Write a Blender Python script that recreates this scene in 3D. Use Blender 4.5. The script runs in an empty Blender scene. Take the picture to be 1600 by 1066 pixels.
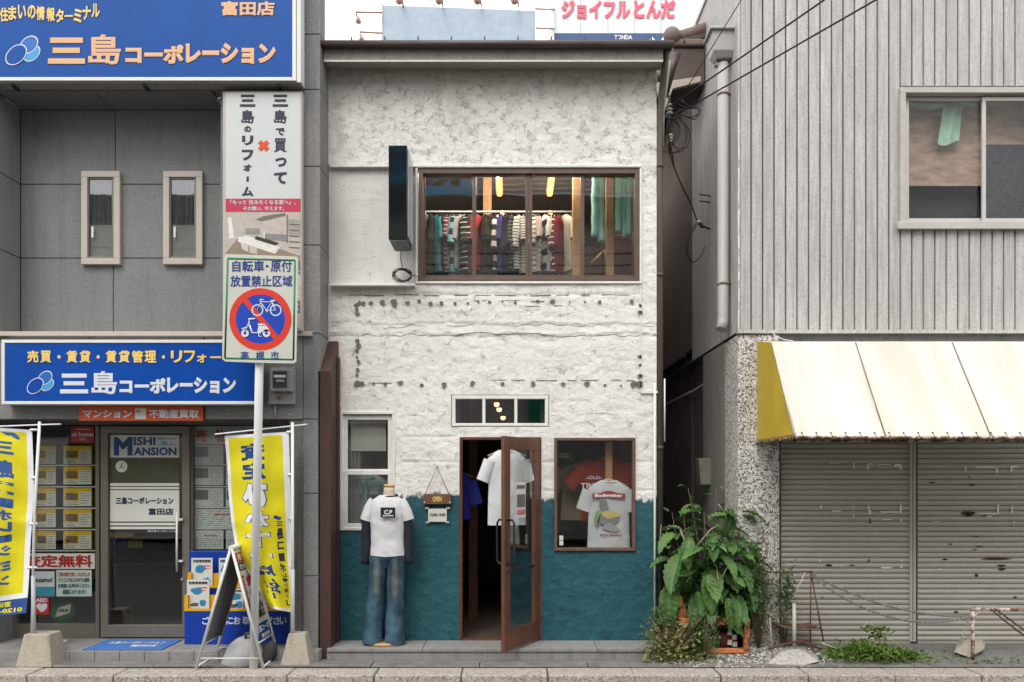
import bpy, math, random
from mathutils import Vector, Matrix, noise
random.seed(7)
S = bpy.context.scene
COL = S.collection
R = math.radians

# ------------------------------------------------------------------ camera, sky, sun, exposure
CAMY, CAMZ, F = -8.0, 1.735, 1240.0
cam = bpy.data.cameras.new('camera'); camo = bpy.data.objects.new('camera', cam); COL.objects.link(camo)
camo.location = (0, CAMY, CAMZ); camo.rotation_euler = (R(90), 0, 0)
cam.sensor_width = 36; cam.lens = F/1600*36; cam.shift_y = 215/1600; cam.clip_end = 600; cam.clip_start = .05
S.camera = camo
W = bpy.data.worlds.new('World'); S.world = W; W.use_nodes = True
wn = W.node_tree.nodes; wl = W.node_tree.links
bg = wn['Background']
sky = wn.new('ShaderNodeTexSky'); sky.sky_type = 'NISHITA'; sky.sun_disc = False
sky.sun_elevation = R(58); sky.sun_rotation = R(200); sky.air_density = 1.0; sky.dust_density = 2.0; sky.ozone_density = 1.0
hs = wn.new('ShaderNodeHueSaturation'); hs.inputs['Saturation'].default_value = .22; hs.inputs['Value'].default_value = 1.0
wl.new(sky.outputs[0], hs.inputs['Color'])
cl = wn.new('ShaderNodeMix'); cl.data_type = 'RGBA'; cl.inputs[0].default_value = .62; cl.inputs[7].default_value = (7.3, 7.15, 6.85, 1)   # even cloud cover over the clear sky
wl.new(hs.outputs[0], cl.inputs[6]); wl.new(cl.outputs[2], bg.inputs[0]); bg.inputs[1].default_value = .15
sun = bpy.data.lights.new('sun', 'SUN'); sun.energy = .8; sun.angle = R(30); sun.color = (1, .97, .92)
suno = bpy.data.objects.new('sun', sun); COL.objects.link(suno); suno.rotation_euler = (R(38), 0, R(-20))
S.view_settings.view_transform = 'Standard'; S.view_settings.look = 'None'
S.view_settings.exposure = 1.22; S.view_settings.gamma = 1; S.view_settings.use_curve_mapping = False
S.cycles.max_bounces = 10; S.cycles.transparent_max_bounces = 16; S.cycles.use_denoising = True
S.cycles.sample_clamp_indirect = 6

# ------------------------------------------------------------------ helpers
def X(px, Y): return (px-800)/F*(Y-CAMY)      # real position of a point seen at px on the plane at depth Y
def Z(py, Y): return CAMZ-(py-748)/F*(Y-CAMY)

def srgb(r, g=None, b=None):
    if g is None: g = b = r
    f = lambda c: ((c/255+.055)/1.055)**2.4 if c > 10 else c/255/12.92
    return (f(r)*.74, f(g)*.74, f(b)*.74)

class MB:
    def __init__(s): s.v = []; s.f = []; s.m = []; s.sm = []
    def add(s, vs, fs, m=0, smooth=False):
        k = len(s.v); s.v += [tuple(v) for v in vs]
        for f in fs: s.f.append([i+k for i in f]); s.m.append(m); s.sm.append(smooth)
        return s
    def box(s, x0, x1, y0, y1, z0, z1, m=0):
        x0, x1 = min(x0, x1), max(x0, x1); y0, y1 = min(y0, y1), max(y0, y1); z0, z1 = min(z0, z1), max(z0, z1)
        return s.add([(x0,y0,z0),(x1,y0,z0),(x1,y1,z0),(x0,y1,z0),(x0,y0,z1),(x1,y0,z1),(x1,y1,z1),(x0,y1,z1)],
              [(0,3,2,1),(4,5,6,7),(0,1,5,4),(1,2,6,5),(2,3,7,6),(3,0,4,7)], m)
    def pbox(s, a, b, c, d, Y0, Y1, m=0):     # pixel rectangle of the front face at depth Y0
        return s.box(X(a,Y0), X(c,Y0), Y0, Y1, Z(d,Y0), Z(b,Y0), m)
    def frame(s, a, b, c, d, w, Y0, Y1, m=0, wb=None): # four bars round a pixel rectangle
        x0, x1, z0, z1 = X(a,Y0), X(c,Y0), Z(d,Y0), Z(b,Y0); wb = wb or w
        s.box(x0, x1, Y0, Y1, z1-w, z1, m); s.box(x0, x1, Y0, Y1, z0, z0+wb, m)
        s.box(x0, x0+w, Y0, Y1, z0+wb, z1-w, m); return s.box(x1-w, x1, Y0, Y1, z0+wb, z1-w, m)
    def quad(s, a, b, c, d, m=0): return s.add([a, b, c, d], [(0,1,2,3)], m)
    def prism(s, pts, off, m=0):              # polygon swept by a vector
        n = len(pts); o = Vector(off); p = [Vector(q) for q in pts]
        return s.add(p+[q+o for q in p], [tuple(range(n))[::-1], tuple(range(n, 2*n))]+[(i, (i+1)%n, n+(i+1)%n, n+i) for i in range(n)], m)
    def tube(s, pts, r, n=8, m=0, cap=True, flat=None, up=None):
        P = [Vector(p) for p in pts]; rs = r if isinstance(r, (list, tuple)) else [r]*len(P)
        vs = []; prev = None
        for i, p in enumerate(P):
            t = (P[min(i+1, len(P)-1)]-P[max(i-1, 0)])
            if t.length < 1e-9: t = Vector((0,0,1))
            t.normalize()
            if prev is None:
                a = Vector(up) if up else (Vector((0,0,1)) if abs(t.z) < .9 else Vector((0,1,0)))
            else: a = prev
            u = (a-t*a.dot(t)).normalized(); w = t.cross(u); prev = u
            for k in range(n):
                an = 2*math.pi*k/n; q = p+(u*math.cos(an)+w*math.sin(an))*rs[i]
                if flat: q = Vector((q.x, p.y+(q.y-p.y)*flat, q.z))
                vs.append(q)
        fs = [(i*n+k, i*n+(k+1)%n, (i+1)*n+(k+1)%n, (i+1)*n+k) for i in range(len(P)-1) for k in range(n)]
        s.add(vs, fs, m, True)
        if cap:
            k = len(s.v)-len(vs)
            s.f.append([k+i for i in range(n)][::-1]); s.m.append(m); s.sm.append(False)
            s.f.append([k+(len(P)-1)*n+i for i in range(n)]); s.m.append(m); s.sm.append(False)
        return s
    def loft(s, rings, n=24, m=0, cap=True):  # rings (cx, cy, cz, rx, ry)
        vs = []
        for (cx, cy, cz, rx, ry) in rings:
            for k in range(n):
                a = 2*math.pi*k/n; vs.append((cx+rx*math.cos(a), cy+ry*math.sin(a), cz))
        L = len(rings)
        s.add(vs, [(i*n+k, i*n+(k+1)%n, (i+1)*n+(k+1)%n, (i+1)*n+k) for i in range(L-1) for k in range(n)], m, True)
        if cap:
            k = len(s.v)-len(vs)
            s.f.append([k+i for i in range(n)][::-1]); s.m.append(m); s.sm.append(False)
            s.f.append([k+(L-1)*n+i for i in range(n)]); s.m.append(m); s.sm.append(False)
        return s
    def disc(s, c, r, t, n=16, m=0, rx=None, wob=0): # disc facing -Y, standing t proud
        rx = rx or r; P = []
        for k in range(n):
            a = 2*math.pi*k/n; q = 1+random.uniform(-wob, wob)
            P.append((c[0]+rx*q*math.cos(a), c[1]-t, c[2]+r*q*math.sin(a)))
        return s.prism(P, (0, t, 0), m)
    def ball(s, c, rx, ry=None, rz=None, n=12, m=0):
        ry = ry or rx; rz = rz or rx; rg = []
        for i in range(1, n):
            a = math.pi*i/n; rg.append((c[0], c[1], c[2]-rz*math.cos(a), rx*math.sin(a), ry*math.sin(a)))
        return s.loft(rg, n*2, m)
    def grid(s, fn, nu, nv, m=0, mf=None, smooth=True): # fn(u,v)->point
        vs = [fn(i/nu, j/nv) for j in range(nv+1) for i in range(nu+1)]
        k = len(s.v); s.v += [tuple(v) for v in vs]
        for j in range(nv):
            for i in range(nu):
                a = k+j*(nu+1)+i; s.f.append([a, a+1, a+nu+2, a+nu+1]); s.sm.append(smooth)
                s.m.append(mf((i+.5)/nu, (j+.5)/nv) if mf else m)
        return s
    def xform(s, M):
        s.v = [tuple(M @ Vector(v)) for v in s.v]; return s
    def warp(s, fn):
        s.v = [tuple(fn(Vector(v))) for v in s.v]; return s
    def mesh(s, name, mats):
        me = bpy.data.meshes.new(name); me.from_pydata(s.v, [], s.f)
        mats = mats if isinstance(mats, (list, tuple)) else [mats]
        for mt in mats: me.materials.append(mt)
        me.polygons.foreach_set('material_index', s.m); me.polygons.foreach_set('use_smooth', s.sm)
        me.update(); return me

def link(name, me, parent=None, loc=None, bevel=0, label=None, kind=None):
    o = bpy.data.objects.new(name, me); COL.objects.link(o)
    if parent is not None:
        o.parent = parent
        if parent.type == 'EMPTY': o.matrix_parent_inverse = Matrix.Translation(parent.location).inverted()
    if loc is not None: o.location = loc
    if bevel:
        b = o.modifiers.new('bevel', 'BEVEL'); b.width = bevel; b.segments = 2; b.limit_method = 'ANGLE'; b.angle_limit = R(50)
    if label: o['label'] = label
    if kind: o['kind'] = kind
    return o
def part(mb, name, mats, parent=None, bevel=0, label=None, kind=None, loc=None):
    return link(name, mb.mesh(name, mats), parent, loc, bevel, label, kind)
def tag(o, label, cat=None, group=None, kind=None):
    o['label'] = label
    if cat: o['category'] = cat
    if group: o['group'] = group
    if kind: o['kind'] = kind
    return o
def thing(name, label, cat, loc=(0,0,0), group=None):
    o = bpy.data.objects.new(name, None); COL.objects.link(o); o.location = loc; o.empty_display_size = .1
    return tag(o, label, cat, group)
def struct(mb, name, mats, label=None, bevel=0, parent=None):
    o = part(mb, name, mats, parent, bevel)
    if parent is None: o['kind'] = 'structure'
    if label: o['label'] = label
    return o

def text_mesh(s, bold=.02, spacing=1.0, line=1.0):
    cu = bpy.data.curves.new('lettering', 'FONT'); cu.body = s; cu.size = 1; cu.bevel_depth = bold; cu.bevel_resolution = 0
    cu.align_x = 'CENTER'; cu.resolution_u = 2; cu.space_character = spacing; cu.space_line = line; cu.fill_mode = 'FRONT'
    ob = bpy.data.objects.new('lettering', cu); me = bpy.data.meshes.new_from_object(ob)
    bpy.data.objects.remove(ob); bpy.data.curves.remove(cu)
    return me
def letters(s, fn, u0, v0, u1, v1, mat, parent, bold=.02, mirror=False, name='lettering', line=1.0, spacing=1.0, label=None, out=(0,-1,0), t=.0015):
    """text fitted to the rectangle u0..u1, v0..v1 (v up) of a surface given by fn(u,v)->point"""
    me = text_mesh(s, bold, spacing, line)
    if not len(me.vertices): return None
    xs = [v.co.x for v in me.vertices]; ys = [v.co.y for v in me.vertices]
    a, b, c, d = min(xs), max(xs), min(ys), max(ys); N = Vector(out); k = t/(2*bold) if bold else 0
    for v in me.vertices:
        tx = (v.co.x-a)/(b-a or 1); ty = (v.co.y-c)/(d-c or 1); z = v.co.z
        if mirror: tx = 1-tx
        v.co = Vector(fn(u0+(u1-u0)*tx, v0+(v1-v0)*ty))+N*((z+bold)*k+.0008)
    me.materials.clear(); me.materials.append(mat)
    return link(name, me, parent, label=label)
def ptext(s, a, b, c, d, Y, mat, parent, bold=.02, **k):   # on a plane facing the street; pixel rectangle
    x0, x1, z0, z1 = X(a,Y), X(c,Y), Z(d,Y), Z(b,Y)
    return letters(s, lambda u, v: Vector((u, Y, v)), x0, z0, x1, z1, mat, parent, bold, **k)
def vert(s): return '\n'.join(s.replace('ー', '｜'))

# ------------------------------------------------------------------ materials
MATS = {}
def nt(name):
    m = bpy.data.materials.new(name); m.use_nodes = True; n = m.node_tree.nodes; l = m.node_tree.links
    return m, n, l, n['Principled BSDF']
def mat(name, col, rough=.7, var=.12, vs=3.0, bump=0, bs=60, metal=0, spec=.4, fine=0, stretch=None, coat=0):
    if name in MATS: return MATS[name]
    m, n, l, p = nt(name)
    p.inputs['Roughness'].default_value = rough; p.inputs['Metallic'].default_value = metal
    p.inputs['Specular IOR Level'].default_value = spec; p.inputs['Coat Weight'].default_value = coat
    tc = n.new('ShaderNodeNewGeometry'); mp = n.new('ShaderNodeMapping'); l.new(tc.outputs['Position'], mp.inputs[0])
    if stretch: mp.inputs['Scale'].default_value = stretch
    tx = n.new('ShaderNodeTexNoise'); tx.inputs['Scale'].default_value = vs; tx.inputs['Detail'].default_value = 6; tx.inputs['Roughness'].default_value = .65
    l.new(mp.outputs[0], tx.inputs['Vector'])
    rp = n.new('ShaderNodeValToRGB'); l.new(tx.outputs[0], rp.inputs[0])
    c = Vector(col)
    rp.color_ramp.elements[0].position = .3; rp.color_ramp.elements[1].position = .7
    rp.color_ramp.elements[0].color = (*(c*(1-var)), 1); rp.color_ramp.elements[1].color = (*(c*(1+var*.7)), 1)
    l.new(rp.outputs[0], p.inputs['Base Color'])
    if bump:
        b = n.new('ShaderNodeTexNoise'); b.inputs['Scale'].default_value = bs; b.inputs['Detail'].default_value = 4
        l.new(mp.outputs[0], b.inputs['Vector'])
        bp = n.new('ShaderNodeBump'); bp.inputs['Strength'].default_value = bump; bp.inputs['Distance'].default_value = .004
        l.new(b.outputs[0], bp.inputs['Height']); l.new(bp.outputs[0], p.inputs['Normal'])
    MATS[name] = m; return m
def glass(name, tint=(.85,.9,.88), refl=.06, rough=.02, bump=0, bs=80):
    m, n, l, p = nt(name); n.remove(p); out = n['Material Output']
    t = n.new('ShaderNodeBsdfTransparent'); t.inputs[0].default_value = (*tint, 1)
    g = n.new('ShaderNodeBsdfGlossy'); g.inputs['Roughness'].default_value = rough; g.inputs[0].default_value = (.95,.97,1,1)
    fr = n.new('ShaderNodeLayerWeight'); fr.inputs[0].default_value = .5      # the same from both sides of the pane
    pw = n.new('ShaderNodeMath'); pw.operation = 'POWER'; pw.inputs[1].default_value = 4.5; l.new(fr.outputs['Facing'], pw.inputs[0])
    a = n.new('ShaderNodeMath'); a.operation = 'ADD'; a.inputs[1].default_value = refl+.035; a.use_clamp = True
    l.new(pw.outputs[0], a.inputs[0]); mx = n.new('ShaderNodeMixShader'); l.new(a.outputs[0], mx.inputs[0])
    l.new(t.outputs[0], mx.inputs[1]); l.new(g.outputs[0], mx.inputs[2]); l.new(mx.outputs[0], out.inputs[0])
    if True:
        tc = n.new('ShaderNodeTexCoord'); b = n.new('ShaderNodeTexNoise'); b.inputs['Scale'].default_value = bs if bump else 1.5
        l.new(tc.outputs['Object'], b.inputs['Vector'])
        bp = n.new('ShaderNodeBump'); bp.inputs['Strength'].default_value = bump or .12; bp.inputs['Distance'].default_value = .003 if bump else .01
        l.new(b.outputs[0], bp.inputs['Height']); l.new(bp.outputs[0], g.inputs['Normal'])
    return m
def emit(name, col, st):
    m, n, l, p = nt(name); p.inputs['Base Color'].default_value = (*col, 1)
    p.inputs['Emission Color'].default_value = (*col, 1); p.inputs['Emission Strength'].default_value = st; return m

def ramp(n, l, src, stops):
    r = n.new('ShaderNodeValToRGB'); e = r.color_ramp.elements
    while len(e) < len(stops): e.new(.5)
    for k, (pos, c) in enumerate(stops):
        e[k].position = pos; e[k].color = (c, c, c, 1) if not hasattr(c, '__len__') else (*c, 1)
    l.new(src, r.inputs[0]); return r.outputs[0]
def noise_n(n, l, vec, scale, detail=5, rough=.6, dist=0):
    t = n.new('ShaderNodeTexNoise'); t.inputs['Scale'].default_value = scale; t.inputs['Detail'].default_value = detail
    t.inputs['Roughness'].default_value = rough; t.inputs['Distortion'].default_value = dist
    if vec is not None: l.new(vec, t.inputs['Vector'])
    return t.outputs[0]
def mixc(n, l, fac, a, b, mode='MIX'):
    m = n.new('ShaderNodeMix'); m.data_type = 'RGBA'; m.blend_type = mode
    for s, v in ((m.inputs[0], fac), (m.inputs[6], a), (m.inputs[7], b)):
        if hasattr(v, 'links') or hasattr(v, 'is_linked'): l.new(v, s)
        elif hasattr(v, '__len__'): s.default_value = (*v, 1)
        else: s.default_value = v
    return m.outputs[2]
def mth(n, l, op, a, b=0.0, clamp=False):
    m = n.new('ShaderNodeMath'); m.operation = op; m.use_clamp = clamp
    for s, v in ((m.inputs[0], a), (m.inputs[1], b)):
        if hasattr(v, 'is_linked'): l.new(v, s)
        else: s.default_value = v
    return m.outputs[0]
def objco(n, l, scale=(1,1,1)):
    tc = n.new('ShaderNodeNewGeometry'); mp = n.new('ShaderNodeMapping'); mp.inputs['Scale'].default_value = scale
    l.new(tc.outputs['Position'], mp.inputs[0]); return mp.outputs[0]

def stucco_mat():
    m, n, l, p = nt('stucco'); co = objco(n, l)
    sp = n.new('ShaderNodeSeparateXYZ'); l.new(co, sp.inputs[0]); z = sp.outputs[2]; x = sp.outputs[0]
    co2 = objco(n, l, (1, 1, 1.9))
    f1 = noise_n(n, l, co2, 34, 5, .7, 1.2); f2 = noise_n(n, l, co2, 75, 3, .65, .8); big = noise_n(n, l, co, 1.6, 6, .6)
    # trowel chips: thin dark hollows along contour lines of a distorted noise
    c1 = ramp(n, l, noise_n(n, l, co2, 19, 4, .65, 1.6), [(.466, 0), (.488, 1), (.510, 0)])
    up = ramp(n, l, mth(n, l, 'SUBTRACT', z, 4.35), [(0, 0), (.5, 1)])
    side = mth(n, l, 'MULTIPLY', mth(n, l, 'LESS_THAN', x, -.965), mth(n, l, 'MULTIPLY', mth(n, l, 'GREATER_THAN', z, 3.69), mth(n, l, 'LESS_THAN', z, 4.90)))
    mask = ramp(n, l, mth(n, l, 'ADD', noise_n(n, l, co, 9.0, 5, .7), mth(n, l, 'MULTIPLY', up, .055)), [(.565, 0), (.625, 1)])
    mask = mth(n, l, 'MULTIPLY', mask, mth(n, l, 'SUBTRACT', 1.0, mth(n, l, 'MULTIPLY', side, .9)))
    chip = mth(n, l, 'MULTIPLY', c1, mask)
    c2 = ramp(n, l, noise_n(n, l, co, 33, 3, .6, .8), [(.68, 0), (.70, 1)])
    chip = mth(n, l, 'MAXIMUM', chip, mth(n, l, 'MULTIPLY', c2, .6))
    white = mixc(n, l, ramp(n, l, big, [(.35, 0), (.7, 1)]), (.735,.715,.675), (.81,.795,.76))
    # grime band that ran down from the eave and up from the openings
    g = ramp(n, l, mth(n, l, 'ADD', mth(n, l, 'MULTIPLY', mth(n, l, 'SUBTRACT', z, 4.75), .72), mth(n, l, 'MULTIPLY', mth(n, l, 'SUBTRACT', noise_n(n, l, objco(n, l, (1.6,1,.6)), 3, 6, .7), .5), 1.1)), [(.25, 0), (.95, 1)])
    white = mixc(n, l, mth(n, l, 'MULTIPLY', g, .60), white, (.36,.33,.285))
    mild = ramp(n, l, noise_n(n, l, objco(n, l, (1,1,.35)), 7, 6, .7), [(.5, 0), (.72, 1)])
    white = mixc(n, l, mth(n, l, 'MULTIPLY', mild, .14), white, (.40,.375,.33))
    spk = ramp(n, l, noise_n(n, l, co2, 62, 3, .7, 1.2), [(.345, 1), (.40, 0)])
    white = mixc(n, l, mth(n, l, 'MULTIPLY', spk, .45), white, (.33,.31,.28))
    white = mixc(n, l, mth(n, l, 'MULTIPLY', chip, .75), white, (.15,.135,.115))
    drip = ramp(n, l, noise_n(n, l, objco(n, l, (14,1,.35)), 1.6, 5, .7), [(.52, 0), (.68, 1)])
    fadez = ramp(n, l, mth(n, l, 'SUBTRACT', 3.72, z), [(0, 0), (.02, 1), (.55, 0)])
    white = mixc(n, l, mth(n, l, 'MULTIPLY', mth(n, l, 'MULTIPLY', drip, fadez), .4), white, (.33,.29,.23))
    teal = mixc(n, l, ramp(n, l, noise_n(n, l, co, 4, 6, .7), [(.3, 0), (.7, 1)]), (.016,.080,.102), (.027,.116,.140))
    teal = mixc(n, l, mth(n, l, 'MULTIPLY', ramp(n, l, noise_n(n, l, co2, 50, 3, .7, 1.0), [(.33, 1), (.43, 0)]), .5), teal, (.003,.045,.065))
    teal = mixc(n, l, mth(n, l, 'MULTIPLY', ramp(n, l, noise_n(n, l, objco(n, l, (1,1,.3)), 9, 6, .7), [(.56, 0), (.72, 1)]), .25), teal, (.06,.17,.19))
    # ragged brushed paint edge
    co3 = objco(n, l, (1.2,1,.9))
    e = mth(n, l, 'ADD', z, mth(n, l, 'MULTIPLY', mth(n, l, 'SUBTRACT', noise_n(n, l, co3, 3.4, 6, .75, 1.2), .5), .30))
    e = mth(n, l, 'ADD', e, mth(n, l, 'MULTIPLY', mth(n, l, 'SUBTRACT', noise_n(n, l, objco(n, l, (1,1,.35)), 38, 4, .7), .5), .10))
    e = mth(n, l, 'ADD', e, mth(n, l, 'MULTIPLY', mth(n, l, 'GREATER_THAN', x, .2), .035))
    edge = ramp(n, l, mth(n, l, 'MULTIPLY', mth(n, l, 'SUBTRACT', e, 1.545), 26, True), [(0, 1), (1, 0)])
    l.new(mixc(n, l, edge, white, teal), p.inputs['Base Color'])
    rg = mixc(n, l, edge, (.9,.9,.9), (.6,.6,.6)); l.new(rg, p.inputs['Roughness'])
    h = mth(n, l, 'ADD', mth(n, l, 'MULTIPLY', f1, 1.0), mth(n, l, 'MULTIPLY', f2, .65)); h = mth(n, l, 'SUBTRACT', h, mth(n, l, 'MULTIPLY', chip, .9))
    bp = n.new('ShaderNodeBump'); bp.inputs['Strength'].default_value = .85; bp.inputs['Distance'].default_value = .013
    l.new(h, bp.inputs['Height']); l.new(bp.outputs[0], p.inputs['Normal']); p.inputs['Specular IOR Level'].default_value = .25
    return m
def worm_mat():      # dark hollows between pale blobs of a sprayed finish
    m, n, l, p = nt('sprayed_stucco'); co = objco(n, l)
    w = ramp(n, l, noise_n(n, l, co, 48, 2, .5, 1.4), [(.455, 0), (.485, 1)])
    big = noise_n(n, l, co, 2, 5, .6)
    pale = mixc(n, l, big, (.56,.53,.50), (.72,.69,.66))
    rust = ramp(n, l, noise_n(n, l, objco(n, l, (2,2,.5)), 2.2, 6, .7), [(.56, 0), (.75, 1)])
    pale = mixc(n, l, mth(n, l, 'MULTIPLY', rust, .4), pale, (.25,.19,.13))
    l.new(mixc(n, l, w, (.12,.108,.096), pale), p.inputs['Base Color']); p.inputs['Roughness'].default_value = .85
    bp = n.new('ShaderNodeBump'); bp.inputs['Strength'].default_value = .8; bp.inputs['Distance'].default_value = .01
    l.new(w, bp.inputs['Height']); l.new(bp.outputs[0], p.inputs['Normal']); return m
def speck_mat(name, base, dark, scale=160, amt=.55, streak=.3, bump=.3, light=None, rough=.8):
    m, n, l, p = nt(name); co = objco(n, l)
    c = mixc(n, l, noise_n(n, l, co, 2.2, 6, .65), [k*.86 for k in base], [k*1.1 for k in base])
    s1 = ramp(n, l, noise_n(n, l, co, scale, 3, .7), [(.36, 1), (.5, 0)])
    c = mixc(n, l, mth(n, l, 'MULTIPLY', s1, amt), c, dark)
    if light:
        c = mixc(n, l, mth(n, l, 'MULTIPLY', ramp(n, l, noise_n(n, l, co, scale*.8, 3, .7), [(.55, 0), (.66, 1)]), amt), c, light)
    st = ramp(n, l, noise_n(n, l, objco(n, l, (5,5,.35)), 2.0, 6, .7), [(.5, 0), (.75, 1)])
    c = mixc(n, l, mth(n, l, 'MULTIPLY', st, streak), c, dark)
    l.new(c, p.inputs['Base Color']); p.inputs['Roughness'].default_value = rough; p.inputs['Specular IOR Level'].default_value = .3
    bp = n.new('ShaderNodeBump'); bp.inputs['Strength'].default_value = bump; bp.inputs['Distance'].default_value = .004
    l.new(s1, bp.inputs['Height']); l.new(bp.outputs[0], p.inputs['Normal']); MATS[name] = m; return m
def wood_mat(name, a, b, axis=2, rough=.5, scale=14):
    m, n, l, p = nt(name); sc = [1,1,1]; sc[axis] = .06
    co = objco(n, l, tuple(s*scale for s in sc))
    g = noise_n(n, l, co, 3.0, 6, .7, 1.2); w = ramp(n, l, noise_n(n, l, objco(n, l), 3.5, 6, .7), [(.42, 0), (.7, 1)])
    c = mixc(n, l, ramp(n, l, g, [(.3, 0), (.7, 1)]), a, b); c = mixc(n, l, mth(n, l, 'MULTIPLY', w, .5), c, [k*.45 for k in a])
    l.new(c, p.inputs['Base Color']); p.inputs['Roughness'].default_value = rough
    bp = n.new('ShaderNodeBump'); bp.inputs['Strength'].default_value = .25; bp.inputs['Distance'].default_value = .003
    l.new(g, bp.inputs['Height']); l.new(bp.outputs[0], p.inputs['Normal']); return m
def stripe_mat(name, a, b, period, duty=.5, var=.1):
    m, n, l, p = nt(name); co = objco(n, l); sp = n.new('ShaderNodeSeparateXYZ'); l.new(co, sp.inputs[0])
    z = mth(n, l, 'ADD', sp.outputs[2], mth(n, l, 'MULTIPLY', noise_n(n, l, co, 7, 2), .05))
    fr = mth(n, l, 'FRACT', mth(n, l, 'DIVIDE', z, period)); k = mth(n, l, 'GREATER_THAN', fr, duty)
    l.new(mixc(n, l, k, a, b), p.inputs['Base Color']); p.inputs['Roughness'].default_value = .9; return m
def rust_mat(name, paint, amt=.5, rust=(.16,.06,.025), scale=14):
    m, n, l, p = nt(name); co = objco(n, l)
    k = ramp(n, l, noise_n(n, l, co, scale, 6, .7), [(amt-.06, 0), (amt+.06, 1)])
    r = mixc(n, l, noise_n(n, l, co, 60, 4), rust, [c*.35 for c in rust])
    l.new(mixc(n, l, k, r, paint), p.inputs['Base Color']); p.inputs['Roughness'].default_value = .75
    bp = n.new('ShaderNodeBump'); bp.inputs['Strength'].default_value = .5; bp.inputs['Distance'].default_value = .003
    l.new(k, bp.inputs['Height']); l.new(bp.outputs[0], p.inputs['Normal']); return m
def shutter_mat():
    m, n, l, p = nt('shutter_paint'); co = objco(n, l)
    c = mixc(n, l, noise_n(n, l, objco(n, l, (.6,1,3)), 3, 6, .7), (.29,.27,.235), (.40,.38,.345))
    f = ramp(n, l, noise_n(n, l, objco(n, l, (1.0,1,3.2)), 3.1, 4, .6, .4), [(.70, 0), (.715, 1)])
    c = mixc(n, l, f, c, (.055,.016,.014))
    l.new(c, p.inputs['Base Color']); p.inputs['Roughness'].default_value = .62; return m

STUCCO = stucco_mat(); WORM = worm_mat()
GRANITE = speck_mat('speckled_panel', (.188,.192,.190), (.085,.087,.088), 85, .5, .4, .3, light=(.32,.32,.305))
GRANITE_P = speck_mat('pillar_tile', (.20,.197,.192), (.08,.08,.08), 80, .55, .45, .3, light=(.34,.34,.33))
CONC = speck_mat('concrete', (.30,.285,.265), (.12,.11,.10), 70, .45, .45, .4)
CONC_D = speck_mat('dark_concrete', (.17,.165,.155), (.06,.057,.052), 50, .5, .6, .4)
KERB = speck_mat('kerb_granite', (.40,.36,.31), (.10,.08,.065), 60, .85, .5, .8, light=(.62,.58,.53))
ASPHALT = speck_mat('asphalt', (.055,.055,.055), (.025,.025,.025), 120, .5, .0, .5, light=(.12,.12,.12))
PAVE = speck_mat('paving', (.16,.152,.142), (.065,.06,.055), 90, .5, .35, .3)
SLAB = speck_mat('step_slab', (.25,.24,.235), (.09,.085,.08), 70, .5, .55, .3)
ALU = mat('aluminium', (.34,.325,.30), .42, .08, 6, metal=.35)
ALU_W = mat('white_aluminium', (.62,.62,.60), .4, .06, 5)
ALU_BR = mat('bronze_aluminium', (.115,.078,.062), .38, .12, 6, metal=.2)
FRAME_G = mat('shopfront_aluminium', (.165,.15,.128), .42, .08, 6, metal=.3)
BEIGE = mat('beige_frame', (.42,.37,.33), .5, .06, 5)
WHITEP = mat('white_paint', (.66,.65,.62), .55, .12, 9, bump=.25, bs=40)
BLACK = mat('black', (.012,.012,.013), .6, .2, 10)
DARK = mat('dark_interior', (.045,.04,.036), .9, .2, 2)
RUBBER = mat('cable_black', (.018,.018,.018), .55, .1, 5)
BLUE_A = mat('blue_sign_upper', srgb(26,86,168), .4, .10, 2, spec=.15, stretch=(1,1,.4))  # paler than the lower sign's blue: reflected sky is put into the colour
BLUE = mat('blue_sign', srgb(2,76,172), .4, .10, 2, spec=.15, stretch=(1,1,.4))
SALMON = mat('salmon_letter', srgb(236,184,140), .5, .03)
LETW = mat('white_letter', srgb(226,230,238), .5, .03)
CREAM = mat('cream_letter', srgb(250,214,120), .5, .05)
OUTL = mat('outline_blue', srgb(30,55,120), .5, .03)
CYAN = mat('cyan_mark', srgb(60,165,225), .5, .03)
MIDB = mat('mid_blue_mark', srgb(30,110,195), .5, .03)
NAVY = mat('navy_ink', srgb(40,48,72), .6, .05)
INK = mat('black_ink', srgb(28,28,32), .6, .05)
RED = mat('red_ink', srgb(205,40,30), .5, .05)
ORANGE = mat('orange_panel', srgb(214,88,40), .5, .05)
CRIM = mat('crimson_strip', srgb(196,46,78), .5, .04)
PAPER = mat('paper', srgb(226,226,218), .7, .04)
PAPER2 = mat('grey_paper', srgb(205,212,206), .7, .05)
YEL = mat('yellow_print', srgb(240,190,30), .6, .08)
GREYP = mat('grey_print', srgb(110,112,110), .7, .3, 30)
LINEP = mat('print_lines', srgb(120,120,120), .7, .2, 30)
CHAR = mat('charcoal_frame', (.03,.03,.032), .5, .1)
GREEN = mat('green_paint', srgb(30,130,85), .5, .06)
SIGNW = mat('sign_white', srgb(214,214,202), .42, .07, 6)
PLAST = mat('vertical_sign_face', srgb(214,218,216), .3, .03, 4)
REDS = mat('sign_red', srgb(228,62,38), .4, .04)
SIGNB = mat('sign_blue', srgb(20,70,190), .4, .04)
GL = glass('window_glass', (.93,.95,.94), .08); GL_D = glass('office_glass', (.88,.91,.88), .10); GL_T = glass("thin_glass", (.95,.96,.95), .03)
BRICKBR = mat('brown_siding', (.14,.10,.083), .8, .2, 2.5, bump=.2, bs=30)
MAROON = mat('maroon_steel', (.058,.026,.024), .6, .2, 4, bump=.15, bs=30)
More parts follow.
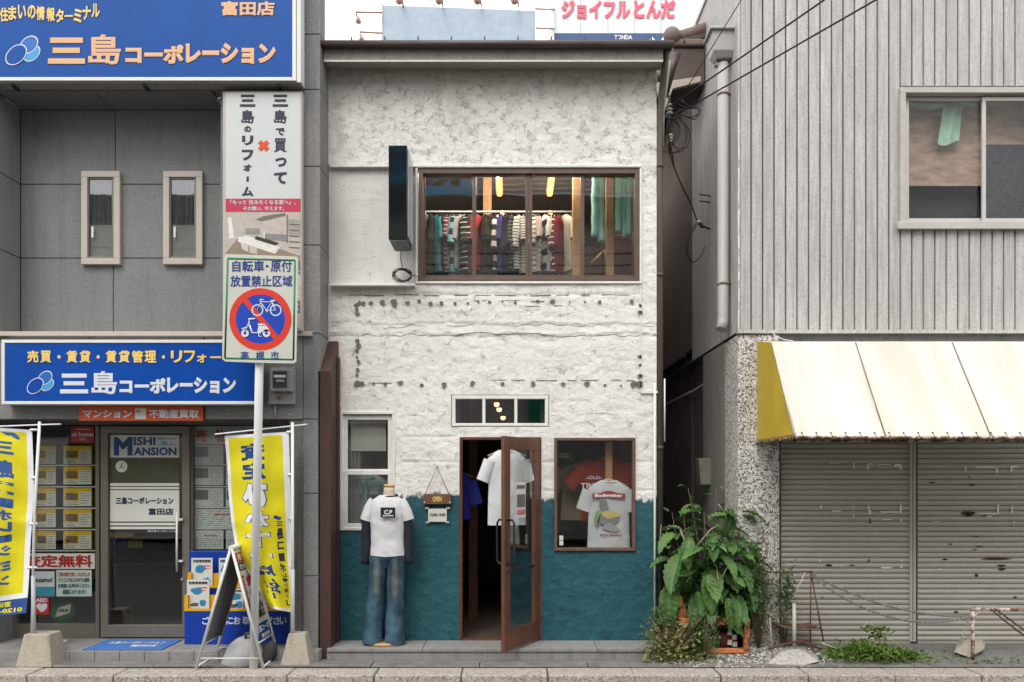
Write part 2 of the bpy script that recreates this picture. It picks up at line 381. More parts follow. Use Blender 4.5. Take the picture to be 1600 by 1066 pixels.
# ------------------------------------------------------------------ ground, road, kerb, drain, step
struct(MB().box(-60, 60, -60, -.99, -.30, -.13), 'road', ASPHALT)
struct(MB().box(-30, 30, -.70, 30, -.20, -.005), 'ground', PAVE)
kerb = thing('kerb', 'pale granite kerb running along the shopfronts', 'kerb'); kerb['kind'] = 'structure'; del kerb['category']
kb = MB().box(-.38, .38, -.99, -.712, -.16, .0); kbm = kb.mesh('kerb_block', KERB)
kx = X(40, -.99)-.38; i = 0
while kx > -8: kx -= .768
while kx < 9:
    kx += .768
    o = link('kerb_block', kbm, kerb, (kx, random.uniform(-.006,.006), random.uniform(-.005,.004)), bevel=.012)
    o.rotation_euler = (0, random.uniform(-.003,.003), random.uniform(-.006,.006))
drain = thing('drain_channel', 'row of slotted covers between kerb and step', 'drain'); drain['kind'] = 'structure'; del drain['category']
dm = mat('drain_steel', (.27,.265,.26), .55, .3, 6, metal=.4)
part(MB().box(-9, 9.5, -.70, -.50, -.004, -.001), 'channel_floor', BLACK, drain)
bars = MB()
for k in range(3): bars.box(-.49, .49, -.697+k*.066, -.659+k*.066, 0, .014)
bars.box(-.495, -.47, -.70, -.50, 0, .009); bars.box(.47, .495, -.70, -.50, 0, .009)
bmesh_ = bars.mesh('drain_cover', dm)
for k in range(-8, 9): link('drain_cover', bmesh_, drain, (k*1.0+.2, 0, random.uniform(0, .004)))
step = thing('entrance_step', 'concrete entrance step in front of the white shop', 'step'); step['kind'] = 'structure'; del step['category']
xs = [-1.78, -.86, .0, .82, 1.62]
for k in range(4):
    part(MB().box(xs[k]+.002, xs[k+1]-.002, -.385, -.001, .07, .105), 'step_slab', SLAB, step, bevel=.006)
part(MB().box(-1.78, 1.62, -.37, -.02, -.02, .0695), 'riser', SLAB, step)
step2 = thing('office_step', 'tiled step in front of the grey office', 'step'); step2['kind'] = 'structure'; del step2['category']
for k in range(22):
    x0 = -7.0+k*.235
    if x0+.235 > -1.83: break
    part(MB().box(x0+.002, x0+.232, -.50, -.455, .0, .1), 'riser_tile', SLAB, step2, bevel=.003)
for k in range(11):
    x0 = -7.0+k*.47
    part(MB().box(x0+.002, x0+.467, -.454, .16, .0, .102), 'floor_tile', SLAB, step2, bevel=.003)

# ------------------------------------------------------------------ the white shop
shop = thing('shop_building', 'narrow two-storey shop with rough white stucco above teal paint', 'building', (0,0,0))
OPEN = [(652,262,1000,441), (705,617,858,667), (533,645,615,828), (718,683,845,1001.5), (867,685,992,860)]
OP = [(X(a,0), X(c,0), Z(d,0), Z(b,0)) for a,b,c,d in OPEN]
SX0, SX1, SZ0, SZ1 = X(513,0), X(1026,0), -.02, 5.86
def lines(a, b, res, cuts):
    c = sorted(set([a, b]+[q for q in cuts if a < q < b])); out = []
    for p, q in zip(c, c[1:]):
        n = max(1, round((q-p)/res)); out += [p+(q-p)*i/n for i in range(n)]
    return out+[b]
gx = lines(SX0, SX1, .016, [q for o in OP for q in o[:2]]+[X(650,0)])
gz = lines(SZ0, SZ1, .016, [q for o in OP for q in o[2:]]+[Z(445,0), Z(258,0)])
grooves_h = [(Z(722,0), -1.1, 1.5), (Z(683,0), -1.1, -.55), (Z(766,0), .3, 1.5), (Z(461,0), -1.6, 1.3)]
cracks = [(Z(522,0), .05, 9.3), (Z(505,0), .035, 3.1)]
def disp(x, z):
    d = .006*noise.noise(Vector((x*9, z*13, 0)))+.006*noise.noise(Vector((x*24, z*34, 3)))+.008*noise.noise(Vector((x*2.2, z*2.2, 7)))
    if x < X(650,0) and Z(445,0) < z < Z(258,0): return .022+d*.35       # smoother recessed panel
    for zc, a, s in cracks:
        zz = zc+a*noise.noise(Vector((x*2.1, s, 0)))+.02*noise.noise(Vector((x*9, s, 2)))
        t = z-zz
        if -.10 < t < 0: d += .006*(1+t/.10)
        if 0 <= t < .05: d -= .004*(1-t/.05)
    for zc, xa, xb in grooves_h:
        if xa < x < xb and abs(z-zc-.006*noise.noise(Vector((x*4, zc, 1)))) < .009: d += .009
    if abs(z-5.0) < .05: d += .002
    return d
mb = MB(); NX, NZ = len(gx), len(gz)
for z in gz:
    for x in gx:
        inh = any(a-1e-5 <= x <= b+1e-5 and c-1e-5 <= z <= d+1e-5 for a, b, c, d in OP)
        mb.v.append((x, 0 if inh else disp(x, z), z))
for j in range(NZ-1):
    for k in range(NX-1):
        cx, cz = (gx[k]+gx[k+1])/2, (gz[j]+gz[j+1])/2
        if any(a < cx < b and c < cz < d for a, b, c, d in OP): continue
        q = j*NX+k; mb.f.append([q, q+1, q+1+NX, q+NX]); mb.m.append(0); mb.sm.append(True)
part(mb, 'front_wall', STUCCO, shop)
# reveals, side walls, back, floors
rv = MB()
for a, b, c, d in OP:
    rv.quad((a,0,c),(a,.14,c),(a,.14,d),(a,0,d)); rv.quad((b,.14,c),(b,0,c),(b,0,d),(b,.14,d))
    rv.quad((a,0,d),(a,.14,d),(b,.14,d),(b,0,d)); rv.quad((a,.14,c),(a,0,c),(b,0,c),(b,.14,c))
part(rv, 'reveal', WHITEP, shop)
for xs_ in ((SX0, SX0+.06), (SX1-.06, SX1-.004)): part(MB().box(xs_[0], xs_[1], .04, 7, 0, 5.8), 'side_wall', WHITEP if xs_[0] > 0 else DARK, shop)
INT = mat('interior_wall', (.22,.19,.165), .9, .2, 2); INTF = wood_mat('old_floor', (.07,.05,.04), (.14,.11,.09), 1, .45, 6)
part(MB().box(SX0+.06, SX1-.06, 4.4, 4.5, 0, 5.8), 'back_wall', INT, shop)
part(MB().box(SX0+.06, SX1-.06, .05, 4.4, 0, .102), 'ground_floor', INTF, shop)
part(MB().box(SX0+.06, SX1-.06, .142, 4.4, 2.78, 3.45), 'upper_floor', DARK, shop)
part(MB().box(SX0+.06, SX1-.06, .142, 4.4, 5.35, 5.45), 'ceiling', INT, shop)
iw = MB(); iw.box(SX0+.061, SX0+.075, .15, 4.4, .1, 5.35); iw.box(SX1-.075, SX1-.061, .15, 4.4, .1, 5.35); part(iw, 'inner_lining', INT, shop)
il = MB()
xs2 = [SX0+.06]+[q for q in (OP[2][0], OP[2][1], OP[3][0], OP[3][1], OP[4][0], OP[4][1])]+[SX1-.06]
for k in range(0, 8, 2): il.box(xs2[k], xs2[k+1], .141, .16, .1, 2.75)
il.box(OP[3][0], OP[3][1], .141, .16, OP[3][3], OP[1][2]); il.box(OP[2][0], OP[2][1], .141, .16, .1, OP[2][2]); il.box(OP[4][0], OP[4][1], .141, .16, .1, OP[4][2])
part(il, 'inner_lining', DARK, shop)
pt = MB(); pt.box(-.50, -.40, 1.2, 1.3, .1, 2.7); part(pt, 'interior_partition', wood_mat('dark_wood', (.10,.035,.015), (.17,.065,.03)), shop)
# eave
ez0 = Z(95, -.24); 
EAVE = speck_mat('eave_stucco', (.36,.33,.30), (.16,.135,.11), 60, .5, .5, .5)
ex0, ex1 = X(506,-.24), X(1036,-.24)
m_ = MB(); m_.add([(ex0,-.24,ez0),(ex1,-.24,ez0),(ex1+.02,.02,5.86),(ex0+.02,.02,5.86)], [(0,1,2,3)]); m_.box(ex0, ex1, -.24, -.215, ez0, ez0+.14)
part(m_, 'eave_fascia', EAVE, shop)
part(MB().box(ex0, ex1, -.246, -.2405, ez0-.012, ez0+.004), 'fascia_bead', WHITEP, shop)
RF = mat('roof_metal', (.075,.055,.05), .5, .25, 4, metal=.3)
m_ = MB(); zt = ez0+.12
m_.prism([(ex0-.03,-.30,zt),(ex0-.03,-.27,zt+.05),(ex0-.03,3.6,zt+1.2),(ex0-.03,3.6,zt+1.1),(ex0-.03,-.2,zt)], (ex1-ex0+.12, 0, 0))
part(m_, 'roof', RF, shop)
g = MB(); g.tube([(ex0-.03,-.30,zt+.01),(ex1+.09,-.30,zt+.01)], .035, 10); part(g, 'gutter', RF, shop)
sg = MB().box(-.006,.006,-.01,.01,0,.05).box(-.012,.012,.01,.02,0,.03)
sgm = sg.mesh('snow_guard', CHAR)
for k in range(11): link('snow_guard', sgm, shop, (X(549+k*52.1,-.28), -.27, zt+.045))
m_ = MB().pbox(1000, 447, 1001.6, 612, -.012, .01); m_.box(X(1001,0), X(1027,0), -.02, 0, Z(615,0), Z(611,0)); part(m_, 'cable_conduit', WHITEP, shop)
m_ = MB().box(X(515,-.03), X(1003,-.03), -.03, .03, Z(261,-.03), Z(257,-.03)); part(m_, 'string_course', WHITEP, shop, bevel=.004)
m_ = MB().box(X(515,-.09), X(648,-.09), -.09, .04, Z(446.5,-.09), Z(443,-.09)); part(m_, 'ledge', WHITEP, shop, bevel=.004)
m_ = MB().box(X(1010,0), X(1026.5,0), -.012, .01, .12, Z(612,0)); 
part(MB().tube([(X(1023,-.02), -.02, .12),(X(1023,-.02), -.02, Z(600,-.02))], .011, 8), 'drain_pipe', WHITEP, shop)
# round scars where an old sign was fixed
SC = mat('bare_mortar', (.14,.13,.11), .9, .3, 40, bump=.4, bs=60)
pts = []
for x, r in ((562,3),(568,4),(580,4),(598,5),(616,6),(637,4),(655,3),(673,4),(690,4),(711,3),(731,2),(747,2),(765,3),(785,2),(805,3),(840,3),(863,4.5),(890,2),(914,2),(937,3),(987,4)): pts.append((x, 473+random.uniform(-2,2), r))
for x, r in ((559,6),(566,5),(584,3),(602,3),(626,4),(659,4),(694,5),(738,5),(785,4),(833,4),(880,4),(917,5.5),(945,2.5),(970,2),(990,6),(1000,6)): pts.append((x, 601+random.uniform(-2,2), r))
for y, r in ((477,5),(484,4),(491,5),(533,4),(541,5),(549,4),(558,3),(566,4),(578,4),(586,3)): pts.append((559+random.uniform(-1.5,1.5), y, r*.9))
for y, r in ((478,3),(489,4),(558,4),(571,3),(588,5)): pts.append((1000, y, r))
for x, y, r in pts:
    r = r/155*.82
    part(MB().disc((X(x,0), -.006, Z(y,0)), r*random.uniform(.8,1.3), .006, 11, rx=r, wob=.25), 'fixing_scar', SC, shop)
hl = MB()
for a, b, y in ((547,985,461),(575,630,598),(760,990,594),(740,850,470),(820,880,478)):
    x = a
    while x < b:
        w = random.uniform(10, 40); yy = y+random.uniform(-.6,.6)
        hl.pbox(x, yy-.32, min(x+w, b), yy+.32, -.005, .004); x += w+random.uniform(1, 25)
part(hl, 'scored_line', SC, shop, kind='stuff')

for yc_, sd, br, r_ in ((523, 3.1, .10, .0035), (508, 8.2, .45, .0022), (649, 5.5, .5, .002)):
    cur = []
    for i in range(171):
        px = 515+i*3; yy = yc_+7*noise.noise(Vector((px*.014, sd, 0)))+3.0*noise.noise(Vector((px*.06, sd, 2)))+1.2*noise.noise(Vector((px*.2, sd, 4)))
        x_, z_ = X(px,0), Z(yy,0)
        gap = noise.noise(Vector((px*.03, sd, 9)))*.5+.5 < br or any(o[0] < x_ < o[1] and o[2] < z_ < o[3] for o in OP)
        if not gap: cur.append((x_, disp(x_, z_)-.001, z_))
        if (gap or i == 170) and len(cur) > 3: part(MB().tube(cur, [r_*(.5+.5*math.sin(math.pi*k/(len(cur)-1))) for k in range(len(cur))], 5), 'crack', SC, shop)
        if gap: cur = []
def sash(parent, a, b, c, d, w, Y, dep, m, gm, nm='window_frame', wb=None):
    f = part(MB().frame(a, b, c, d, w, Y, Y+dep, m=0, wb=wb), nm, m, parent, bevel=.003)
    q = (c-a)*0
    x0, x1, z0, z1 = X(a,Y)+w-.003, X(c,Y)-w+.003, Z(d,Y)+(wb or w)-.003, Z(b,Y)-w+.003
    part(MB().quad((x0,Y+dep*.5,z0),(x1,Y+dep*.5,z0),(x1,Y+dep*.5,z1),(x0,Y+dep*.5,z1)), 'pane', gm, f)
    return f
# upper window: white surround, bronze frame, four sliding sashes
w2 = part(MB().frame(649,259,1003,443,.022,-.022,.05), 'window', WHITEP, shop, bevel=.004)
part(MB().frame(654,264,999,441,.045,-.012,.10), 'window_frame', ALU_BR, w2, bevel=.003)
for k, (a, b) in enumerate(((659,744),(738,826),(826.4,913),(907,995))):
    Yk = .02 if k in (1, 2) else .055
    f = part(MB().frame(a, 268.5, b, 437, .034, Yk, Yk+.025, wb=.045), 'sash', ALU_BR, w2, bevel=.002)
    x0, x1, z0, z1 = X(a,Yk)+.026, X(b,Yk)-.026, Z(437,Yk)+.04, Z(268.5,Yk)-.026
    part(MB().quad((x0,Yk+.012,z0),(x1,Yk+.012,z0),(x1,Yk+.012,z1),(x0,Yk+.012,z1)), 'pane', GL, w2)
# transom
tr = part(MB().frame(706,618,857,666,.035,-.006,.06,wb=.03), 'window', WHITEP, shop, bevel=.004)
for x in (756,806): part(MB().pbox(x-2.3, 623, x+2.3, 662, -.004, .04), 'glazing_bar', WHITEP, tr, bevel=.002)
part(MB().quad((X(708,.02),.022,Z(664,.02)),(X(855,.02),.022,Z(664,.02)),(X(855,.02),.022,Z(620,.02)),(X(708,.02),.022,Z(620,.02))), 'pane', GL, tr)
# left sash window
lw = part(MB().frame(531,643,617,829,.028,-.012,.05), 'window', WHITEP, shop, bevel=.004)
for (a,b,c,d,Y) in ((536,649,613,740,.02),(536,735,613,825,.0)):
    part(MB().frame(a,b,c,d,.045,Y,Y+.03), 'sash', WHITEP, lw, bevel=.003)
    x0,x1,z0,z1 = X(a,Y)+.04, X(c,Y)-.04, Z(d,Y)+.04, Z(b,Y)-.04
    part(MB().quad((x0,Y+.015,z0),(x1,Y+.015,z0),(x1,Y+.015,z1),(x0,Y+.015,z1)), 'pane', GL, lw)
bl = MB(); bl.grid(lambda u,v: (X(548,.1)+u*.36, .10+.004*math.sin(u*9), Z(705,.1)+v*.36), 12, 3); part(bl, 'roller_blind', mat('blind', (.33,.32,.29), .9, .1), lw)
cu = MB(); cu.grid(lambda u,v: (X(544,.12)+u*.12, .14+.02*math.sin(u*20), .6+v*1.8), 16, 2); part(cu, 'curtain', mat('grey_curtain', (.16,.16,.15), .9, .2), lw)
# right display window
WD = wood_mat('frame_wood', (.10,.042,.02), (.17,.075,.038), 2, .55)
WDX = wood_mat('frame_wood_flat', (.10,.042,.02), (.17,.075,.038), 0, .55)
rw = part(MB().frame(866,684,993,861,.03,-.02,.05), 'window', mat('weathered_wood', (.12,.07,.05), .7, .3, 6, stretch=(3,3,3)), shop, bevel=.004)
part(MB().quad((X(868,.0),.01,Z(859,.0)),(X(991,.0),.01,Z(859,.0)),(X(991,.0),.01,Z(686,.0)),(X(868,.0),.01,Z(686,.0))), 'pane', GL_T, rw)
lb = MB(); lb.pbox(874,837,880,844,.006,.009); lb.pbox(874,845,880,852,.006,.009); part(lb, 'sticker', PAPER, rw)
# door frame and open door
RW = wood_mat('red_wood', (.060,.021,.011), (.16,.058,.028), 2, .42); RWX = wood_mat('red_wood_flat', (.060,.021,.011), (.16,.058,.028), 0, .42)
df = MB(); df.pbox(718,683,722.5,1000,-.005,.09); df.pbox(842,683,846,1000,-.005,.09); df.pbox(722.6,683,841.9,687.5,-.005,.09); df.pbox(722.6,998.5,841.9,1001,.0,.09)
part(df, 'door_frame', RW, shop, bevel=.003)
hx, hy = X(841,-.01), -.01
fx, fy = -.085, -.66
dv = Vector((fx-hx, fy-hy, 0)); DL = dv.length; du = dv.normalized(); dn = Vector((du.y, -du.x, 0))
if dn.x > 0: dn = -dn
DZ0, DZ1 = .125, Z(685,-.01)-.01
def dbox(mb, s0, s1, z0, z1, th=.038, o=0):
    p = Vector((hx, hy, 0))
    b = [p+du*s0+dn*(o-th/2), p+du*s1+dn*(o-th/2), p+du*s1+dn*(o+th/2), p+du*s0+dn*(o+th/2)]
    return mb.add([(q.x,q.y,z0) for q in b]+[(q.x,q.y,z1) for q in b], [(0,3,2,1),(4,5,6,7),(0,1,5,4),(1,2,6,5),(2,3,7,6),(3,0,4,7)])
door = part(dbox(dbox(MB(), 0, .115, DZ0, DZ1), DL-.115, DL, DZ0, DZ1), 'door', RW, shop, bevel=.004)
part(dbox(MB(), .116, DL-.116, DZ1-.115, DZ1-.001), 'door_rail', RWX, door, bevel=.003)
part(dbox(MB(), .116, DL-.116, DZ0+.001, DZ0+.19), 'door_rail', RWX, door, bevel=.003)
part(dbox(MB(), .117, DL-.117, .86, .885, th=.02), 'glazing_bar', BLACK, door)
part(dbox(MB(), .112, DL-.112, DZ0+.18, DZ1-.11, th=.006), 'pane', GL, door)
hz0, hz1 = Z(880,-.55), Z(812,-.55)
for sgn in (1, -1):
    P = Vector((hx, hy, 0))+du*(DL-.055); q = dn*sgn
    part(MB().tube([P+q*.019+Vector((0,0,hz0)), P+q*.07+Vector((0,0,hz0)), P+q*.09+Vector((0,0,hz0+.03)), P+q*.09+Vector((0,0,hz1-.03)), P+q*.07+Vector((0,0,hz1)), P+q*.019+Vector((0,0,hz1))], .011, 8), 'handle', BLACK, door)
P = Vector((hx, hy, 0))+du*(DL-.05)
part(MB().tube([P-dn*.035+Vector((0,0,hz0-.06)), P+dn*.035+Vector((0,0,hz0-.06))], .02, 10), 'lock', CHAR, door)

# ------------------------------------------------------------------ garments
def shirt_mesh(w=.50, L=.68, th=.10, sl=.22, sang=25, n=28, wr=.010, seed=0, sw=.095, open_neck=.085):
    """T-shirt hanging in the xz plane, neck at origin; material 0 body, 1 sleeves share"""
    hw = w/2; rg = []
    prof = [(-.0, open_neck, .055), (-.02, open_neck*1.5, .06), (-.045, hw*.72, th*.8), (-.075, hw*.93, th*.95), (-.12, hw*.97, th), (-.20, hw*.93, th), (-.30, hw*.92, th)]
    for z, rx, ry in prof: rg.append((0, 0, z, rx, ry/2))
    k = 10
    for i in range(1, k+1):
        t = i/k; rg.append((0, 0, -.30-(L-.30)*t, hw*(.92+.05*t), th/2*(1+.12*t)))
    B = MB().loft(rg, n, cap=False)
    # turn the hem in so the shirt has thickness
    def f(v):
        nn = noise.noise(Vector((v.x*7+seed, v.z*4, seed)))*.7+noise.noise(Vector((v.x*17+seed+v.z*6, v.z*13-v.x*8, seed*2)))*.55
        s = 1 if v.y > 0 else -1
        v.y += nn*wr*1.6; v.x += noise.noise(Vector((v.z*6, seed, 1)))*wr*.5
        return v
    B.warp(f); SL = []
    for sgn in (-1, 1):
        a = R(90-sang); pts = []; rad = []
        for i in range(8):
            t = i/7; pts.append((sgn*(hw*.80+math.cos(a)*sl*t*1.0+.02*t), 0, -.105-math.sin(a)*sl*t-.01*t)); rad.append(sw*(.98-.12*t))
        T = MB().tube(pts, rad, 14, cap=False, flat=th/(2*sw)*.95, up=(0,0,1)); T.warp(f); SL.append(T)
    return B, SL
def put_shirt(name, label, m, loc, yaw=0, collar=None, group=None, hanger='wood', cat='shirt', **k):
    t = thing(name, label, cat, loc, group); B, SL = shirt_mesh(**k)
    M = Matrix.Translation(loc) @ Matrix.Rotation(R(yaw), 4, 'Z')
    b = part(B.xform(M), 'shirt_body', m, t)
    for s_ in SL: part(s_.xform(M), 'sleeve', m, t)
    on = k.get('open_neck', .085)
    if collar:
        rim = MB().tube([(on*math.cos(a)*1.02, .03*math.sin(a), -.004-.012*(math.sin(a)<0)) for a in [i*math.pi/8 for i in range(17)]], .008, 6, cap=False)
        part(rim.xform(M), 'collar', collar, t)
    if hanger:
        hm = HW if hanger == 'wood' else CHAR
        h = MB().tube([(-.19,0,-.055),(-.08,0,-.012),(0,0,.012),(.08,0,-.012),(.19,0,-.055)], [.009,.011,.013,.011,.009], 8)
        h.tube([(0,0,.01),(0,0,.04),(.018,0,.055),(.02,0,.075),(0,0,.088),(-.018,0,.078)], .0025, 5)
        part(h.xform(M), 'hanger', hm, t)
    return t, M
HW = wood_mat('hanger_wood', (.42,.24,.11), (.55,.34,.17), 0, .5)
def cloth(name, c, var=.12): return mat('cloth_'+name, c, .95, var, 9, bump=.6, bs=16)
C_WHITE = cloth('white', (.55,.55,.56), .08); C_GREY = cloth('heather', (.42,.43,.44), .1); C_RED = cloth('red', (.22,.028,.018)); C_BLUE = cloth('royal', (.03,.035,.30))
C_NAVY = cloth('navy', (.018,.018,.03)); C_KHAKI = cloth('khaki', (.19,.14,.085)); C_SAGE = cloth('sage', (.17,.235,.205)); C_BLK = cloth('black', (.015,.014,.016))

# rail of shirts upstairs, seen edge-on
RY = .95; rz = Z(338, RY)
ra = thing('clothes_rail', 'long steel clothes rail behind the upper window', 'rail', (0, RY, 3.45))
part(MB().tube([(X(655,RY),RY,rz+.05),(X(905,RY),RY,rz+.05)], .012, 8), 'rail_bar', ALU_W, ra)
for px in (664, 784, 900): part(MB().tube([(X(px,RY),RY,3.45),(X(px,RY),RY,rz+.05)], .012, 8), 'upright', ALU_W, ra)
Wh = (.62,.62,.60); Bk = (.02,.02,.022)
RK = [(667,'grey and black thin-striped',stripe_mat('s1',(.15,.15,.15),Bk,.022),.10,'far left'),
 (674,'charcoal patterned',C_BLK,.09,''),(683,'turquoise',cloth('turq',(.05,.33,.40)),.07,''),(690,'dark plum',cloth('plum',(.06,.02,.035)),.09,''),
 (697,'maroon and white striped',stripe_mat('s2',(.12,.03,.05),Wh,.05,.78),.10,''),(705,'lilac grey',cloth('lilac',(.20,.18,.24)),.08,''),
 (712,'pale blue and black block-striped',stripe_mat('s3',(.22,.5,.58),Bk,.15),.10,''),(719,'pale grey',cloth('pg',(.4,.4,.4)),.07,''),
 (727,'black with bold white hoops',stripe_mat('s4',Bk,Wh,.062,.80),.15,''),(738,'dark grey',cloth('dg',(.05,.05,.055)),.10,''),
 (747,'bright red',cloth('bred',(.42,.03,.03)),.16,''),(758,'olive black',cloth('ob',(.035,.03,.02)),.12,''),(769,'black knitted',C_BLK,.12,''),
 (777,'white and black block-striped',stripe_mat('s5',Wh,Bk,.13),.08,''),(784,'violet blue',cloth('vb',(.06,.05,.20)),.09,''),(791,'navy',C_NAVY,.10,''),
 (800,'black pinstriped',stripe_mat('s6',Bk,(.3,.3,.3),.045,.86),.11,''),(811,'white with fine black hoops',stripe_mat('s7',Wh,Bk,.036,.72),.12,''),
 (820,'cream with narrow black hoops',stripe_mat('s8',(.6,.58,.5),Bk,.030,.68),.11,''),(833,'pale pink',cloth('pp',(.5,.38,.38)),.09,''),
 (841,'white with wide grey hoops',stripe_mat('s9',Wh,(.08,.08,.1),.055,.7),.12,''),(851,'navy and white block-striped',stripe_mat('s10',Wh,(.03,.04,.12),.16),.11,''),
 (859,'off-white',cloth('ow',(.5,.5,.45)),.09,''),(866,'maroon with white bars',stripe_mat('s11',(.13,.02,.03),Wh,.07,.74),.11,''),
 (874,'dark red',cloth('dr',(.17,.02,.03)),.11,''),(883,'ivory',cloth('iv',(.55,.52,.42)),.07,''),(893,'lemon yellow',cloth('ly',(.52,.46,.16)),.13,'')]
for k, (px, nm, m, th, _) in enumerate(RK):
    put_shirt('hanging_shirt', nm+' shirt on the rail in the upper window', m, (X(px,RY), RY, rz), yaw=90+random.uniform(-20,20), group='shirts on the upstairs rail', hanger='wire',
        w=.44, L=random.uniform(.64,.70), th=th*1.0, sl=random.uniform(.18,.34), sang=12, n=16, wr=.016, seed=k*3.1, sw=.06, open_neck=.07)
# timber posts
PW = wood_mat('pine_post', (.36,.19,.085), (.50,.29,.14), 2, .6)
for lab, a, b, Y in (('left', 755,768,1.25),('middle', 895,908,.62),('right', 947,959,.62)):
    o = part(MB().box(X(a,Y), X(b,Y), Y, Y+.1, 3.45, 5.35), 'timber_post', PW, shop, bevel=.004)
# mint trousers hung by the window
MINT = cloth('mint', (.30,.58,.50))
for k, (a, b, y0, y1, lab) in enumerate(((924,945,264,377,'long mint garment hanging left of the right-hand upstairs post'),(961,981,264,370,'mint trousers hanging upstairs right beside the post'),(979,996,264,374,'mint trousers hanging in the far right corner of the upper window'))):
    Y = .5; t = thing('hanging_trousers', lab, 'trousers', (X((a+b)/2,Y),Y,Z(y1,Y)), 'mint garments hanging upstairs')
    x0, x1, z0, z1 = X(a,Y), X(b,Y), Z(y1,Y), Z(y0,Y); xm = (x0+x1)/2; hw = (x1-x0)/2
    for s_ in (-1, 1):
        L = MB().loft([(xm+s_*hw*(.30+.25*t_), Y+.01*s_, z1-(z1-z0)*t_*(1-.06*(s_<0)), hw*(.62-.10*t_), .04) for t_ in [i/12 for i in range(13)]], 16)
        L.warp(lambda v: Vector((v.x+.01*noise.noise(v*6), v.y+.02*noise.noise(v*7), v.z+.02*noise.noise(Vector((v.x*20,0,0))))))
        part(L, 'trouser_leg', MINT, t)
t = thing('storage_box', 'dark red box stacked behind mint trousers upstairs', 'box', (X(970,1.2),1.2,3.45)); part(MB().pbox(958,372,990,432,1.2,1.6), 'box_body', cloth('redbox',(.13,.035,.03)), t, bevel=.01); part(MB().pbox(957,368,991,374,1.19,1.61), 'lid', cloth('redbox2',(.19,.05,.04)), t, bevel=.008)
t = thing('wooden_clothes_hanger', 'bare tan wooden hanger dangling near the right upstairs post', 'hanger', (X(940,.55),.55,Z(400,.55)))
part(MB().tube([(X(924,.55),.55,Z(411,.55)),(X(938,.55),.55,Z(398,.55)),(X(944,.55),.55,Z(391,.55)),(X(946,.55),.55,Z(406,.55))], [.008,.016,.014,.008], 8), 'hanger_arms', HW, t)
part(MB().tube([(X(944,.55),.55,Z(391,.55)),(X(946,.55),.55,Z(386,.55)),(X(944,.55),.55,Z(383,.55))], .003, 5), 'hook', CHAR, t)
# ceiling tubes
TUBE = emit('warm_tube', (1.0,.50,.13), 1.6); BULB = emit('warm_bulb', (1.0,.60,.28), 1.3); SPOT = emit('spot_bulb', (1.0,.86,.68), 260)
for x, lab in ((-.155,'left'),(.47,'right')):
    t = thing('tube_light', 'lit yellow tube light on the upstairs ceiling, the %s of two' % lab, 'light', (x,1.2,5.3), 'upstairs tube lights')
    part(MB().box(x-.045, x+.045, .95, 1.98, 5.31, 5.35), 'housing', ALU_W, t)
    part(MB().box(x-.032, x+.032, 1.0, 1.93, 5.262, 5.305), 'tube', TUBE, t, bevel=.015)
for k, (px, py, Y, lab) in enumerate(((680,272,.6,'leftmost bare bulb high in the upper window'),(778,273,.55,'small bulb above the left tube light upstairs'),(866,272,.55,'small bulb above the right tube light upstairs'),(785,333,2.4,'far bulb seen below the left tube light upstairs'),(860,333,2.4,'far bulb seen below the right tube light upstairs'))):
    x, z = X(px,Y), Z(py,Y); t = thing('bulb', lab, 'light', (x,Y,z))
    part(MB().ball((x,Y,z), .028, rz=.035, n=8), 'globe', SPOT if Y < 1 else BULB, t); part(MB().tube([(x,Y,z+.03),(x,Y,max(z+.06, 5.35) if Y < 1 else z+.35)], .009, 6), 'cord', CHAR, t)
for k, (px, py, Y, h) in enumerate(((776,632,1.2,.10),(780,640,1.5,.10),(786,653,2.1,.12))):
    x, z = X(px,Y), Z(py,Y); t = thing('pendant_lamp', 'warm pendant lamp behind the transom, %s of three' % ('highest','middle','lowest')[k], 'lamp', (x,Y,z))
    part(MB().loft([(x,Y,z-.028,.012,.012),(x,Y,z-.02,.026,.026),(x,Y,z+.0,.032,.032),(x,Y,z+.018,.028,.028)], 14), 'shade', BULB, t); part(MB().tube([(x,Y,z+.04),(x,Y,2.78)], .004, 5), 'cord', CHAR, t)

# ground-floor display
PD = wood_mat('pine_board', (.25,.125,.05), (.36,.20,.09), 2, .6)
part(MB().pbox(946,690,957,760,.16,.20).box(X(946,.16),X(957,.16),.16,.2,.1,Z(760,.16)), 'display_post', PD, shop, bevel=.003)
Y = .17
t, M = put_shirt('printed_tshirt', 'grey printed T-shirt on a wooden hanger in the display window', C_GREY, (X(951,.10), .10, Z(751,.10)), 0, C_GREY, w=.45, L=.68, th=.07, sl=.20, sang=16, n=40, seed=4)
yb = .052
pr = MB(); 
xc = X(951,yb)
def arcpt(u, v): return Vector((xc+u, yb-.004, Z(775,yb)+v+.018*math.cos(u*5.5)-.016))
bn = MB().grid(lambda u,v: arcpt(-.165+.33*u, -.022+.05*v), 14, 1); bn2 = MB().grid(lambda u,v: arcpt(-.09+.18*u, .028+.022*v*math.sin(math.pi*u)), 10, 1); bn.add(bn2.v, bn2.f, 0, True)
part(bn, 'print_banner', cloth('printred',(.30,.035,.03)), t)
letters('Budweiser', lambda u, v: arcpt(u, v), -.14, -.012, .14, .022, cloth('printwhite',(.7,.7,.7)), t, .035, name='print_lettering', t=.001)
def blob(a, b, c, col, nm):
    P = [(X(px,yb), yb-.003, Z(py,yb)) for px, py in a]; part(MB().prism(P, (0,.001,0)), nm, cloth('p'+c, col), t)
blob([(936,782),(942,778),(948,782),(951,795),(957,806),(966,804),(968,812),(960,820),(946,822),(938,818),(932,826),(934,812),(940,800),(937,792)],0,'g1',(.16,.18,.18),'print_figure')
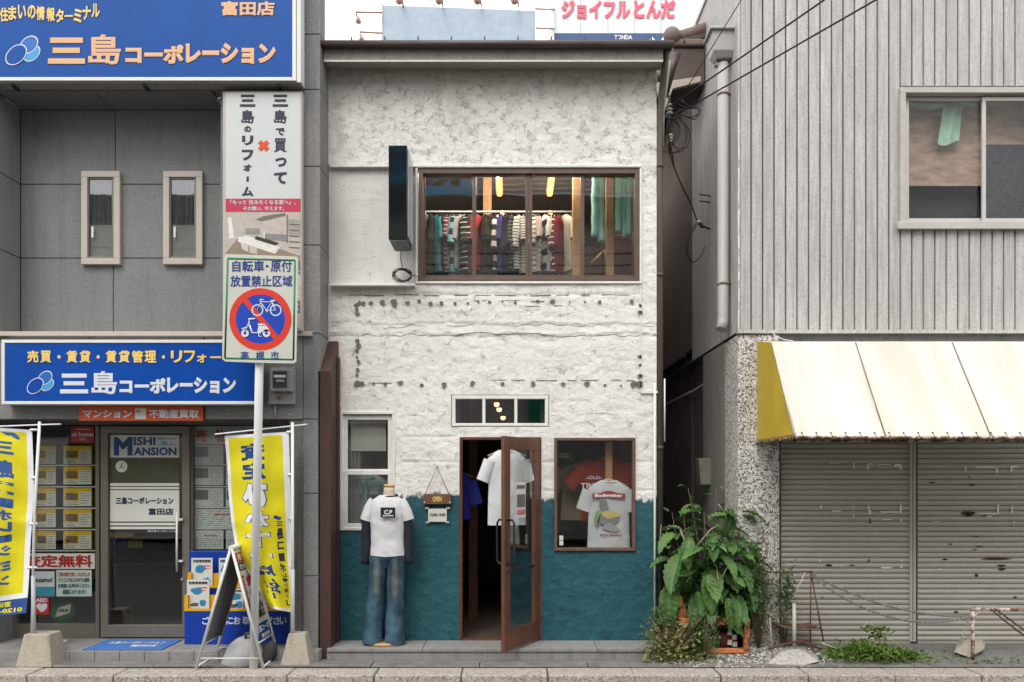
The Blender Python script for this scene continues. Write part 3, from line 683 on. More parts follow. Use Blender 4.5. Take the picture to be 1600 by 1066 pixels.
blob([(931,800),(936,797),(938,806),(935,818),(930,822),(928,812)],0,'g2',(.18,.27,.12),'print_leaf')
yb -= .002
blob([(940,800),(952,798),(965,802),(971,804),(964,808),(950,811),(941,806)],0,'g3',(.42,.36,.10),'print_fish')
blob([(944,820),(952,817),(962,822),(970,829),(960,832),(948,829),(940,826)],0,'g4',(.24,.25,.24),'print_waves')
letters('BASS FISHING', lambda u, v: Vector((u, yb, v)), X(938,yb), Z(838,yb), X(972,yb), Z(834,yb), cloth('printred',(.30,.035,.03)), t, .03, name='print_lettering')
t, M = put_shirt('red_jersey', 'dark red jersey with white lettering behind the grey T-shirt', C_RED, (X(950,.30), .30, Z(716,.30)), 0, C_RED, w=.60, L=.66, th=.08, sl=.24, sang=40, n=36, seed=9)
letters('TRIUMPH', lambda u, v: Vector((u, .235, v)), X(907,.235), Z(763,.235), X(966,.235), Z(755,.235), LETW, t, .02, name='print_lettering')
letters('-OLD-', lambda u, v: Vector((u, .235, v)), X(916,.235), Z(749,.235), X(941,.235), Z(744,.235), LETW, t, .02, name='print_lettering')
put_shirt('khaki_shirt', 'khaki shirt half hidden behind the red jersey', C_KHAKI, (X(915,.5), .5, Z(722,.5)), 8, C_KHAKI, w=.56, L=.62, th=.08, sl=.24, sang=35, n=24, seed=2)
t = thing('window_poster', 'dark poster with faint lettering inside the display window, left', 'poster', (X(885,.6),.6,1.1))
part(MB().pbox(868,690,897,830,.55,.56), 'sheet', cloth('posterblk',(.02,.022,.035)), t)
ptext('12:00\nOPEN', 873, 708, 890, 716, .55, CREAM, t, .02); ptext('古着\n洋服', 873, 770, 896, 802, .55, INK, t, .03)
# sage shirt in the left window
t, M = put_shirt('sage_shirt', 'sage green short-sleeved shirt hanging inside the left sash window', C_SAGE, (X(574,.22), .22, Z(741,.22)), 0, None, w=.42, L=.42, th=.09, sl=.20, sang=48, n=30, seed=6)
mm = MB()
for s_ in (-1, 1): mm.prism([(M @ Vector((s_*a, -.05, b))) for a, b in ((.0,-.06),(.012,.0),(.06,.02),(.085,-.03))], (0,.004,0))
part(mm, 'shirt_collar', C_SAGE, t)
mm = MB()
for s_ in (-1, 1): mm.box(M.translation.x+s_*.085-.045, M.translation.x+s_*.085+.045, .14, .15, M.translation.z-.21, M.translation.z-.12)
mm.box(M.translation.x-.01, M.translation.x+.01, .142, .15, M.translation.z-.40, M.translation.z-.05); part(mm, 'pocket', C_SAGE, t)
# white T-shirt hanging in the doorway and blue one inside
put_shirt('doorway_tshirt', 'plain white T-shirt hanging in the open doorway', C_WHITE, (X(792,-.1), -.12, Z(704,-.12)), 10, C_WHITE, w=.40, L=.74, th=.12, sl=.20, sang=18, sw=.075, n=36, seed=12)
put_shirt('blue_tshirt', 'royal blue sleeve hanging at the left edge of the doorway', C_BLUE, (X(712,.45), .45, Z(738,.45)), 0, C_BLUE, w=.34, L=.5, th=.1, sl=.24, sang=14, n=24, seed=3)
t = thing('notice', 'white notice with a photo fixed inside the door glass', 'poster', (X(812,-.2),-.2,1.3))
def dpt(s_, z, o=-.006):
    q = Vector((hx,hy,0))+du*s_-dn*o; return Vector((q.x, q.y, z))
zz0, zz1 = 1.36, 1.70; s0, s1 = .30, .50
n_ = MB().add([dpt(s1,zz0,.012),dpt(s0,zz0,.012),dpt(s0,zz1,.012),dpt(s1,zz1,.012)], [(0,1,2,3)]); part(n_, 'sheet', PAPER, t)
n_ = MB()
for a,b,c,d in ((.05,.82,.9,.92),(.08,.30,.92,.66)): n_.add([dpt(s1-(s1-s0)*a,zz0+(zz1-zz0)*b,.016),dpt(s1-(s1-s0)*c,zz0+(zz1-zz0)*b,.016),dpt(s1-(s1-s0)*c,zz0+(zz1-zz0)*d,.016),dpt(s1-(s1-s0)*a,zz0+(zz1-zz0)*d,.016)], [(0,1,2,3)])
part(n_, 'printed_photo', GREYP, t)
letters('OLD', lambda u, v: dpt(u, v, .018), s1-.015, zz0+.03, s0+.02, zz0+.08, RED, t, .04, out=tuple(-dn))
# racks deep inside, dark
for k, (x, Y, c) in enumerate(((-.15,1.6,C_BLK),(.05,2.3,C_KHAKI),(-.32,2.6,C_BLK))):
    put_shirt('stock_shirt', ('black shirt hanging deep inside the doorway','khaki shirt hanging at the very back of the shop','black shirt at the back left of the shop')[k], c, (x, Y, 1.95), 60, None, group='shirts inside the ground floor', w=.44, L=.8, th=.12, sl=.3, sang=15, n=16, seed=k)

# ------------------------------------------------------------------ things on the shop front
t = thing('projecting_sign', 'dark teal box sign projecting beside the upper window', 'sign', (X(622,-.45),-.45,Z(389,-.1)))
Y0, Y1 = -.45, -.08; x0, x1, z0, z1 = X(607,Y0), X(636,Y0), Z(374,Y0), Z(227,Y0)
gl_teal = mat('teal_acrylic', (.007,.009,.011), .06, .1, 2, spec=.6)
part(MB().box(x0, x1, Y0, Y1, z0, z1), 'sign_box', gl_teal, t, bevel=.004)
part(MB().box(x0+.01, x1-.01, Y0+.01, Y1-.01, z0-.012, z0-.001), 'sign_base', mat('sign_underside', (.14,.15,.16), .6), t)
part(MB().box(x1+.001, x1+.012, Y0+.02, Y1-.02, z0+.03, z1-.03), 'side_face', mat('sign_side_acrylic', (.30,.31,.34), .2, .1), t, bevel=.002)
m_ = MB()
for z in (z1-.1, z0+.1): m_.box(x0+.03, x1-.03, Y1, .03, z-.03, z+.03)
part(m_, 'bracket', CHAR, t)
t = thing('coiled_cable', 'loose coil of black cable resting on the ledge under the box sign', 'cable', (X(629,-.05),-.05,Z(443,-.05)))
P = [(X(627,-.1),-.1,Z(388,-.1)),(X(626,-.08),-.08,Z(405,-.08)),(X(629,-.06),-.06,Z(420,-.06))]
cx, cz = X(629,-.06), Z(431,-.06)
for k in range(0, 70):
    a = k*.45; r = .07+.035*noise.noise(Vector((a*.4,0,0))); P.append((cx+1.25*r*math.cos(a), -.055+.02*math.sin(a*1.3), cz+r*.85*math.sin(a)+.005))
P += [(X(645,-.05),-.05,Z(430,-.05)),(X(652,-.04),-.04,Z(432,-.04))]
o = part(MB().tube(P, .0048, 6), 'cable_loop', RUBBER, t)
t = thing('open_sign', 'small wooden OPEN board hanging from a cord by the door', 'sign', (X(682,-.04),-.04,Z(787,-.04)))
part(MB().pbox(661,772,705,788,-.045,-.022), 'board', WDX, t, bevel=.003)
part(MB().tube([(X(664,-.03),-.033,Z(773,-.03)),(X(683,-.03),-.03,Z(730,-.03)),(X(702,-.03),-.033,Z(773,-.03))], .004, 6), 'cord', RUBBER, t)
part(MB().disc((X(683,-.03),-.02,Z(730,-.03)), .008, .015), 'nail', CHAR, t)
ptext('OPEN', 676, 776, 690, 784, -.046, CREAM, t, .03)
m_ = MB(); m_.disc((X(663,-.045),-.046,Z(785,-.045)), .007, .003); m_.disc((X(703,-.045),-.046,Z(785,-.045)), .007, .003); part(m_, 'rivet', ALU_W, t)
t = thing('hours_notice', 'white paper with opening hours taped to the teal wall', 'notice', (X(684,-.02),-.02,Z(815,-.02)))
part(MB().pbox(669,795,698,815.5,-.022,-.019), 'sheet', PAPER, t)
ptext('12:00-19:00', 672, 802, 696, 807, -.023, INK, t, .03)
m_ = MB()
for px, py in ((666,794),(699,794),(667,816),(698,816)): m_.pbox(px-2, py-1.5, px+4, py+1.5, -.0245, -.0232)
part(m_, 'tape', mat('tape', (.35,.38,.28), .5), t)

# mannequin
mx, my = X(605,-.2), -.2; t = thing('mannequin', 'mannequin in white C.P T-shirt and flared jeans on a wooden base', 'mannequin', (mx,my,.105))
LW = wood_mat('light_wood', (.50,.30,.12), (.62,.40,.18), 0, .45)
part(MB().loft([(X(601,my),my,.106,.175,.12),(X(601,my),my,.128,.175,.12),(X(601,my),my,.134,.168,.113)], 36), 'base', LW, t)
part(MB().tube([(mx-.085,my,.13),(mx-.083,my,.9)], .014, 10), 'pole', ALU_W, t)
nx = X(608,my); zn = Z(775,my)
part(MB().loft([(nx,my,zn-.06,.075,.065),(nx,my,zn,.062,.056),(nx,my,zn+.05,.054,.050),(nx,my,zn+.085,.052,.048)], 24), 'neck', mat('linen', (.48,.42,.34), .9, .1, 30, bump=.3, bs=200), t)
part(MB().loft([(nx,my,zn+.086,.054,.050),(nx,my,zn+.108,.054,.050),(nx,my,zn+.114,.048,.044)], 24), 'neck_cap', LW, t)
# T-shirt, chest full, slightly twisted
B = MB(); rg = []
zt = zn+.01
prof = [(0,.078,.072),(-.02,.105,.082),(-.045,.143,.092),(-.075,.168,.102),(-.11,.176,.112),(-.16,.178,.118),(-.26,.172,.12),(-.36,.166,.113),(-.46,.164,.110),(-.54,.168,.113),(-.595,.172,.116)]
pf = []
for a, b in zip(prof, prof[1:]):
    for q in range(4): pf.append(tuple(a[i]+(b[i]-a[i])*q/4 for i in range(3)))
pf.append(prof[-1])
B.loft([(mx+.005, my, zt+z, rx, ry) for z, rx, ry in pf], 56, cap=False)
def crease(v):
    s = max(0, min(1, (zt-v.z)/.15)); n1 = noise.noise(Vector((v.x*5+v.z*9, v.z*6-v.x*7, 3.3))); n2 = noise.noise(Vector((v.x*16+v.z*14, v.z*18-v.x*9, 5)))
    d = .007*n1+.008*(1-abs(n2)*2.2)*(.4+abs(n1))+.003*noise.noise(v*45)
    return Vector((v.x+.004*n2, v.y+d*s, v.z+(.004*math.sin(v.x*22) if v.z < zt-.57 else 0)))
B.warp(crease)
tee = part(B, 'tshirt_body', C_WHITE, t)
for s_ in (-1, 1):
    T = MB().tube([(mx+s_*(.122+.080*q**.8), my, zt-.060-.19*q**1.1) for q in [i/9 for i in range(10)]], [.056+.010*math.sin(i/9*2.0) for i in range(10)], 20, cap=False, up=(0,1,0)); T.warp(crease); part(T, 'tshirt_sleeve', C_WHITE, t)
part(MB().tube([(nx+.078*math.cos(a), my+.072*math.sin(a), zt+.004-.02*(1-math.sin(a))*.5) for a in [i*math.pi/10 for i in range(21)]], .011, 8, cap=False), 'neckband', C_NAVY, t)
for s_ in (-1, 1):
    A = MB().tube([(mx+s_*(.190+.035*q+.010*math.sin(q*6)), my-.01+.02*q, zt-.20-.48*q) for q in [i/12 for i in range(13)]], [.048-.008*i/12 for i in range(13)], 16, up=(0,1,0))
    A.warp(lambda v: Vector((v.x+.010*noise.noise(v*14), v.y+.010*noise.noise(v*13+Vector((5,0,0))), v.z))); part(A, 'long_sleeve', C_NAVY, t)
ch = MB().prism([(X(px,my-.13), my-.148, Z(py,my-.13)) for px, py in ((595,793),(618,793),(618,809),(595,808))], (0,.003,0)); part(ch, 'chest_patch', INK, t)
ptext('C.P', 600, 797, 613, 804, my-.150, LETW, t, .04, name='chest_lettering'); part(MB().pbox(598,805.2,614.5,806.6,my-.1515,my-.149), 'chest_underline', LETW, t)
# jeans
def jeans_mat():
    m, n, l, p = nt('denim'); co = objco(n, l); sp = n.new('ShaderNodeSeparateXYZ'); l.new(co, sp.inputs[0])
    fade = ramp(n, l, noise_n(n, l, objco(n, l, (1.2,1,.5)), 6, 5, .6), [(.40, 0), (.68, 1)])
    c = mixc(n, l, fade, (.013,.036,.060), (.048,.108,.155))
    def spot(x0, z0, sx, sz):
        a = mth(n, l, 'DIVIDE', mth(n, l, 'SUBTRACT', sp.outputs[0], x0), sx); b = mth(n, l, 'DIVIDE', mth(n, l, 'SUBTRACT', sp.outputs[2], z0), sz)
        r = mth(n, l, 'ADD', mth(n, l, 'POWER', mth(n, l, 'ABSOLUTE', a), 2), mth(n, l, 'POWER', mth(n, l, 'ABSOLUTE', b), 2))
        return ramp(n, l, mth(n, l, 'ADD', r, mth(n, l, 'MULTIPLY', noise_n(n, l, co, 30, 4), .5)), [(.25, 1), (1.15, 0)])
    w = mth(n, l, 'MAXIMUM', spot(X(617,-.3), .74, .05, .30), spot(X(588,-.3), .76, .045, .30))
    c = mixc(n, l, mth(n, l, 'MULTIPLY', w, .38), c, (.24,.23,.17))
    l.new(c, p.inputs['Base Color']); p.inputs['Roughness'].default_value = .95
    bp = n.new('ShaderNodeBump'); bp.inputs['Strength'].default_value = .35; bp.inputs['Distance'].default_value = .005
    l.new(noise_n(n, l, co2 if False else objco(n, l, (1,1,2)), 55, 4), bp.inputs['Height']); l.new(bp.outputs[0], p.inputs['Normal']); return m
DEN = jeans_mat(); zh = Z(867,my); jb = .128
J = MB()
J.loft([(mx, my, zh+.03-.012*i, .160+.0012*i, .104) for i in range(14)], 48, cap=False); J.warp(lambda v: Vector((mx+(v.x-mx)*(1 if v.z > zh-.02 else 1-.35*min(1,(zh-.02-v.z)/.10)), my+(v.y-my)*(1 if v.z > zh-.03 else 1-.45*min(1,(zh-.03-v.z)/.09)), v.z))); J.warp(lambda v: Vector((v.x, v.y+.006*noise.noise(v*12), v.z))); hips = J
part(hips, 'jeans_waist', DEN, t)
for s_, xb, xt in ((-1, X(582,my), mx-.083), (1, X(617,my), mx+.083)):
    rg = []
    for i in range(34):
        q = i/33; zc = zh-.005-(zh-.005-jb)*q; e = q*q*(3-2*q)
        wd = .094-.012*math.sin(min(1,q/.5)*math.pi/2)+.018*max(0,(q-.45)/.55)**1.3
        rg.append((xt+(xb-xt)*e, my-.0, zc, wd, .10-.02*math.sin(math.pi*min(1,q*1.2))+.01*q))
    L = MB().loft(rg, 32, cap=False)
    L.warp(lambda v: Vector((v.x+.006*noise.noise(Vector((v.x*6, 0, v.z*9))), v.y+.016*noise.noise(Vector((v.x*8+v.z*4, 0, v.z*11)))+.007*noise.noise(v*28), v.z+(.012*noise.noise(Vector((v.x*12, v.y*12, 0))) if v.z < .16 else 0))))
    part(L, 'jeans_leg', DEN, t)
# ------------------------------------------------------------------ grey office on the left
YF, YG = -.35, .12
off = thing('office_building', 'grey panelled two-storey office with recessed upper front', 'building', (-5, 0, 0))
XL = -9.0
PXR = X(500, YF); PXL = X(474, YF)
core = MB(); 
core.box(PXR-.30, PXR-.012, YF+.02, 8, 0, 5.6)                     # party wall
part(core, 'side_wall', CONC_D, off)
# pillar panels (front and return) with open joints
js = [8.2, 6.02]+[Z(y, YF) for y in (140,260,383,521)]
js2 = [Z(y, YF) for y in (521,655,771,900,1031)]
for k, (zz1, zz0) in enumerate(list(zip(js, js[1:]))+list(zip(js2, js2[1:]))):
    part(MB().box(PXL, PXR, YF, YF+.02, zz0+.004, zz1-.004), 'pillar_panel', GRANITE_P, off, bevel=.003)
    part(MB().box(PXR-.012, PXR, YF+.021, 1.0 if zz1 < 6.1 else -.14, zz0+.004, zz1-.004), 'pillar_panel', GRANITE_P, off, bevel=.003)
# wall behind the vertical sign, wall above the shopfront
part(MB().box(X(348,YF)-.02, PXL-.003, YF+.002, YF+.1, Z(522,YF), 5.6), 'front_wall', GRANITE, off)
for a, b in ((-400,139),(141,318),(320,473)):
    part(MB().box(X(a,YF), X(b,YF), YF, YF+.3, Z(655,YF), Z(526,YF)), 'lintel_panel', GRANITE_P, off, bevel=.003)
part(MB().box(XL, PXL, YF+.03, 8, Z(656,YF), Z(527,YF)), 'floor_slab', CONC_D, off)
lg = MB().box(XL, X(487,YF-.04), YF-.045, .03, Z(525,YF-.04), Z(518,YF-.04)); part(lg, 'ledge', BEIGE, off, bevel=.004)
# recess
YB = .03; zs = Z(143.5, YF)
XR0 = X(32, YB)
rows = [(Z(172,YB), Z(288,YB)), (Z(288,YB), Z(403.5,YB)), (Z(403.5,YB), Z(521,YF))]
g_ = .004
RP = [((32,180),0),((180,352),0),((32,352),1),((32,177),2),((177,352),2)]
for (a, b), r in RP:
    part(MB().box(X(a,YB)+g_, X(b,YB)-g_, YB, YB+.03, rows[r][1]+g_, rows[r][0]-g_), 'wall_panel', GRANITE, off, bevel=.003)
for r in rows: part(MB().box(XR0-.03, XR0, YF, YB-.002, r[1]+g_, r[0]-g_), 'wall_panel', GRANITE, off, bevel=.003)
for k, (a, b) in enumerate(((32,178),(178,352))):
    part(MB().box(X(a,YB)+g_, X(b,YB)-g_, YF, YB-.002, zs+.001, zs+.03), 'soffit_panel', GRANITE, off, bevel=.002)
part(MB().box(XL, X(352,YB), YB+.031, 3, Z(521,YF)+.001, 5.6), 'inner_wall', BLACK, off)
part(MB().box(XL, XR0-.031, YF, YB+.03, Z(521,YF), 8.2), 'front_wall', GRANITE, off)
part(MB().box(XR0-.03, PXR-.013, YF+.03, -.16, zs+.031, 8.2), 'upper_wall', GRANITE, off)
curtm = mat('dim_curtain', (.05,.055,.06), .9, .5, 6, stretch=(6,1,.4))
for a, b in ((126.5,187),(254.5,316)):
    wv = part(MB().frame(a, 267, b, 413, .062, YB-.045, YB+.0), 'window', BEIGE, off, bevel=.004)
    part(MB().frame(a+9, 276.5, b-9, 404, .022, YB-.030, YB-.008), 'sash', FRAME_G, wv, bevel=.002)
    yg = YB-.018; x0,x1,z0,z1 = X(a+12,yg), X(b-12,yg), Z(401,yg), Z(279,yg)
    part(MB().quad((x0,yg,z0),(x1,yg,z0),(x1,yg,z1),(x0,yg,z1)), 'pane', GL_D, wv)
    part(MB().grid(lambda u,v: (x0+(x1-x0)*u, YB-.006-.004*math.sin(u*30), z0+(z1-z0)*(.42+.58*v)), 24, 1), 'curtain', curtm, wv)
    part(MB().pbox((a+b)/2-14, 354, (a+b)/2-11, 371, YB-.034, YB-.03), 'handle', ALU_W, wv)
# ground floor shopfront
zt = Z(663, YG)
part(MB().box(XL, X(20,YG), YF+.1, YG+.1, 0, Z(656,YF)), 'side_wall', GRANITE, off)
sf = part(MB().box(X(20,YG), X(478,YG), YG-.02, YG+.06, Z(664,YG), Z(655,YG)+.08), 'shopfront_frame', FRAME_G, off, bevel=.003)
def fr(a, b, c, d, Y=YG, dep=.06, m=FRAME_G, nm='frame_bar', par=None): return part(MB().pbox(a, b, c, d, Y, Y+dep), nm, m, par or sf, bevel=.002)
fr(20,665,23,997); fr(149,665,155,997); fr(23,975,148.8,997, YG+.002); fr(296,665,301,997); fr(301,975,470,997, YG+.002); fr(470,665,478,997)
def pane(a,b,c,d,Y,par,m=GL_D): part(MB().quad((X(a,Y),Y,Z(d,Y)),(X(c,Y),Y,Z(d,Y)),(X(c,Y),Y,Z(b,Y)),(X(a,Y),Y,Z(b,Y))), 'pane', m, par)
pane(22,666,150,976,YG+.03,sf); pane(300,666,471,976,YG+.03,sf)
dr = part(MB().frame(157,666,296,996,.075,YG-.03,YG+.02,wb=.125), 'sliding_door', FRAME_G, off, bevel=.003)
pane(166,676,286,980,YG+.0,dr)
part(MB().tube([(X(277,YG-.06),YG-.07,Z(893,YG-.06)),(X(277,YG-.06),YG-.07,Z(800,YG-.06))], .011, 8), 'door_handle', ALU_W, dr)
for y in (812,877): part(MB().pbox(277,y-1.5,285,y+1.5,YG-.065,YG-.03), 'handle_bracket', ALU_W, dr)
part(MB().disc((X(285,YG-.03),YG-.03,Z(905,YG-.03)), .014, .012), 'lock', ALU, dr)
Yd = YG-.004
def film(a,b,c,d,m,nm,par,Y=Yd): return part(MB().pbox(a,b,c,d,Y-.001,Y), nm, m, par)
film(172,680,280,715,PAPER,'door_film',dr); film(172,715.6,280,754,mat('olive_film',(.055,.055,.028),.5,.1),'door_film',dr)
film(172,755,280,759.5,PAPER,'door_film',dr); film(172,761,280,764.5,PAPER,'door_film',dr); film(172,766,280,815,PAPER,'door_film',dr)
film(172,817,274,821,PAPER,'door_film',dr); film(172,823,274,827,PAPER,'door_film',dr)
DB = mat('deep_blue_ink', srgb(25,75,135), .5, .04)
ptext('M',178,683,207,712,Yd-.002,DB,dr,.05); ptext('ISHI',209,683,243,696,Yd-.002,DB,dr,.035); ptext('ANSION',209,699,276,712,Yd-.002,DB,dr,.035)
ptext('三島マンション',246,684,275,687,Yd-.002,NAVY,dr,.02); m_=MB().pbox(247,694.5,275,695.5,Yd-.002,Yd-.001)
for a,b in ((253,690),(256,688.5),(259,691),(266,692)): m_.pbox(a,b,a+2.2,694.4,Yd-.002,Yd-.001)
part(m_,'house_mark',CYAN,dr)
part(MB().disc((X(190,Yd),Yd,Z(729,Yd)), .06, .002, 20, rx=.06), 'round_sticker', PAPER, dr)
ptext('人',186,724,194,733,Yd-.003,NAVY,dr,.02)
ptext('三島コーポレーション',181,777,271,788,Yd-.002,NAVY,dr,.045); ptext('富田店',232,794,271,805,Yd-.002,NAVY,dr,.035)
ptext('㈱三島コーポレーション',231,828.5,279,831.5,Yd-.002,LETW,dr,.02)
# dim office inside
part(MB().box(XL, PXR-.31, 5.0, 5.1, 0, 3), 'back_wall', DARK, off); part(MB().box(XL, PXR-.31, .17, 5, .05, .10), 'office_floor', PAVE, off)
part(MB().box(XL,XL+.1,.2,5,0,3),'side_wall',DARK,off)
t = thing('reception_desk', 'brown reception desk inside the office door', 'desk', (X(225,1.6),1.6,.1))
part(MB().pbox(170,885,290,972,1.6,2.1), 'desk_front', mat('desk_brown',(.07,.045,.03),.5,.2,5), t, bevel=.01); part(MB().pbox(165,880,295,885,1.55,2.15), 'desk_top', mat('desk_grey',(.16,.15,.14),.4), t, bevel=.005)
part(MB().pbox(180,850,215,868,2.0,2.05).pbox(195,868,200,880,2.0,2.04), 'monitor', BLACK, t); part(MB().pbox(240,862,276,879,1.8,2.0), 'paper_tray', GREYP, t)
t = thing('yellow_wall_chart', 'yellow and blue chart low behind the office door glass', 'poster', (X(190,.8),.8,1.0)); part(MB().pbox(172,833,208,839,.8,.81),'header',YEL,t); part(MB().pbox(172,839.5,200,858,.8,.81),'sheet',mat('chart_blue',srgb(40,60,90)),t); part(MB().pbox(200.5,845,222,856,.8,.81),'sheet',mat('chart_green',srgb(150,150,40)),t)

# property sheets on wire shelves
shelfm = ALU_W
Ys = YG+.06
for k, y in enumerate((726.5, 760, 793.5, 827, 860)):
    part(MB().pbox(22, y, 149, y+1.6, Ys, Ys+.02), 'sheet_shelf', shelfm, off)
def sheet_yellow(a, b, c, d, lab, grp):
    t = thing('property_sheet', lab, 'sheet', (X((a+c)/2,Ys), Ys, Z(d,Ys)), grp); w, h = c-a, d-b; Y = Ys+.004
    part(MB().pbox(a,b,c,d,Y,Y+.002), 'sheet', PAPER, t)
    part(MB().pbox(a,b,c,b+h*.2,Y-.001,Y-.0002), 'header', YEL, t)
    part(MB().pbox(a+w*.02,b+h*.2,a+w*.55,b+h*.72,Y-.001,Y-.0002), 'yellow_panel', YEL, t)
    m_ = MB(); x0 = a+w*.08; m_.pbox(x0, b+h*.27, a+w*.5, b+h*.66, Y-.002, Y-.0011); part(m_, 'photo', random.choice((GREYP, mat('photo_brown',srgb(120,105,80),.7,.5,25), mat('photo_dark',srgb(70,72,74),.7,.5,25))), t)
    m_ = MB()
    for q in range(5): m_.pbox(a+w*.60, b+h*(.28+q*.135), a+w*random.uniform(.8,.95), b+h*(.31+q*.135), Y-.001, Y-.0002)
    for q in range(2): m_.pbox(a+w*.06, b+h*(.80+q*.1), a+w*random.uniform(.4,.54), b+h*(.83+q*.1), Y-.001, Y-.0002)
    part(m_, 'print_line', LINEP, t, kind='stuff')
ORD = ['top','second','third','fourth','fifth']
for r, y in enumerate((697, 729, 763, 796, 830)):
    sheet_yellow(99, y, 143, y+28, 'yellow-headed property sheet in the %s row, right column of the left office window' % ORD[r], 'property sheets in the left office window')
    sheet_yellow(56, y, 87, y+28, 'yellow-headed property sheet in the %s row, behind the left flag pole' % ORD[r], 'property sheets in the left office window')
def sheet_grey(a, b, c, d, lab, kind=0):
    t = thing('listing_sheet', lab, 'sheet', (X((a+c)/2,Ys), Ys, Z(d,Ys)), 'listing sheets in the right office window'); w, h = c-a, d-b; Y = Ys+.004
    part(MB().pbox(a,b,c,d,Y,Y+.002), 'sheet', PAPER2, t)
    m_ = MB()
    if kind == 0: part(MB().pbox(a+w*.03,b+h*.08,a+w*.5,b+h*.62,Y-.0015,Y-.0002), 'photo', random.choice((mat('photo_teal',srgb(75,98,98),.7,.6,18,stretch=(1,1,3)), mat('photo_slate',srgb(80,84,92),.7,.6,18,stretch=(1,1,3)))), t)
    x0 = .55 if kind == 0 else .05
    for q in range(8):
        x = x0
        while x < .93:
            ww = random.uniform(.04,.16); m_.pbox(a+w*x, b+h*(.1+q*.11), min(a+w*(x+ww), c-w*.03), b+h*(.13+q*.11), Y-.001, Y-.0002); x += ww+random.uniform(.02,.08)
    part(m_, 'print_line', LINEP, t, kind='stuff')
    if kind == 1: part(MB().pbox(a+w*.35,b+h*.25,a+w*.8,b+h*.31,Y-.0015,Y-.0002), 'red_line', mat('dull_red',srgb(190,80,70)), t)
rr = 0
for y in (696, 729, 763, 796, 829):
    rr += 1
    part(MB().pbox(301, y-3.2, 470, y-1.8, Ys, Ys+.02), 'sheet_shelf', shelfm, off)
    wds = ((302,349),(353,398),(402,436),(440,470)) if rr != 4 else ((302,392),(398,468))
    for q, (a, b) in enumerate(wds):
        sheet_grey(a, y, b, y+29, 'printed listing sheet in the %s row of the right office window, %s' % (ORD[rr-1], ('at the left end','second from left','third from left','at the right end')[q if rr != 4 else (0,3)[q]]), 1 if rr > 3 or q > 1 else 0)
t = thing('sale_banner', 'pale strip with red characters above the right window listings', 'banner', (X(380,Ys),Ys,Z(692,Ys)))
part(MB().pbox(302,666,470,693,Ys+.002,Ys+.005), 'sheet', PAPER2, t); Y = Ys+.001
ptext('売',306,671,324,691,Y,RED,t,.03); ptext('物',336,671,354,691,Y,RED,t,.03); ptext('件',385,671,403,691,Y,RED,t,.03)
t = thing('red_window_sign', 'red panel at the right end of the right office window', 'sign', (X(464,Ys),Ys-.01,Z(683,Ys))); part(MB().pbox(458,667,470,683,Ys-.015,Ys-.01), 'panel', RED, t)
t = thing('red_plate', 'small red at home plate at the top of the left office window', 'sign', (X(128,YG),YG,Z(692,YG)))
part(MB().pbox(111,666.5,147,692,YG+.02,YG+.026), 'plate', mat('plate_red',srgb(180,20,34),.4), t); ptext('at home',113,675,145,682,YG+.019,LETW,t,.03); m_ = MB().pbox(118,670.5,141,671.5,YG+.018,YG+.0195); part(m_,'roof_line',LETW,t); ptext('加盟店',124,685,134,688.5,YG+.019,LETW,t,.02)
t = thing('free_valuation_sign', 'white strip with large red 査定無料 in the left office window', 'sign', (X(100,YG),YG,Z(889,YG)))
part(MB().pbox(26,865,148,889,YG+.02,YG+.026), 'strip', PAPER, t); ptext('査定無料',36,867,145,887,YG+.019,mat('red_brush',srgb(176,36,34)),t,.035)
t = thing('handwritten_poster', 'pale poster of coloured handwritten lines below the red valuation strip', 'poster', (X(115,YG),YG,Z(930,YG)))
part(MB().pbox(88,891,143,932,YG+.02,YG+.026), 'sheet', mat('poster_pale',srgb(205,220,212)), t)
TEALI = mat('teal_ink', srgb(20,90,90)); 
ptext('三島の物件を探してみませんか',90,894,141,901,YG+.019,mat('ink_orange',srgb(190,90,40)),t,.03); ptext('パソコンでもスマホでも簡単',91,903,140,910,YG+.019,TEALI,t,.03); ptext('お気軽にお声がけください',91,912,141,919,YG+.019,TEALI,t,.03); ptext('相談にのります!!',98,921,134,929,YG+.019,TEALI,t,.03)
t = thing('listing_site_poster', 'pale blue suumo! poster beside the handwritten one', 'poster', (X(70,YG),YG,Z(932,YG)))
part(MB().pbox(50,893,85,932,YG+.02,YG+.026), 'sheet', mat('poster_white2',srgb(205,216,214)), t); ptext('suumo!',55,902,82,910,YG+.019,INK,t,.03); part(MB().pbox(50,917,85,932,YG+.018,YG+.0195), 'blue_band', mat('band_cyan',srgb(60,150,175)), t)
t = thing('aed_sticker', 'square red AED sticker with a white heart low in the left window', 'sticker', (X(65,YG),YG,Z(960,YG)))
part(MB().pbox(54,933,76,960,YG+.02,YG+.026), 'plate', RED, t); ptext('AED',56,935,74,941,YG+.019,LETW,t,.04); ptext('♥',57,943,74,957,YG+.0185,LETW,t,.02)
t = thing('green_cushion', 'round green cushion with a white label on the office window floor', 'cushion', (X(98,.35),.35,Z(975,.35)))
GC = mat('green_plush', (.04,.28,.03), .85, .2, 30, bump=.3, bs=90); part(MB().ball((X(98,.35),.35,Z(957,.35)), .128, .11, .118, 12), 'cushion_body', GC, t)
part(MB().add([(X(85,.22),.225,Z(965,.22)),(X(108,.22),.225,Z(958,.22)),(X(110,.22),.235,Z(944,.22)),(X(90,.22),.235,Z(950,.22))],[(0,1,2,3)]), 'label_card', PAPER, t)
ptext('4号店',91,951,107,957,.222,INK,t,.03)
t = thing('outdoor_plates', 'white round plate lying on the office step', 'plate', (X(86,-.05),-.05,.103)); t.name = 'round_plate'
part(MB().loft([(X(86,-.1),-.1,.103,.10,.10),(X(86,-.1),-.1,.112,.11,.11)], 24), 'plate_disc', PAPER, t)

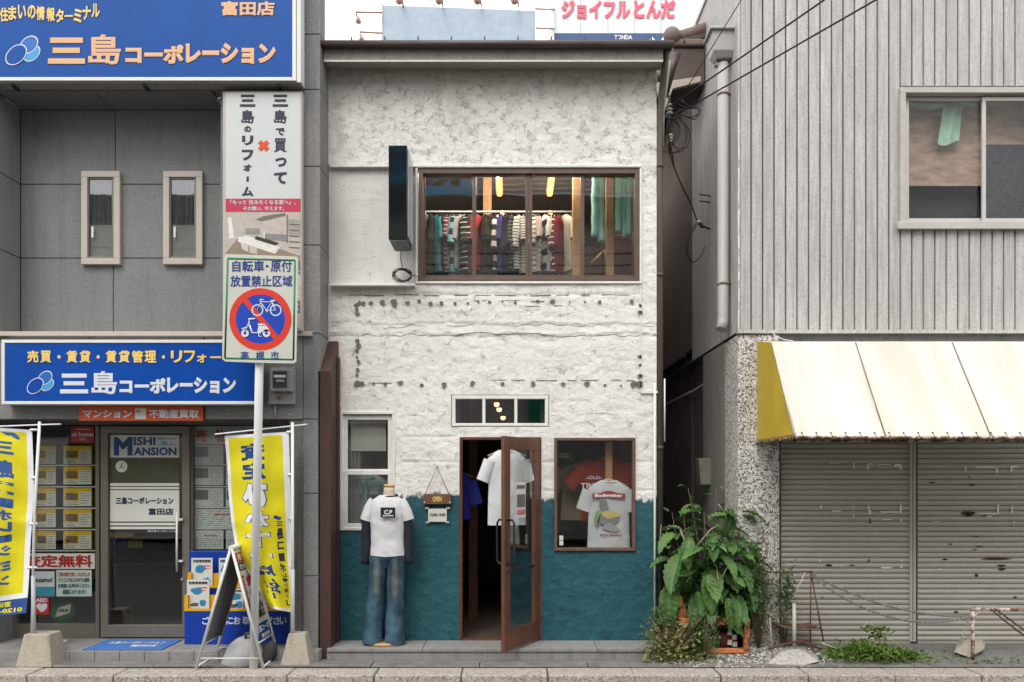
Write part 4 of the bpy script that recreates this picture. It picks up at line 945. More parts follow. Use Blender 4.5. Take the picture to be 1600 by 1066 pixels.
# signs
t = thing('main_sign', 'large blue company sign board across the top of the grey office', 'sign', (X(200,-.5),-.5,Z(127,-.51)))
y0 = -.51
part(MB().box(XL, X(469.5,y0), y0+.004, -.36, Z(126.5,y0), Z(-75,y0)), 'sign_box', ALU_W, t, bevel=.004)
m_ = MB(); m_.box(XL, X(457,y0), y0-.012, y0+.003, Z(127,y0), Z(121.5,y0)); m_.box(X(457.2,y0), X(463,y0), y0-.012, y0+.003, Z(127,y0), Z(-75,y0)); m_.box(X(464,y0), X(470,y0), y0-.004, y0+.003, Z(129,y0), Z(-75,y0)); part(m_, 'sign_frame', ALU_W, t, bevel=.003)
part(MB().box(XL, X(457,y0), y0-.006, y0+.0035, Z(121.4,y0), Z(-75,y0)), 'sign_face', BLUE_A, t)
part(MB().box(XL, X(472,-.40), -.50, -.36, Z(128.5,y0), Z(126.8,y0)), 'sign_soffit', ALU, t)
for x in (15,222,432): part(MB().box(X(x,y0)-.012, X(x,y0)+.012, -.48, -.37, Z(129,y0)-.02, Z(128.6,y0)), 'soffit_bracket', CHAR, t)
Y = y0-.007
def logo(a, b, c, d, Y, par, ring, f1, f2):
    # three overlapping tilted ovals
    w, h = c-a, d-b
    def ell(cx, cy, rx, ry, ang, mt, yy, nm, k=1):
        P = []
        for i in range(28):
            q = 2*math.pi*i/28; ux, uy = rx*k*math.cos(q), ry*k*math.sin(q); P.append((X(cx+ux*math.cos(ang)-uy*math.sin(ang),Y), yy, Z(cy+ux*math.sin(ang)+uy*math.cos(ang),Y)))
        part(MB().prism(P, (0,.0008,0)), nm, mt, par)
    an = -.75
    ell(a+w*.80, b+h*.60, w*.30, h*.24, an, ring, Y-.001, 'logo_ring'); ell(a+w*.80, b+h*.60, w*.30, h*.24, an, f2, Y-.002, 'logo_oval', .88)
    ell(a+w*.72, b+h*.30, w*.32, h*.27, an, ring, Y-.003, 'logo_ring'); ell(a+w*.72, b+h*.30, w*.32, h*.27, an, f1, Y-.004, 'logo_oval', .88)
    ell(a+w*.34, b+h*.66, w*.38, h*.30, an, ring, Y-.005, 'logo_ring'); ell(a+w*.34, b+h*.66, w*.38, h*.30, an, BLUE_A if par.name.startswith('main') else BLUE, Y-.006, 'logo_oval', .9)
logo(8,57,60,101,Y,t,LETW,MIDB,CYAN)
for s_, a, b, c, d, bo in (('三',75,59,133,100,.05),('島',138,54,189,101,.022),('コーポ',196,70,287,100,.06),('レーション',290,67,431,100,.06)):
    ptext(s_,a-.7,b-.7,c+.7,d+.7,Y,OUTL,t,bo+.015,t=.002); ptext(s_,a,b,c,d,Y-.0025,SALMON,t,bo,t=.002)
xx = [(-16,'お'),(0,'住'),(13,'ま'),(28,'い'),(43,'の'),(57,'情'),(73,'報'),(87,'タ'),(101,'ー'),(115,'ミ'),(129,'ナ'),(143,'ル')]
ys = [12,12,10,8,8,10,12,14,16,14,10,6]
for (x, c), y in zip(xx, ys):
    hh = 2.5 if c == 'ー' else 11; ptext(c, x-.7, y+(8 if c=='ー' else 0)-.7, x+14, y+(8 if c=='ー' else 0)+hh*2 if c!='ー' else y+12, Y, OUTL, t, .06, t=.002); ptext(c, x, y+(8 if c=='ー' else 0), x+13, y+11+hh if c != 'ー' else y+11, Y-.0025, CREAM, t, .035, t=.002)
ptext('富田店',345,1,430,26,Y,OUTL,t,.06,t=.002); ptext('富田店',346,2,429,25,Y-.0025,SALMON,t,.035,t=.002)

t = thing('lower_sign', 'blue company sign with white frame over the office entrance', 'sign', (X(200,-.5),-.5,Z(632,-.5)))
y0 = -.5
part(MB().pbox(2,531,405,632,y0+.012,YF-.002), 'sign_box', ALU_W, t, bevel=.004); part(MB().frame(2,531,405,632,.030,y0,y0+.014), 'sign_frame', ALU_W, t, bevel=.004)
part(MB().pbox(6,535,401,628,y0+.008,y0+.0118), 'sign_face', BLUE, t); Y = y0+.007
logo(42,580,82,615,Y,t,LETW,mat('logo_deep',srgb(10,110,190)),CYAN)
WT = LETW
for s_, a, b, c, d, bo in (('三',94,584,138,615,.05),('島',143,580,183,616,.022),('コーポ',187,591,259,615,.055),('レーション',261,589,369,615,.055)): ptext(s_,a,b,c,d,Y,WT,t,bo,t=.002)
s_ = '売買・賃貸・賃貸管理・リフォーム'; 
for kx_, c in enumerate(s_):
    a = 42+kx_*20.4; 
    if c == '・': ptext(c,a+7,555,a+12,561,Y,CREAM,t,.03); continue
    if c == 'ー': ptext(c,a+1,557,a+18,560,Y-.002,CREAM,t,.04); continue
    if c == 'ム' : continue
    sm = 3 if c == 'ォ' else 0
    ptext(c,a-.5,547+sm*2,a+19.5-sm,568,Y,OUTL,t,.055,t=.002); ptext(c,a+.5,548+sm*2,a+18.5-sm,567,Y-.0025,CREAM,t,.032,t=.002)

t = thing('orange_banner', 'orange strip banner with white lettering under the lower blue sign', 'banner', (X(220,-.38),-.38,Z(657,-.38)))
part(MB().pbox(123,633.5,317,657.5,-.375,-.36), 'banner_sheet', ORANGE, t, bevel=.002); ptext('マンション',130,641,206,653,-.376,LETW,t,.035); ptext('不動産買取',233,640,311,654,-.376,LETW,t,.03)
part(MB().pbox(211,638,228,655,-.3775,-.3762), 'white_square', PAPER, t); ptext('日本',213,640,219,645,-.379,RED,t,.02)

t = thing('vertical_sign', 'tall white vertical sign with dark Japanese lettering and kitchen photo', 'sign', (X(410,-.42),-.42,Z(517,-.42)))
y0 = -.43
part(MB().pbox(348,143,472,517,y0,YF-.002), 'sign_box', BEIGE, t, bevel=.004); part(MB().pbox(352.5,145.5,469.5,514,y0-.004,y0-.0005), 'sign_face', PLAST, t)
Y = y0-.005
def vt(chars, x, mt, bold):
    for c, a, b, y_0, y_1 in chars: ptext(c, x+a, y_0, x+b, y_1, Y, mt, t, .022 if c in '島買' else bold, t=.002)
vt([('三',-12,12,148,167),('島',-10,10,172,193),('の',-5.5,5.5,197,207),('リ',-9,9,212,227),('フ',-9,9,234,251),('ォ',-7,6,257,268),('｜',-1.8,1.8,276,284),('ム',-9,9,292,307)], 387, NAVY, .05)
vt([('三',-12,12,148,167),('島',-10,10,172,193),('で',-7,7,200,212),('買',-10,10,216,238),('つ',-8,10,246,261),('て',-10,10,269,288)], 438, NAVY, .05)
ptext('×',403,219,421,237,Y,mat('cross_orange',srgb(226,84,44)),t,.09)
part(MB().pbox(352.5,310.5,469.5,331,y0-.006,y0-.0045), 'crimson_strip', CRIM, t)
ptext('「もっと 住みたくなる家へ」、',360,312.5,462,320,y0-.007,LETW,t,.02); ptext('その想い、叶えます。',380,322.5,444,329.5,y0-.007,LETW,t,.02)
def ph(pts, c, yy, nm='photo_shape'): part(MB().prism([(X(a,Y),yy,Z(b,Y)) for a,b in pts], (0,.0006,0)), nm, mat('ph%d%d%d'%c, srgb(*c), .5, .15, 20), t)
yk = y0-.0055
ph([(352.5,331.5),(469.5,331.5),(469.5,514),(352.5,514)],(196,186,178),yk,'kitchen_photo')
yk -= .0007; ph([(353,395),(372,372),(420,384),(469,400),(469,420),(353,420)],(152,134,116),yk)
yk -= .0007; ph([(372,371),(384,368),(438,386),(430,397),(372,378)],(235,230,224),yk); ph([(412,338),(446,333),(446,337),(408,346),(400,343)],(120,112,104),yk); ph([(414,365),(450,367),(450,378),(414,374)],(140,138,134),yk)
ph([(356,340),(362,340),(366,372),(358,374)],(232,230,226),yk); ph([(384,357),(406,357),(406,366),(384,366)],(150,146,138),yk); ph([(449,342),(469,344),(469,368),(452,366)],(166,160,152),yk)
yk -= .0007; ph([(400,369),(424,376),(436,380),(430,384),(398,374)],(50,46,44),yk); ph([(376,379),(388,382),(388,394),(378,389)],(214,206,196),yk); ph([(390,383),(402,387),(402,398),(390,395)],(206,198,188),yk); ph([(412,362),(414,362),(414,374),(412,374)],(235,232,228),yk); ph([(448,336),(450,336),(450,380),(448,380)],(120,112,104),yk)
for y in range(350,392,9): ph([(452,y),(468,y+1),(468,y+2.5),(452,y+1.5)],(90,86,82),yk)
ptext('り\nロ',465.5,408,469,428,Y-.004,NAVY,t,.02); ptext('三島',465,468,468.5,490,Y-.004,NAVY,t,.02)

# meter box
t = thing('meter_box', 'grey electricity meter box on the pillar beside the lower sign', 'meter', (X(439,-.42),-.42,Z(633,-.42)))
MG = mat('meter_grey', (.24,.24,.235), .5, .12, 12)
part(MB().pbox(419,574,460,632,-.40,-.352), 'back_plate', MG, t, bevel=.006); part(MB().pbox(422,576,456,612,-.47,-.401), 'meter_hood', MG, t, bevel=.012)
part(MB().pbox(426,580,448,606,-.476,-.4705), 'meter_window', mat('meter_glass',(.04,.04,.04),.15), t, bevel=.004); part(MB().pbox(428,586,446,590,-.480,-.4765), 'dial_plate', ALU_W, t); part(MB().pbox(431,593,444,597,-.480,-.4765), 'dial_plate', ALU, t)
part(MB().disc((X(435,-.41),-.402,Z(622,-.41)), .02, .012), 'seal', mat('seal_brown',(.15,.1,.05)), t)
m_ = MB(); m_.tube([(X(430,-.37),-.365,Z(632,-.37)),(X(430,-.37),-.365,Z(655,-.37))], .012, 8); part(m_, 'conduit', MG, t)
# ------------------------------------------------------------------ corrugated building on the right
YR = -.10; RX = X(1153, YR)
def siding_mat():
    m, n, l, p = nt('siding'); co = objco(n, l, (1,1,1)); gm = n.new('ShaderNodeNewGeometry')
    oi = n.new('ShaderNodeObjectInfo')
    sc = n.new('ShaderNodeMapping'); sc.inputs['Scale'].default_value = (9, 9, .55); l.new(gm.outputs['Position'], sc.inputs[0])
    st = noise_n(n, l, sc.outputs[0], 3.0, 7, .72, .4)
    c = mixc(n, l, ramp(n, l, st, [(.32, 0), (.66, 1)]), (.31,.295,.288), (.52,.503,.492))
    fl = noise_n(n, l, gm.outputs['Position'], 55, 4, .7, .6); c = mixc(n, l, mth(n, l, 'MULTIPLY', ramp(n, l, fl, [(.38, 1), (.49, 0)]), .5), c, (.22,.20,.19))
    c = mixc(n, l, mth(n, l, 'MULTIPLY', oi.outputs['Random'], .22), c, (.20,.185,.175))
    l.new(c, p.inputs['Base Color']); p.inputs['Roughness'].default_value = .6
    bp = n.new('ShaderNodeBump'); bp.inputs['Strength'].default_value = .35; bp.inputs['Distance'].default_value = .004
    l.new(fl, bp.inputs['Height']); l.new(bp.outputs[0], p.inputs['Normal']); return m
SID = siding_mat(); GROOVE = mat('groove', (.035,.03,.028), .8)
ware = thing('warehouse_building', 'weathered grey-boarded building with closed shutters and an overhanging upper storey', 'building', (4, YR, 0))
PT = 17.9/F*(YR-CAMY); BZ0, BZ1 = Z(516, YR), 7.25
wz0, wz1 = Z(358, YR), Z(136, YR); WX0, WX1 = X(1407, YR), X(1640, YR)
def board(z0, z1):
    w = PT-.011; return MB().prism([(.0,.0,z0),(.003,-.014,z0),(.030,-.020,z0),(w-.030,-.020,z0),(w-.003,-.014,z0),(w,.0,z0),(w,.012,z0),(0,.012,z0)], (0,0,z1-z0))
bm_full, bm_top, bm_bot = [board(a, b).mesh('siding_board', SID) for a, b in ((BZ0,BZ1),(wz1+.002,BZ1),(BZ0,wz0-.002))]
k = 0; x = RX+.02
while x < 6.0:
    if x+PT*.5 > WX0 and x+PT*.5 < WX1:
        link('siding_board', bm_top, ware, (x, YR, 0)); link('siding_board', bm_bot, ware, (x, YR, 0))
    else: link('siding_board', bm_full, ware, (x, YR, 0))
    x += PT
m_ = MB(); xb = RX+.02; m_.box(xb, WX0, YR+.0125, YR+.05, BZ0, BZ1); m_.box(WX0, WX1, YR+.0125, YR+.05, wz1, BZ1); m_.box(WX0, WX1, YR+.0125, YR+.05, BZ0, wz0); m_.box(WX1, 6.1, YR+.0125, YR+.05, BZ0, BZ1)
part(m_, 'backing_wall', GROOVE, ware)
part(MB().box(RX-.004, 6.1, YR-.022, YR+.05, BZ0-.035, BZ0-.001), 'base_trim', SID, ware, bevel=.003)
part(MB().box(RX-.006, RX+.018, YR-.018, YR+.04, BZ0, BZ1), 'corner_trim', SID, ware, bevel=.003)
tm = MB(); tz = BZ0
while tz < Z(170,YR):
    h = random.uniform(.06,.14); tm.add([(RX-.004+random.uniform(-.004,.004),YR-.0225,tz),(RX+.010+random.uniform(-.006,.006),YR-.0225,tz),(RX+.010+random.uniform(-.008,.008),YR-.0235,tz+h),(RX-.006+random.uniform(-.004,.004),YR-.0225,tz+h)],[(0,1,2,3)]); tz += h*.98+(.08 if random.random() < .3 else 0)
part(tm, 'peeling_tape', PAPER, ware)
# side wall of narrow boards running back into the gap
sb = MB(); yy = YR+.05
while yy < 1.84:
    sb.box(RX-.002, RX+.01, yy, yy+.066, Z(518,YR), BZ1); yy += .075
part(sb, 'side_cladding', SID, ware, kind='stuff')
part(MB().box(RX+.011, RX+.2, YR+.05, 1.86, Z(518,YR)+.01, BZ1), 'side_wall', GROOVE, ware)
part(MB().box(RX-.02, 6.2, YR-.04, 6, BZ1, BZ1+.06), 'roof_edge', SID, ware, bevel=.004)
part(MB().box(RX+.0, 6.1, YR+.055, 5, Z(532,YR)+.1, Z(518,YR)+.0), 'floor_slab', CONC_D, ware)
# ground floor: sprayed pillar, lintel, shutters
gz1 = Z(519,YR)-.02
part(MB().box(RX, X(1219,YR), YR, YR+.5, 0, gz1).warp(lambda v: v), 'pillar', WORM, ware, bevel=.02)
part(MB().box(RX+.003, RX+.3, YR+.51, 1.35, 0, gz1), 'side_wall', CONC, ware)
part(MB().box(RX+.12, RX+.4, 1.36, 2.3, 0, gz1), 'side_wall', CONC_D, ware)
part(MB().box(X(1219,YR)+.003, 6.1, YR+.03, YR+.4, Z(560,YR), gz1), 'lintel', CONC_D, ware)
SH = shutter_mat(); Ysh = .0
def slat(w):
    h = .052; prof = [(0,-.0,0),(0,-.014,.008),(0,-.020,.026),(0,-.014,.044),(0,-.0,.0515),(0,.004,.0515),(0,.004,0)]
    return MB().prism(prof, (w,0,0))
for (a, b, lab) in ((1219,1421,'left'),(1432,1690,'right')):
    sh = part(MB().box(X(a,Ysh), X(b,Ysh), Ysh+.01, Ysh+.03, .08, Z(640,Ysh)), 'shutter', GROOVE, ware)
    sm_ = slat(X(b,Ysh)-X(a,Ysh)-.01).mesh('slat', SH); z = .098
    while z < Z(660,Ysh):
        link('slat', sm_, sh, (X(a,Ysh)+.005, Ysh+random.uniform(-.002,.001), z)); z += .0525
    part(MB().box(X(a,Ysh)+.004, X(b,Ysh)-.004, Ysh-.022, Ysh+.008, .078, .096), 'bottom_rail', SH, sh)
part(MB().pbox(1421.5,640,1426,1003,-.03,.02).box(X(1427,-.03), X(1431.5,-.03), -.03, .02, Z(1003,-.03), Z(640,-.03)), 'shutter_post', SH, ware, bevel=.003)
part(MB().pbox(1426,640,1427,1002,-.012,.0), 'post_groove', GROOVE, ware)
part(MB().box(X(1215,0), 6.1, .03, .3, 0, .1), 'threshold', CONC_D, ware)
# scraps of tape and old paper on the shutters
TP = mat('tape_scrap', (.66,.62,.54), .7, .15, 30)
sc = [(1279,723,3,1),(1296,723,18,1),(1333,723,2,9),(1355,725,3,9),(1358,724,6,2),(1370,725,22,1.5),(1398,725,8,5),(1406,725,3,9),(1506,728,5,5),(1508,731,2,7),(1524,729,34,2.5),(1556,729,3,10),(1579,728,3,10),(1582,728,8,3),
 (1281,790,3,5),(1300,798,14,2),(1332,790,2,4),(1356,790,3,8),(1357,797,4,7),(1376,799,30,2.5),(1406,789,3,13),(1378,811,16,1.5),(1357,810,3,8),(1407,811,2,6),(1558,789,3,14),(1580,790,2.5,12),(1530,802,28,2),(1540,806,10,2),(1458,815,10,1),(1583,815,3,3),
 (1333,804,2,4),(1356,809,4,9),(1377,886,16,2.5),(1407,874,3,3),(1407,884,3,4),(1280,875,3,3),(1300,884,18,1),(1465,889,8,1.5),(1531,889,10,1),(1283,883,3,2)]
tp_ = MB()
for x, y, w, h in sc: tp_.pbox(x, y, x+w, y+h, -.0235, -.021)
part(tp_, 'tape_scrap', TP, ware, kind='stuff')
DR = mat('flaked_red', (.05,.014,.012), .8, .3, 20); fp = MB()
def flake(x, y, w, h): 
    fp.add([(X(x+w*(.5+.5*math.cos(q)*random.uniform(.7,1)),-.023), -.0232, Z(y+h*(.5+.5*math.sin(q)*random.uniform(.6,1)),-.023)) for q in [i*.7 for i in range(9)]], [tuple(range(9))])
for x,y,w,h in ((1498,798,28,8),(1506,803,16,5),(1534,803,14,4),(1530,871,52,5),(1557,882,16,4),(1558,887,14,5),(1522,896,7,7),(1583,931,7,5),(1482,849,7,3),(1524,853,14,2),(1518,858,10,2),(1472,872,9,4),(1289,881,13,5),(1327,882,9,3),(1356,872,3,9),(1520,837,10,2.5),(1490,954,8,5),(1450,753,12,3),(1514,756,10,4),(1512,744,5,3)): flake(x,y,w,h)
part(fp, 'paint_flake', DR, ware, kind='stuff')
# upper window
wf = part(MB().frame(1407,136,1660,357,.055,YR-.05,YR+.06), 'window', mat('weathered_alu',(.40,.375,.35),.5,.12,8), ware, bevel=.004)
part(MB().pbox(1403,346,1664,357.5,YR-.075,YR-.052), 'sill', mat('weathered_alu2',(.42,.40,.38),.5,.12,8), wf, bevel=.004)
FG = glass('frosted_glass', (.82,.84,.84), .0, .12, bump=1.0, bs=60)
for a, b, Y in ((1415,1541,YR+.03),(1535,1662,YR+.0)):
    s_ = part(MB().frame(a,152,b,349,.035,Y,Y+.025,wb=.05), 'sash', mat('sash_alu',(.45,.43,.41),.45,.08,8), wf, bevel=.003)
    x0,x1,z0,z1 = X(a,Y)+.03, X(b,Y)-.03, Z(349,Y)+.045, Z(152,Y)-.03
    part(MB().quad((x0,Y+.012,z0),(x1,Y+.012,z0),(x1,Y+.012,z1),(x0,Y+.012,z1)), 'pane', FG, s_)
BRN = mat('inner_curtain', (.46,.32,.24), .9, .45, 4, stretch=(1,1,3), bump=1.0, bs=40); 
part(MB().box(X(1410,.15), X(1690,.15), .16, .17, Z(290,.15), Z(140,.15)), 'inner_curtain', BRN, wf)
part(MB().box(X(1541,.12), X(1690,.12), .12, .13, Z(365,.12), Z(226,.12)), 'inner_screen', mat('screen_dark',(.06,.06,.065),.9,.4,30,stretch=(1,1,1)), wf)
part(MB().box(X(1405,.15), X(1690,.15), .30, .31, Z(365,.15), Z(130,.15)), 'room_wall', mat('room_dark',(.05,.05,.055),.9), wf)
GM = mat('green_mesh', (.42,.62,.48), .9, .15, 10)
t = thing('green_cloth', 'pale green mesh cloth hanging inside the upper right window', 'cloth', (X(1485,.1),.1,Z(228,.1)))
Y = .075
part(MB().grid(lambda u,v: (X(1474-8*v+ (30+2*v)*u,Y), Y+.012*math.sin(u*9+v), Z(166+58*v+4*math.sin(u*5)*v,Y)), 14, 8), 'cloth_panel', GM, t)
part(MB().grid(lambda u,v: (X(1418+116*u,Y), Y+.008*math.sin(u*14), Z(158+8*math.sin(u*3.1)*(1-u)+(4+5*abs(math.sin(u*6)))*v,Y)), 30, 2), 'cloth_strip', GM, t)

# awning
aw = thing('awning', 'faded cream shop awning with yellow side panel over the shutters', 'awning', (X(1400,-.6), -.6, 2.09))
AX = 2.44; yb_, ytf, ybf = YR-.004, 7.43-8, 6.83-8; ztb, ztf, zbb = 3.10, 3.01, 2.095
def awn_mat():
    m, n, l, p = nt('awning_canvas'); co = objco(n, l); c = mixc(n, l, ramp(n, l, noise_n(n, l, objco(n, l, (1.6,.3,.12)), 2.1, 5, .6), [(.42, 0), (.60, 1)]), (.54,.545,.525), (.51,.485,.42))
    s_ = ramp(n, l, noise_n(n, l, co, 70, 4, .7), [(.35, 1), (.45, 0)]); c = mixc(n, l, mth(n, l, 'MULTIPLY', s_, .25), c, (.38,.33,.24))
    sp = n.new('ShaderNodeSeparateXYZ'); l.new(co, sp.inputs[0])
    lo = ramp(n, l, mth(n, l, 'ADD', sp.outputs[2], mth(n, l, 'MULTIPLY', noise_n(n, l, objco(n, l, (3,1,1)), 3), .25)), [(.0, 1), (1, 0)])
    l.new(c, p.inputs['Base Color']); p.inputs['Roughness'].default_value = .7
    bp = n.new('ShaderNodeBump'); bp.inputs['Strength'].default_value = .25; bp.inputs['Distance'].default_value = .01
    l.new(noise_n(n, l, objco(n, l, (1,1,.5)), 6, 4), bp.inputs['Height']); l.new(bp.outputs[0], p.inputs['Normal']); return m
AWN = awn_mat(); AX1 = 6.0
cols = [0.0]+[ (X(1350,ytf+.02)-AX)/(AX1-AX), (X(1500,ytf+.02)-AX)/(AX1-AX)]
def aw_pt(u, v):
    sag = .018*math.sin(math.pi*v)*(1-abs(2*((u*4.2)%1)-1)*.7)
    return (AX+(AX1-AX)*u, ytf+(ybf-ytf)*v+sag*.6, ztf+(zbb-ztf)*v-sag*.6)
AXS = [AX, X(1350,-.57), X(1500,-.57), X(1500,-.57)+1.0, AX1]
xs3 = [AX, 3.215, 4.12, 5.02, 6.0]
for a, b in zip(xs3, xs3[1:]):
    part(MB().grid(lambda u,v: (a+(b-a)*u, ytf+(ybf-ytf)*v+.035*math.sin(math.pi*v)*math.sin(math.pi*u)+.02*noise.noise(Vector((a*3+u*3,v*1.2+u*2,4)))*math.sin(math.pi*v), ztf+(zbb-ztf)*v), 24, 16), 'canvas_panel', AWN, aw)
    if b < 6: part(MB().tube([(b, ytf-.004, ztf), (b, ybf-.004, zbb)], .005, 5), 'seam', mat('seam_brown',(.22,.13,.05)), aw)
part(MB().grid(lambda u,v: (AX+(AX1-AX)*u, yb_+(ytf-yb_)*v, ztb+(ztf-ztb)*v), 10, 2), 'canvas_top', AWN, aw)
YP = mat('yellow_canvas', (.50,.35,.03), .7, .14, 2.5, bump=.15, bs=90)
part(MB().add([(AX,yb_,zbb),(AX,ybf,zbb),(AX,ytf,ztf),(AX,yb_,ztb)], [(0,1,2,3)]), 'side_panel', YP, aw)
EDGE = mat('edge_binding', (.55,.53,.48), .7); part(MB().tube([(AX-.003,ytf-.003,ztf),(AX-.003,ybf-.003,zbb)], .009, 6), 'edge_binding', EDGE, aw)
RB = rust_mat('rusted_bar', (.50,.44,.36), .52)
part(MB().tube([(AX,yb_,zbb-.005),(AX,ybf,zbb-.005),(AX1,ybf,zbb-.012)], .013, 8), 'frame_bar', RB, aw); part(MB().tube([(AX,ybf+.1,zbb-.03),(AX1,ybf+.1,zbb-.03)], .012, 8), 'frame_bar', RB, aw)
part(MB().tube([(AX,ybf,zbb),(AX,ybf+.1,zbb-.03)], .010, 6), 'frame_bar', RB, aw)
lc = MB(); x = AX+.05
while x < AX1:
    lc.tube([(x,ybf-.012,zbb+.03),(x+.02,ybf-.018,zbb-.008),(x+.03,ybf+.005,zbb-.022),(x+.12,ybf-.014,zbb-.006)], .0028, 4); lc.disc((x,ybf-.008,zbb+.034), .008, .004, 8); x += .125
y = yb_-.06
while y > ybf: lc.tube([(AX-.006,y,zbb+.025),(AX-.02,y-.02,zbb-.02),(AX-.006,y-.05,zbb+.025)], .003, 4); y -= .075
part(lc, 'lacing', mat('old_cord',(.10,.07,.045)), aw, kind='stuff')
# steel bracket and stray wire above the awning
t = thing('stray_wire', 'pale loose wire drooping under the boarded wall above the awning', 'wire', (X(1215,-.12),-.12,3.1))
part(MB().tube([(X(1205,-.14),-.14,Z(517,-.14)),(X(1212,-.14),-.14,Z(525,-.14)),(X(1225,-.14),-.14,Z(531,-.14)),(X(1240,-.16),-.16,Z(533,-.16))], .005, 6), 'wire', ALU_W, t)

# downspout and hopper
ds = thing('downspout', 'pale grey downpipe with box hopper on the corrugated side wall', 'downpipe', (2.18,.13,3.2))
DG = mat('pipe_grey', (.40,.385,.37), .5, .1, 5, stretch=(1,1,.3)); sx = 2.17; sy = .16
part(MB().tube([(sx,sy,Z(100,sy)),(sx,sy,Z(497,sy)),(sx-.005,sy-.01,Z(505,sy)),(sx-.03,sy-.03,Z(516,sy))], .056, 20), 'pipe', DG, ds)
hz0, hz1 = Z(96,sy), Z(58,sy)
def ringbox(x0,x1,y0,y1,z): return [(x0,y0,z),(x1,y0,z),(x1,y1,z),(x0,y1,z)]
m_ = MB(); vs = ringbox(sx-.08,sx+.075,sy-.07,sy+.07,hz0)+ringbox(sx-.12,sx+.085,sy-.11,sy+.10,hz0+.06)+ringbox(sx-.14,sx+.085,sy-.13,sy+.11,hz1)
m_.add(vs, [(0,3,2,1)]+[(i,(i+1)%4,4+(i+1)%4,4+i) for i in range(4)]+[(4+i,4+(i+1)%4,8+(i+1)%4,8+i) for i in range(4)]+[(8,9,10,11)])
part(m_, 'hopper', DG, ds, bevel=.006); part(MB().box(sx-.17, sx+.088, sy-.16, sy+.13, hz1, hz1+.03), 'hopper_rim', DG, ds, bevel=.008)
part(MB().tube([(sx-.065,sy-.02,hz0-.03),(sx-.065,sy+.05,hz0-.03)], .02, 8), 'rim_bead', DG, ds)
for y in (148,444): part(MB().loft([(sx,sy,Z(y,sy)-.012,.061,.061),(sx,sy,Z(y,sy)+.012,.061,.061)], 20), 'pipe_clip', rust_mat('clip_rust',(.25,.2,.17),.4), ds); part(MB().box(sx+.05, RX, sy-.006, sy+.006, Z(y,sy)-.01, Z(y,sy)+.01), 'clip_arm', CHAR, ds)
# dark brown building along the gap
bb = thing('brown_building', 'dark brown sided building filling the back of the narrow gap', 'building', (2.3, 3, 0))
part(MB().box(RX-.0, RX+1, 1.87, 7.5, 3.36, 6.9), 'upper_wall', BRICKBR, bb); part(MB().box(RX+.08, RX+1, 2.31, 7.5, 0, 3.34), 'lower_wall', mat('alley_wall',(.10,.082,.075),.9,.3,3), bb)
part(MB().box(1.3, RX+.08, 7.0, 7.2, 0, 5.4), 'end_wall', mat('alley_end',(.09,.075,.07),.9,.3,3), bb)
part(MB().tube([(RX-.02, 2.25, 3.32),(RX-.02, 7, 3.32)], .02, 6), 'flashing', CHAR, bb)
TL = speck_mat('roof_tile', (.20,.15,.125), (.07,.05,.045), 60, .5, .4, .3)
part(MB().prism([(RX+.1,1.2,6.9),(RX-.38,1.2,6.72),(RX-.38,1.2,6.80),(RX+.1,1.2,7.0)], (0,6,0)), 'eave_board', RF, bb)
for k in range(8):
    part(MB().tube([(RX-.42+.0,1.25+k*.28,6.84),(RX+.06,1.25+k*.28,6.99)], [.07,.075], 10), 'ridge_tile', TL, bb)
part(MB().ball((RX-.40,1.18,6.86), .10, .08, .10, 8), 'end_tile', TL, bb)
part(MB().box(RX-.40, RX-.02, 1.16, 1.24, 6.74, 6.82), 'tile_base', TL, bb, bevel=.02)
PB = mat('pale_bargeboard', (.42,.36,.29), .8, .15, 8)
part(MB().prism([(RX-.62,1.12,6.28),(RX-.08,1.12,6.36),(RX-.08,1.12,6.30),(RX-.40,1.12,6.22),(RX-.50,1.12,5.95)], (0,.05,0)), 'bargeboard', PB, bb)
part(MB().box(RX-.38,RX-.02,1.2,1.8,6.30,6.72), 'gable_wall', RF, bb)
# gutters falling down the gap
for k, (a, b, r, lab) in enumerate((((1031,118),(1026,260),.035,'dark'),((1043,120),(1031,235),.02,'thin'))):
    pass
gp = thing('gap_downpipe', 'dark brown downpipe running down the right edge of the white shop', 'downpipe', (1.49,-.02,0))
Y = .0
part(MB().tube([(X(1041,-.2),-.2,Z(78,-.2)),(X(1037,-.05),-.05,Z(120,-.05)),(X(1031,.02),.02,Z(175,.02)),(X(1030.5,.02),.02,Z(260,.02)),(X(1031,.02),.02,.1)], .033, 14), 'pipe', mat('pipe_brown',(.085,.068,.055),.5,.2,4), gp)
for y in (260,430,700,850): part(MB().loft([(X(1031,.02),.02,Z(y,.02)-.02,.038,.038),(X(1031,.02),.02,Z(y,.02)+.02,.038,.038)], 14), 'collar', RF, gp)
part(MB().tube([(X(1057,.5),.5,Z(85,.5)),(X(1050,.5),.5,Z(105,.5)),(X(1037,.5),.5,Z(150,.5))], .05, 10), 'branch_pipe', RF, gp)
part(MB().tube([(X(1046,.1),.1,Z(95,.1)),(X(1036,.1),.1,Z(170,.1)),(X(1035,.1),.1,Z(230,.1))], .018, 8), 'thin_pipe', mat('pipe_pale',(.3,.27,.25)), gp)
part(MB().tube([(X(1038.5,-.02),-.02,Z(592,-.02)),(X(1038.5,-.02),-.02,Z(690,-.02))], .008, 6), 'pale_rod', ALU_W, gp)
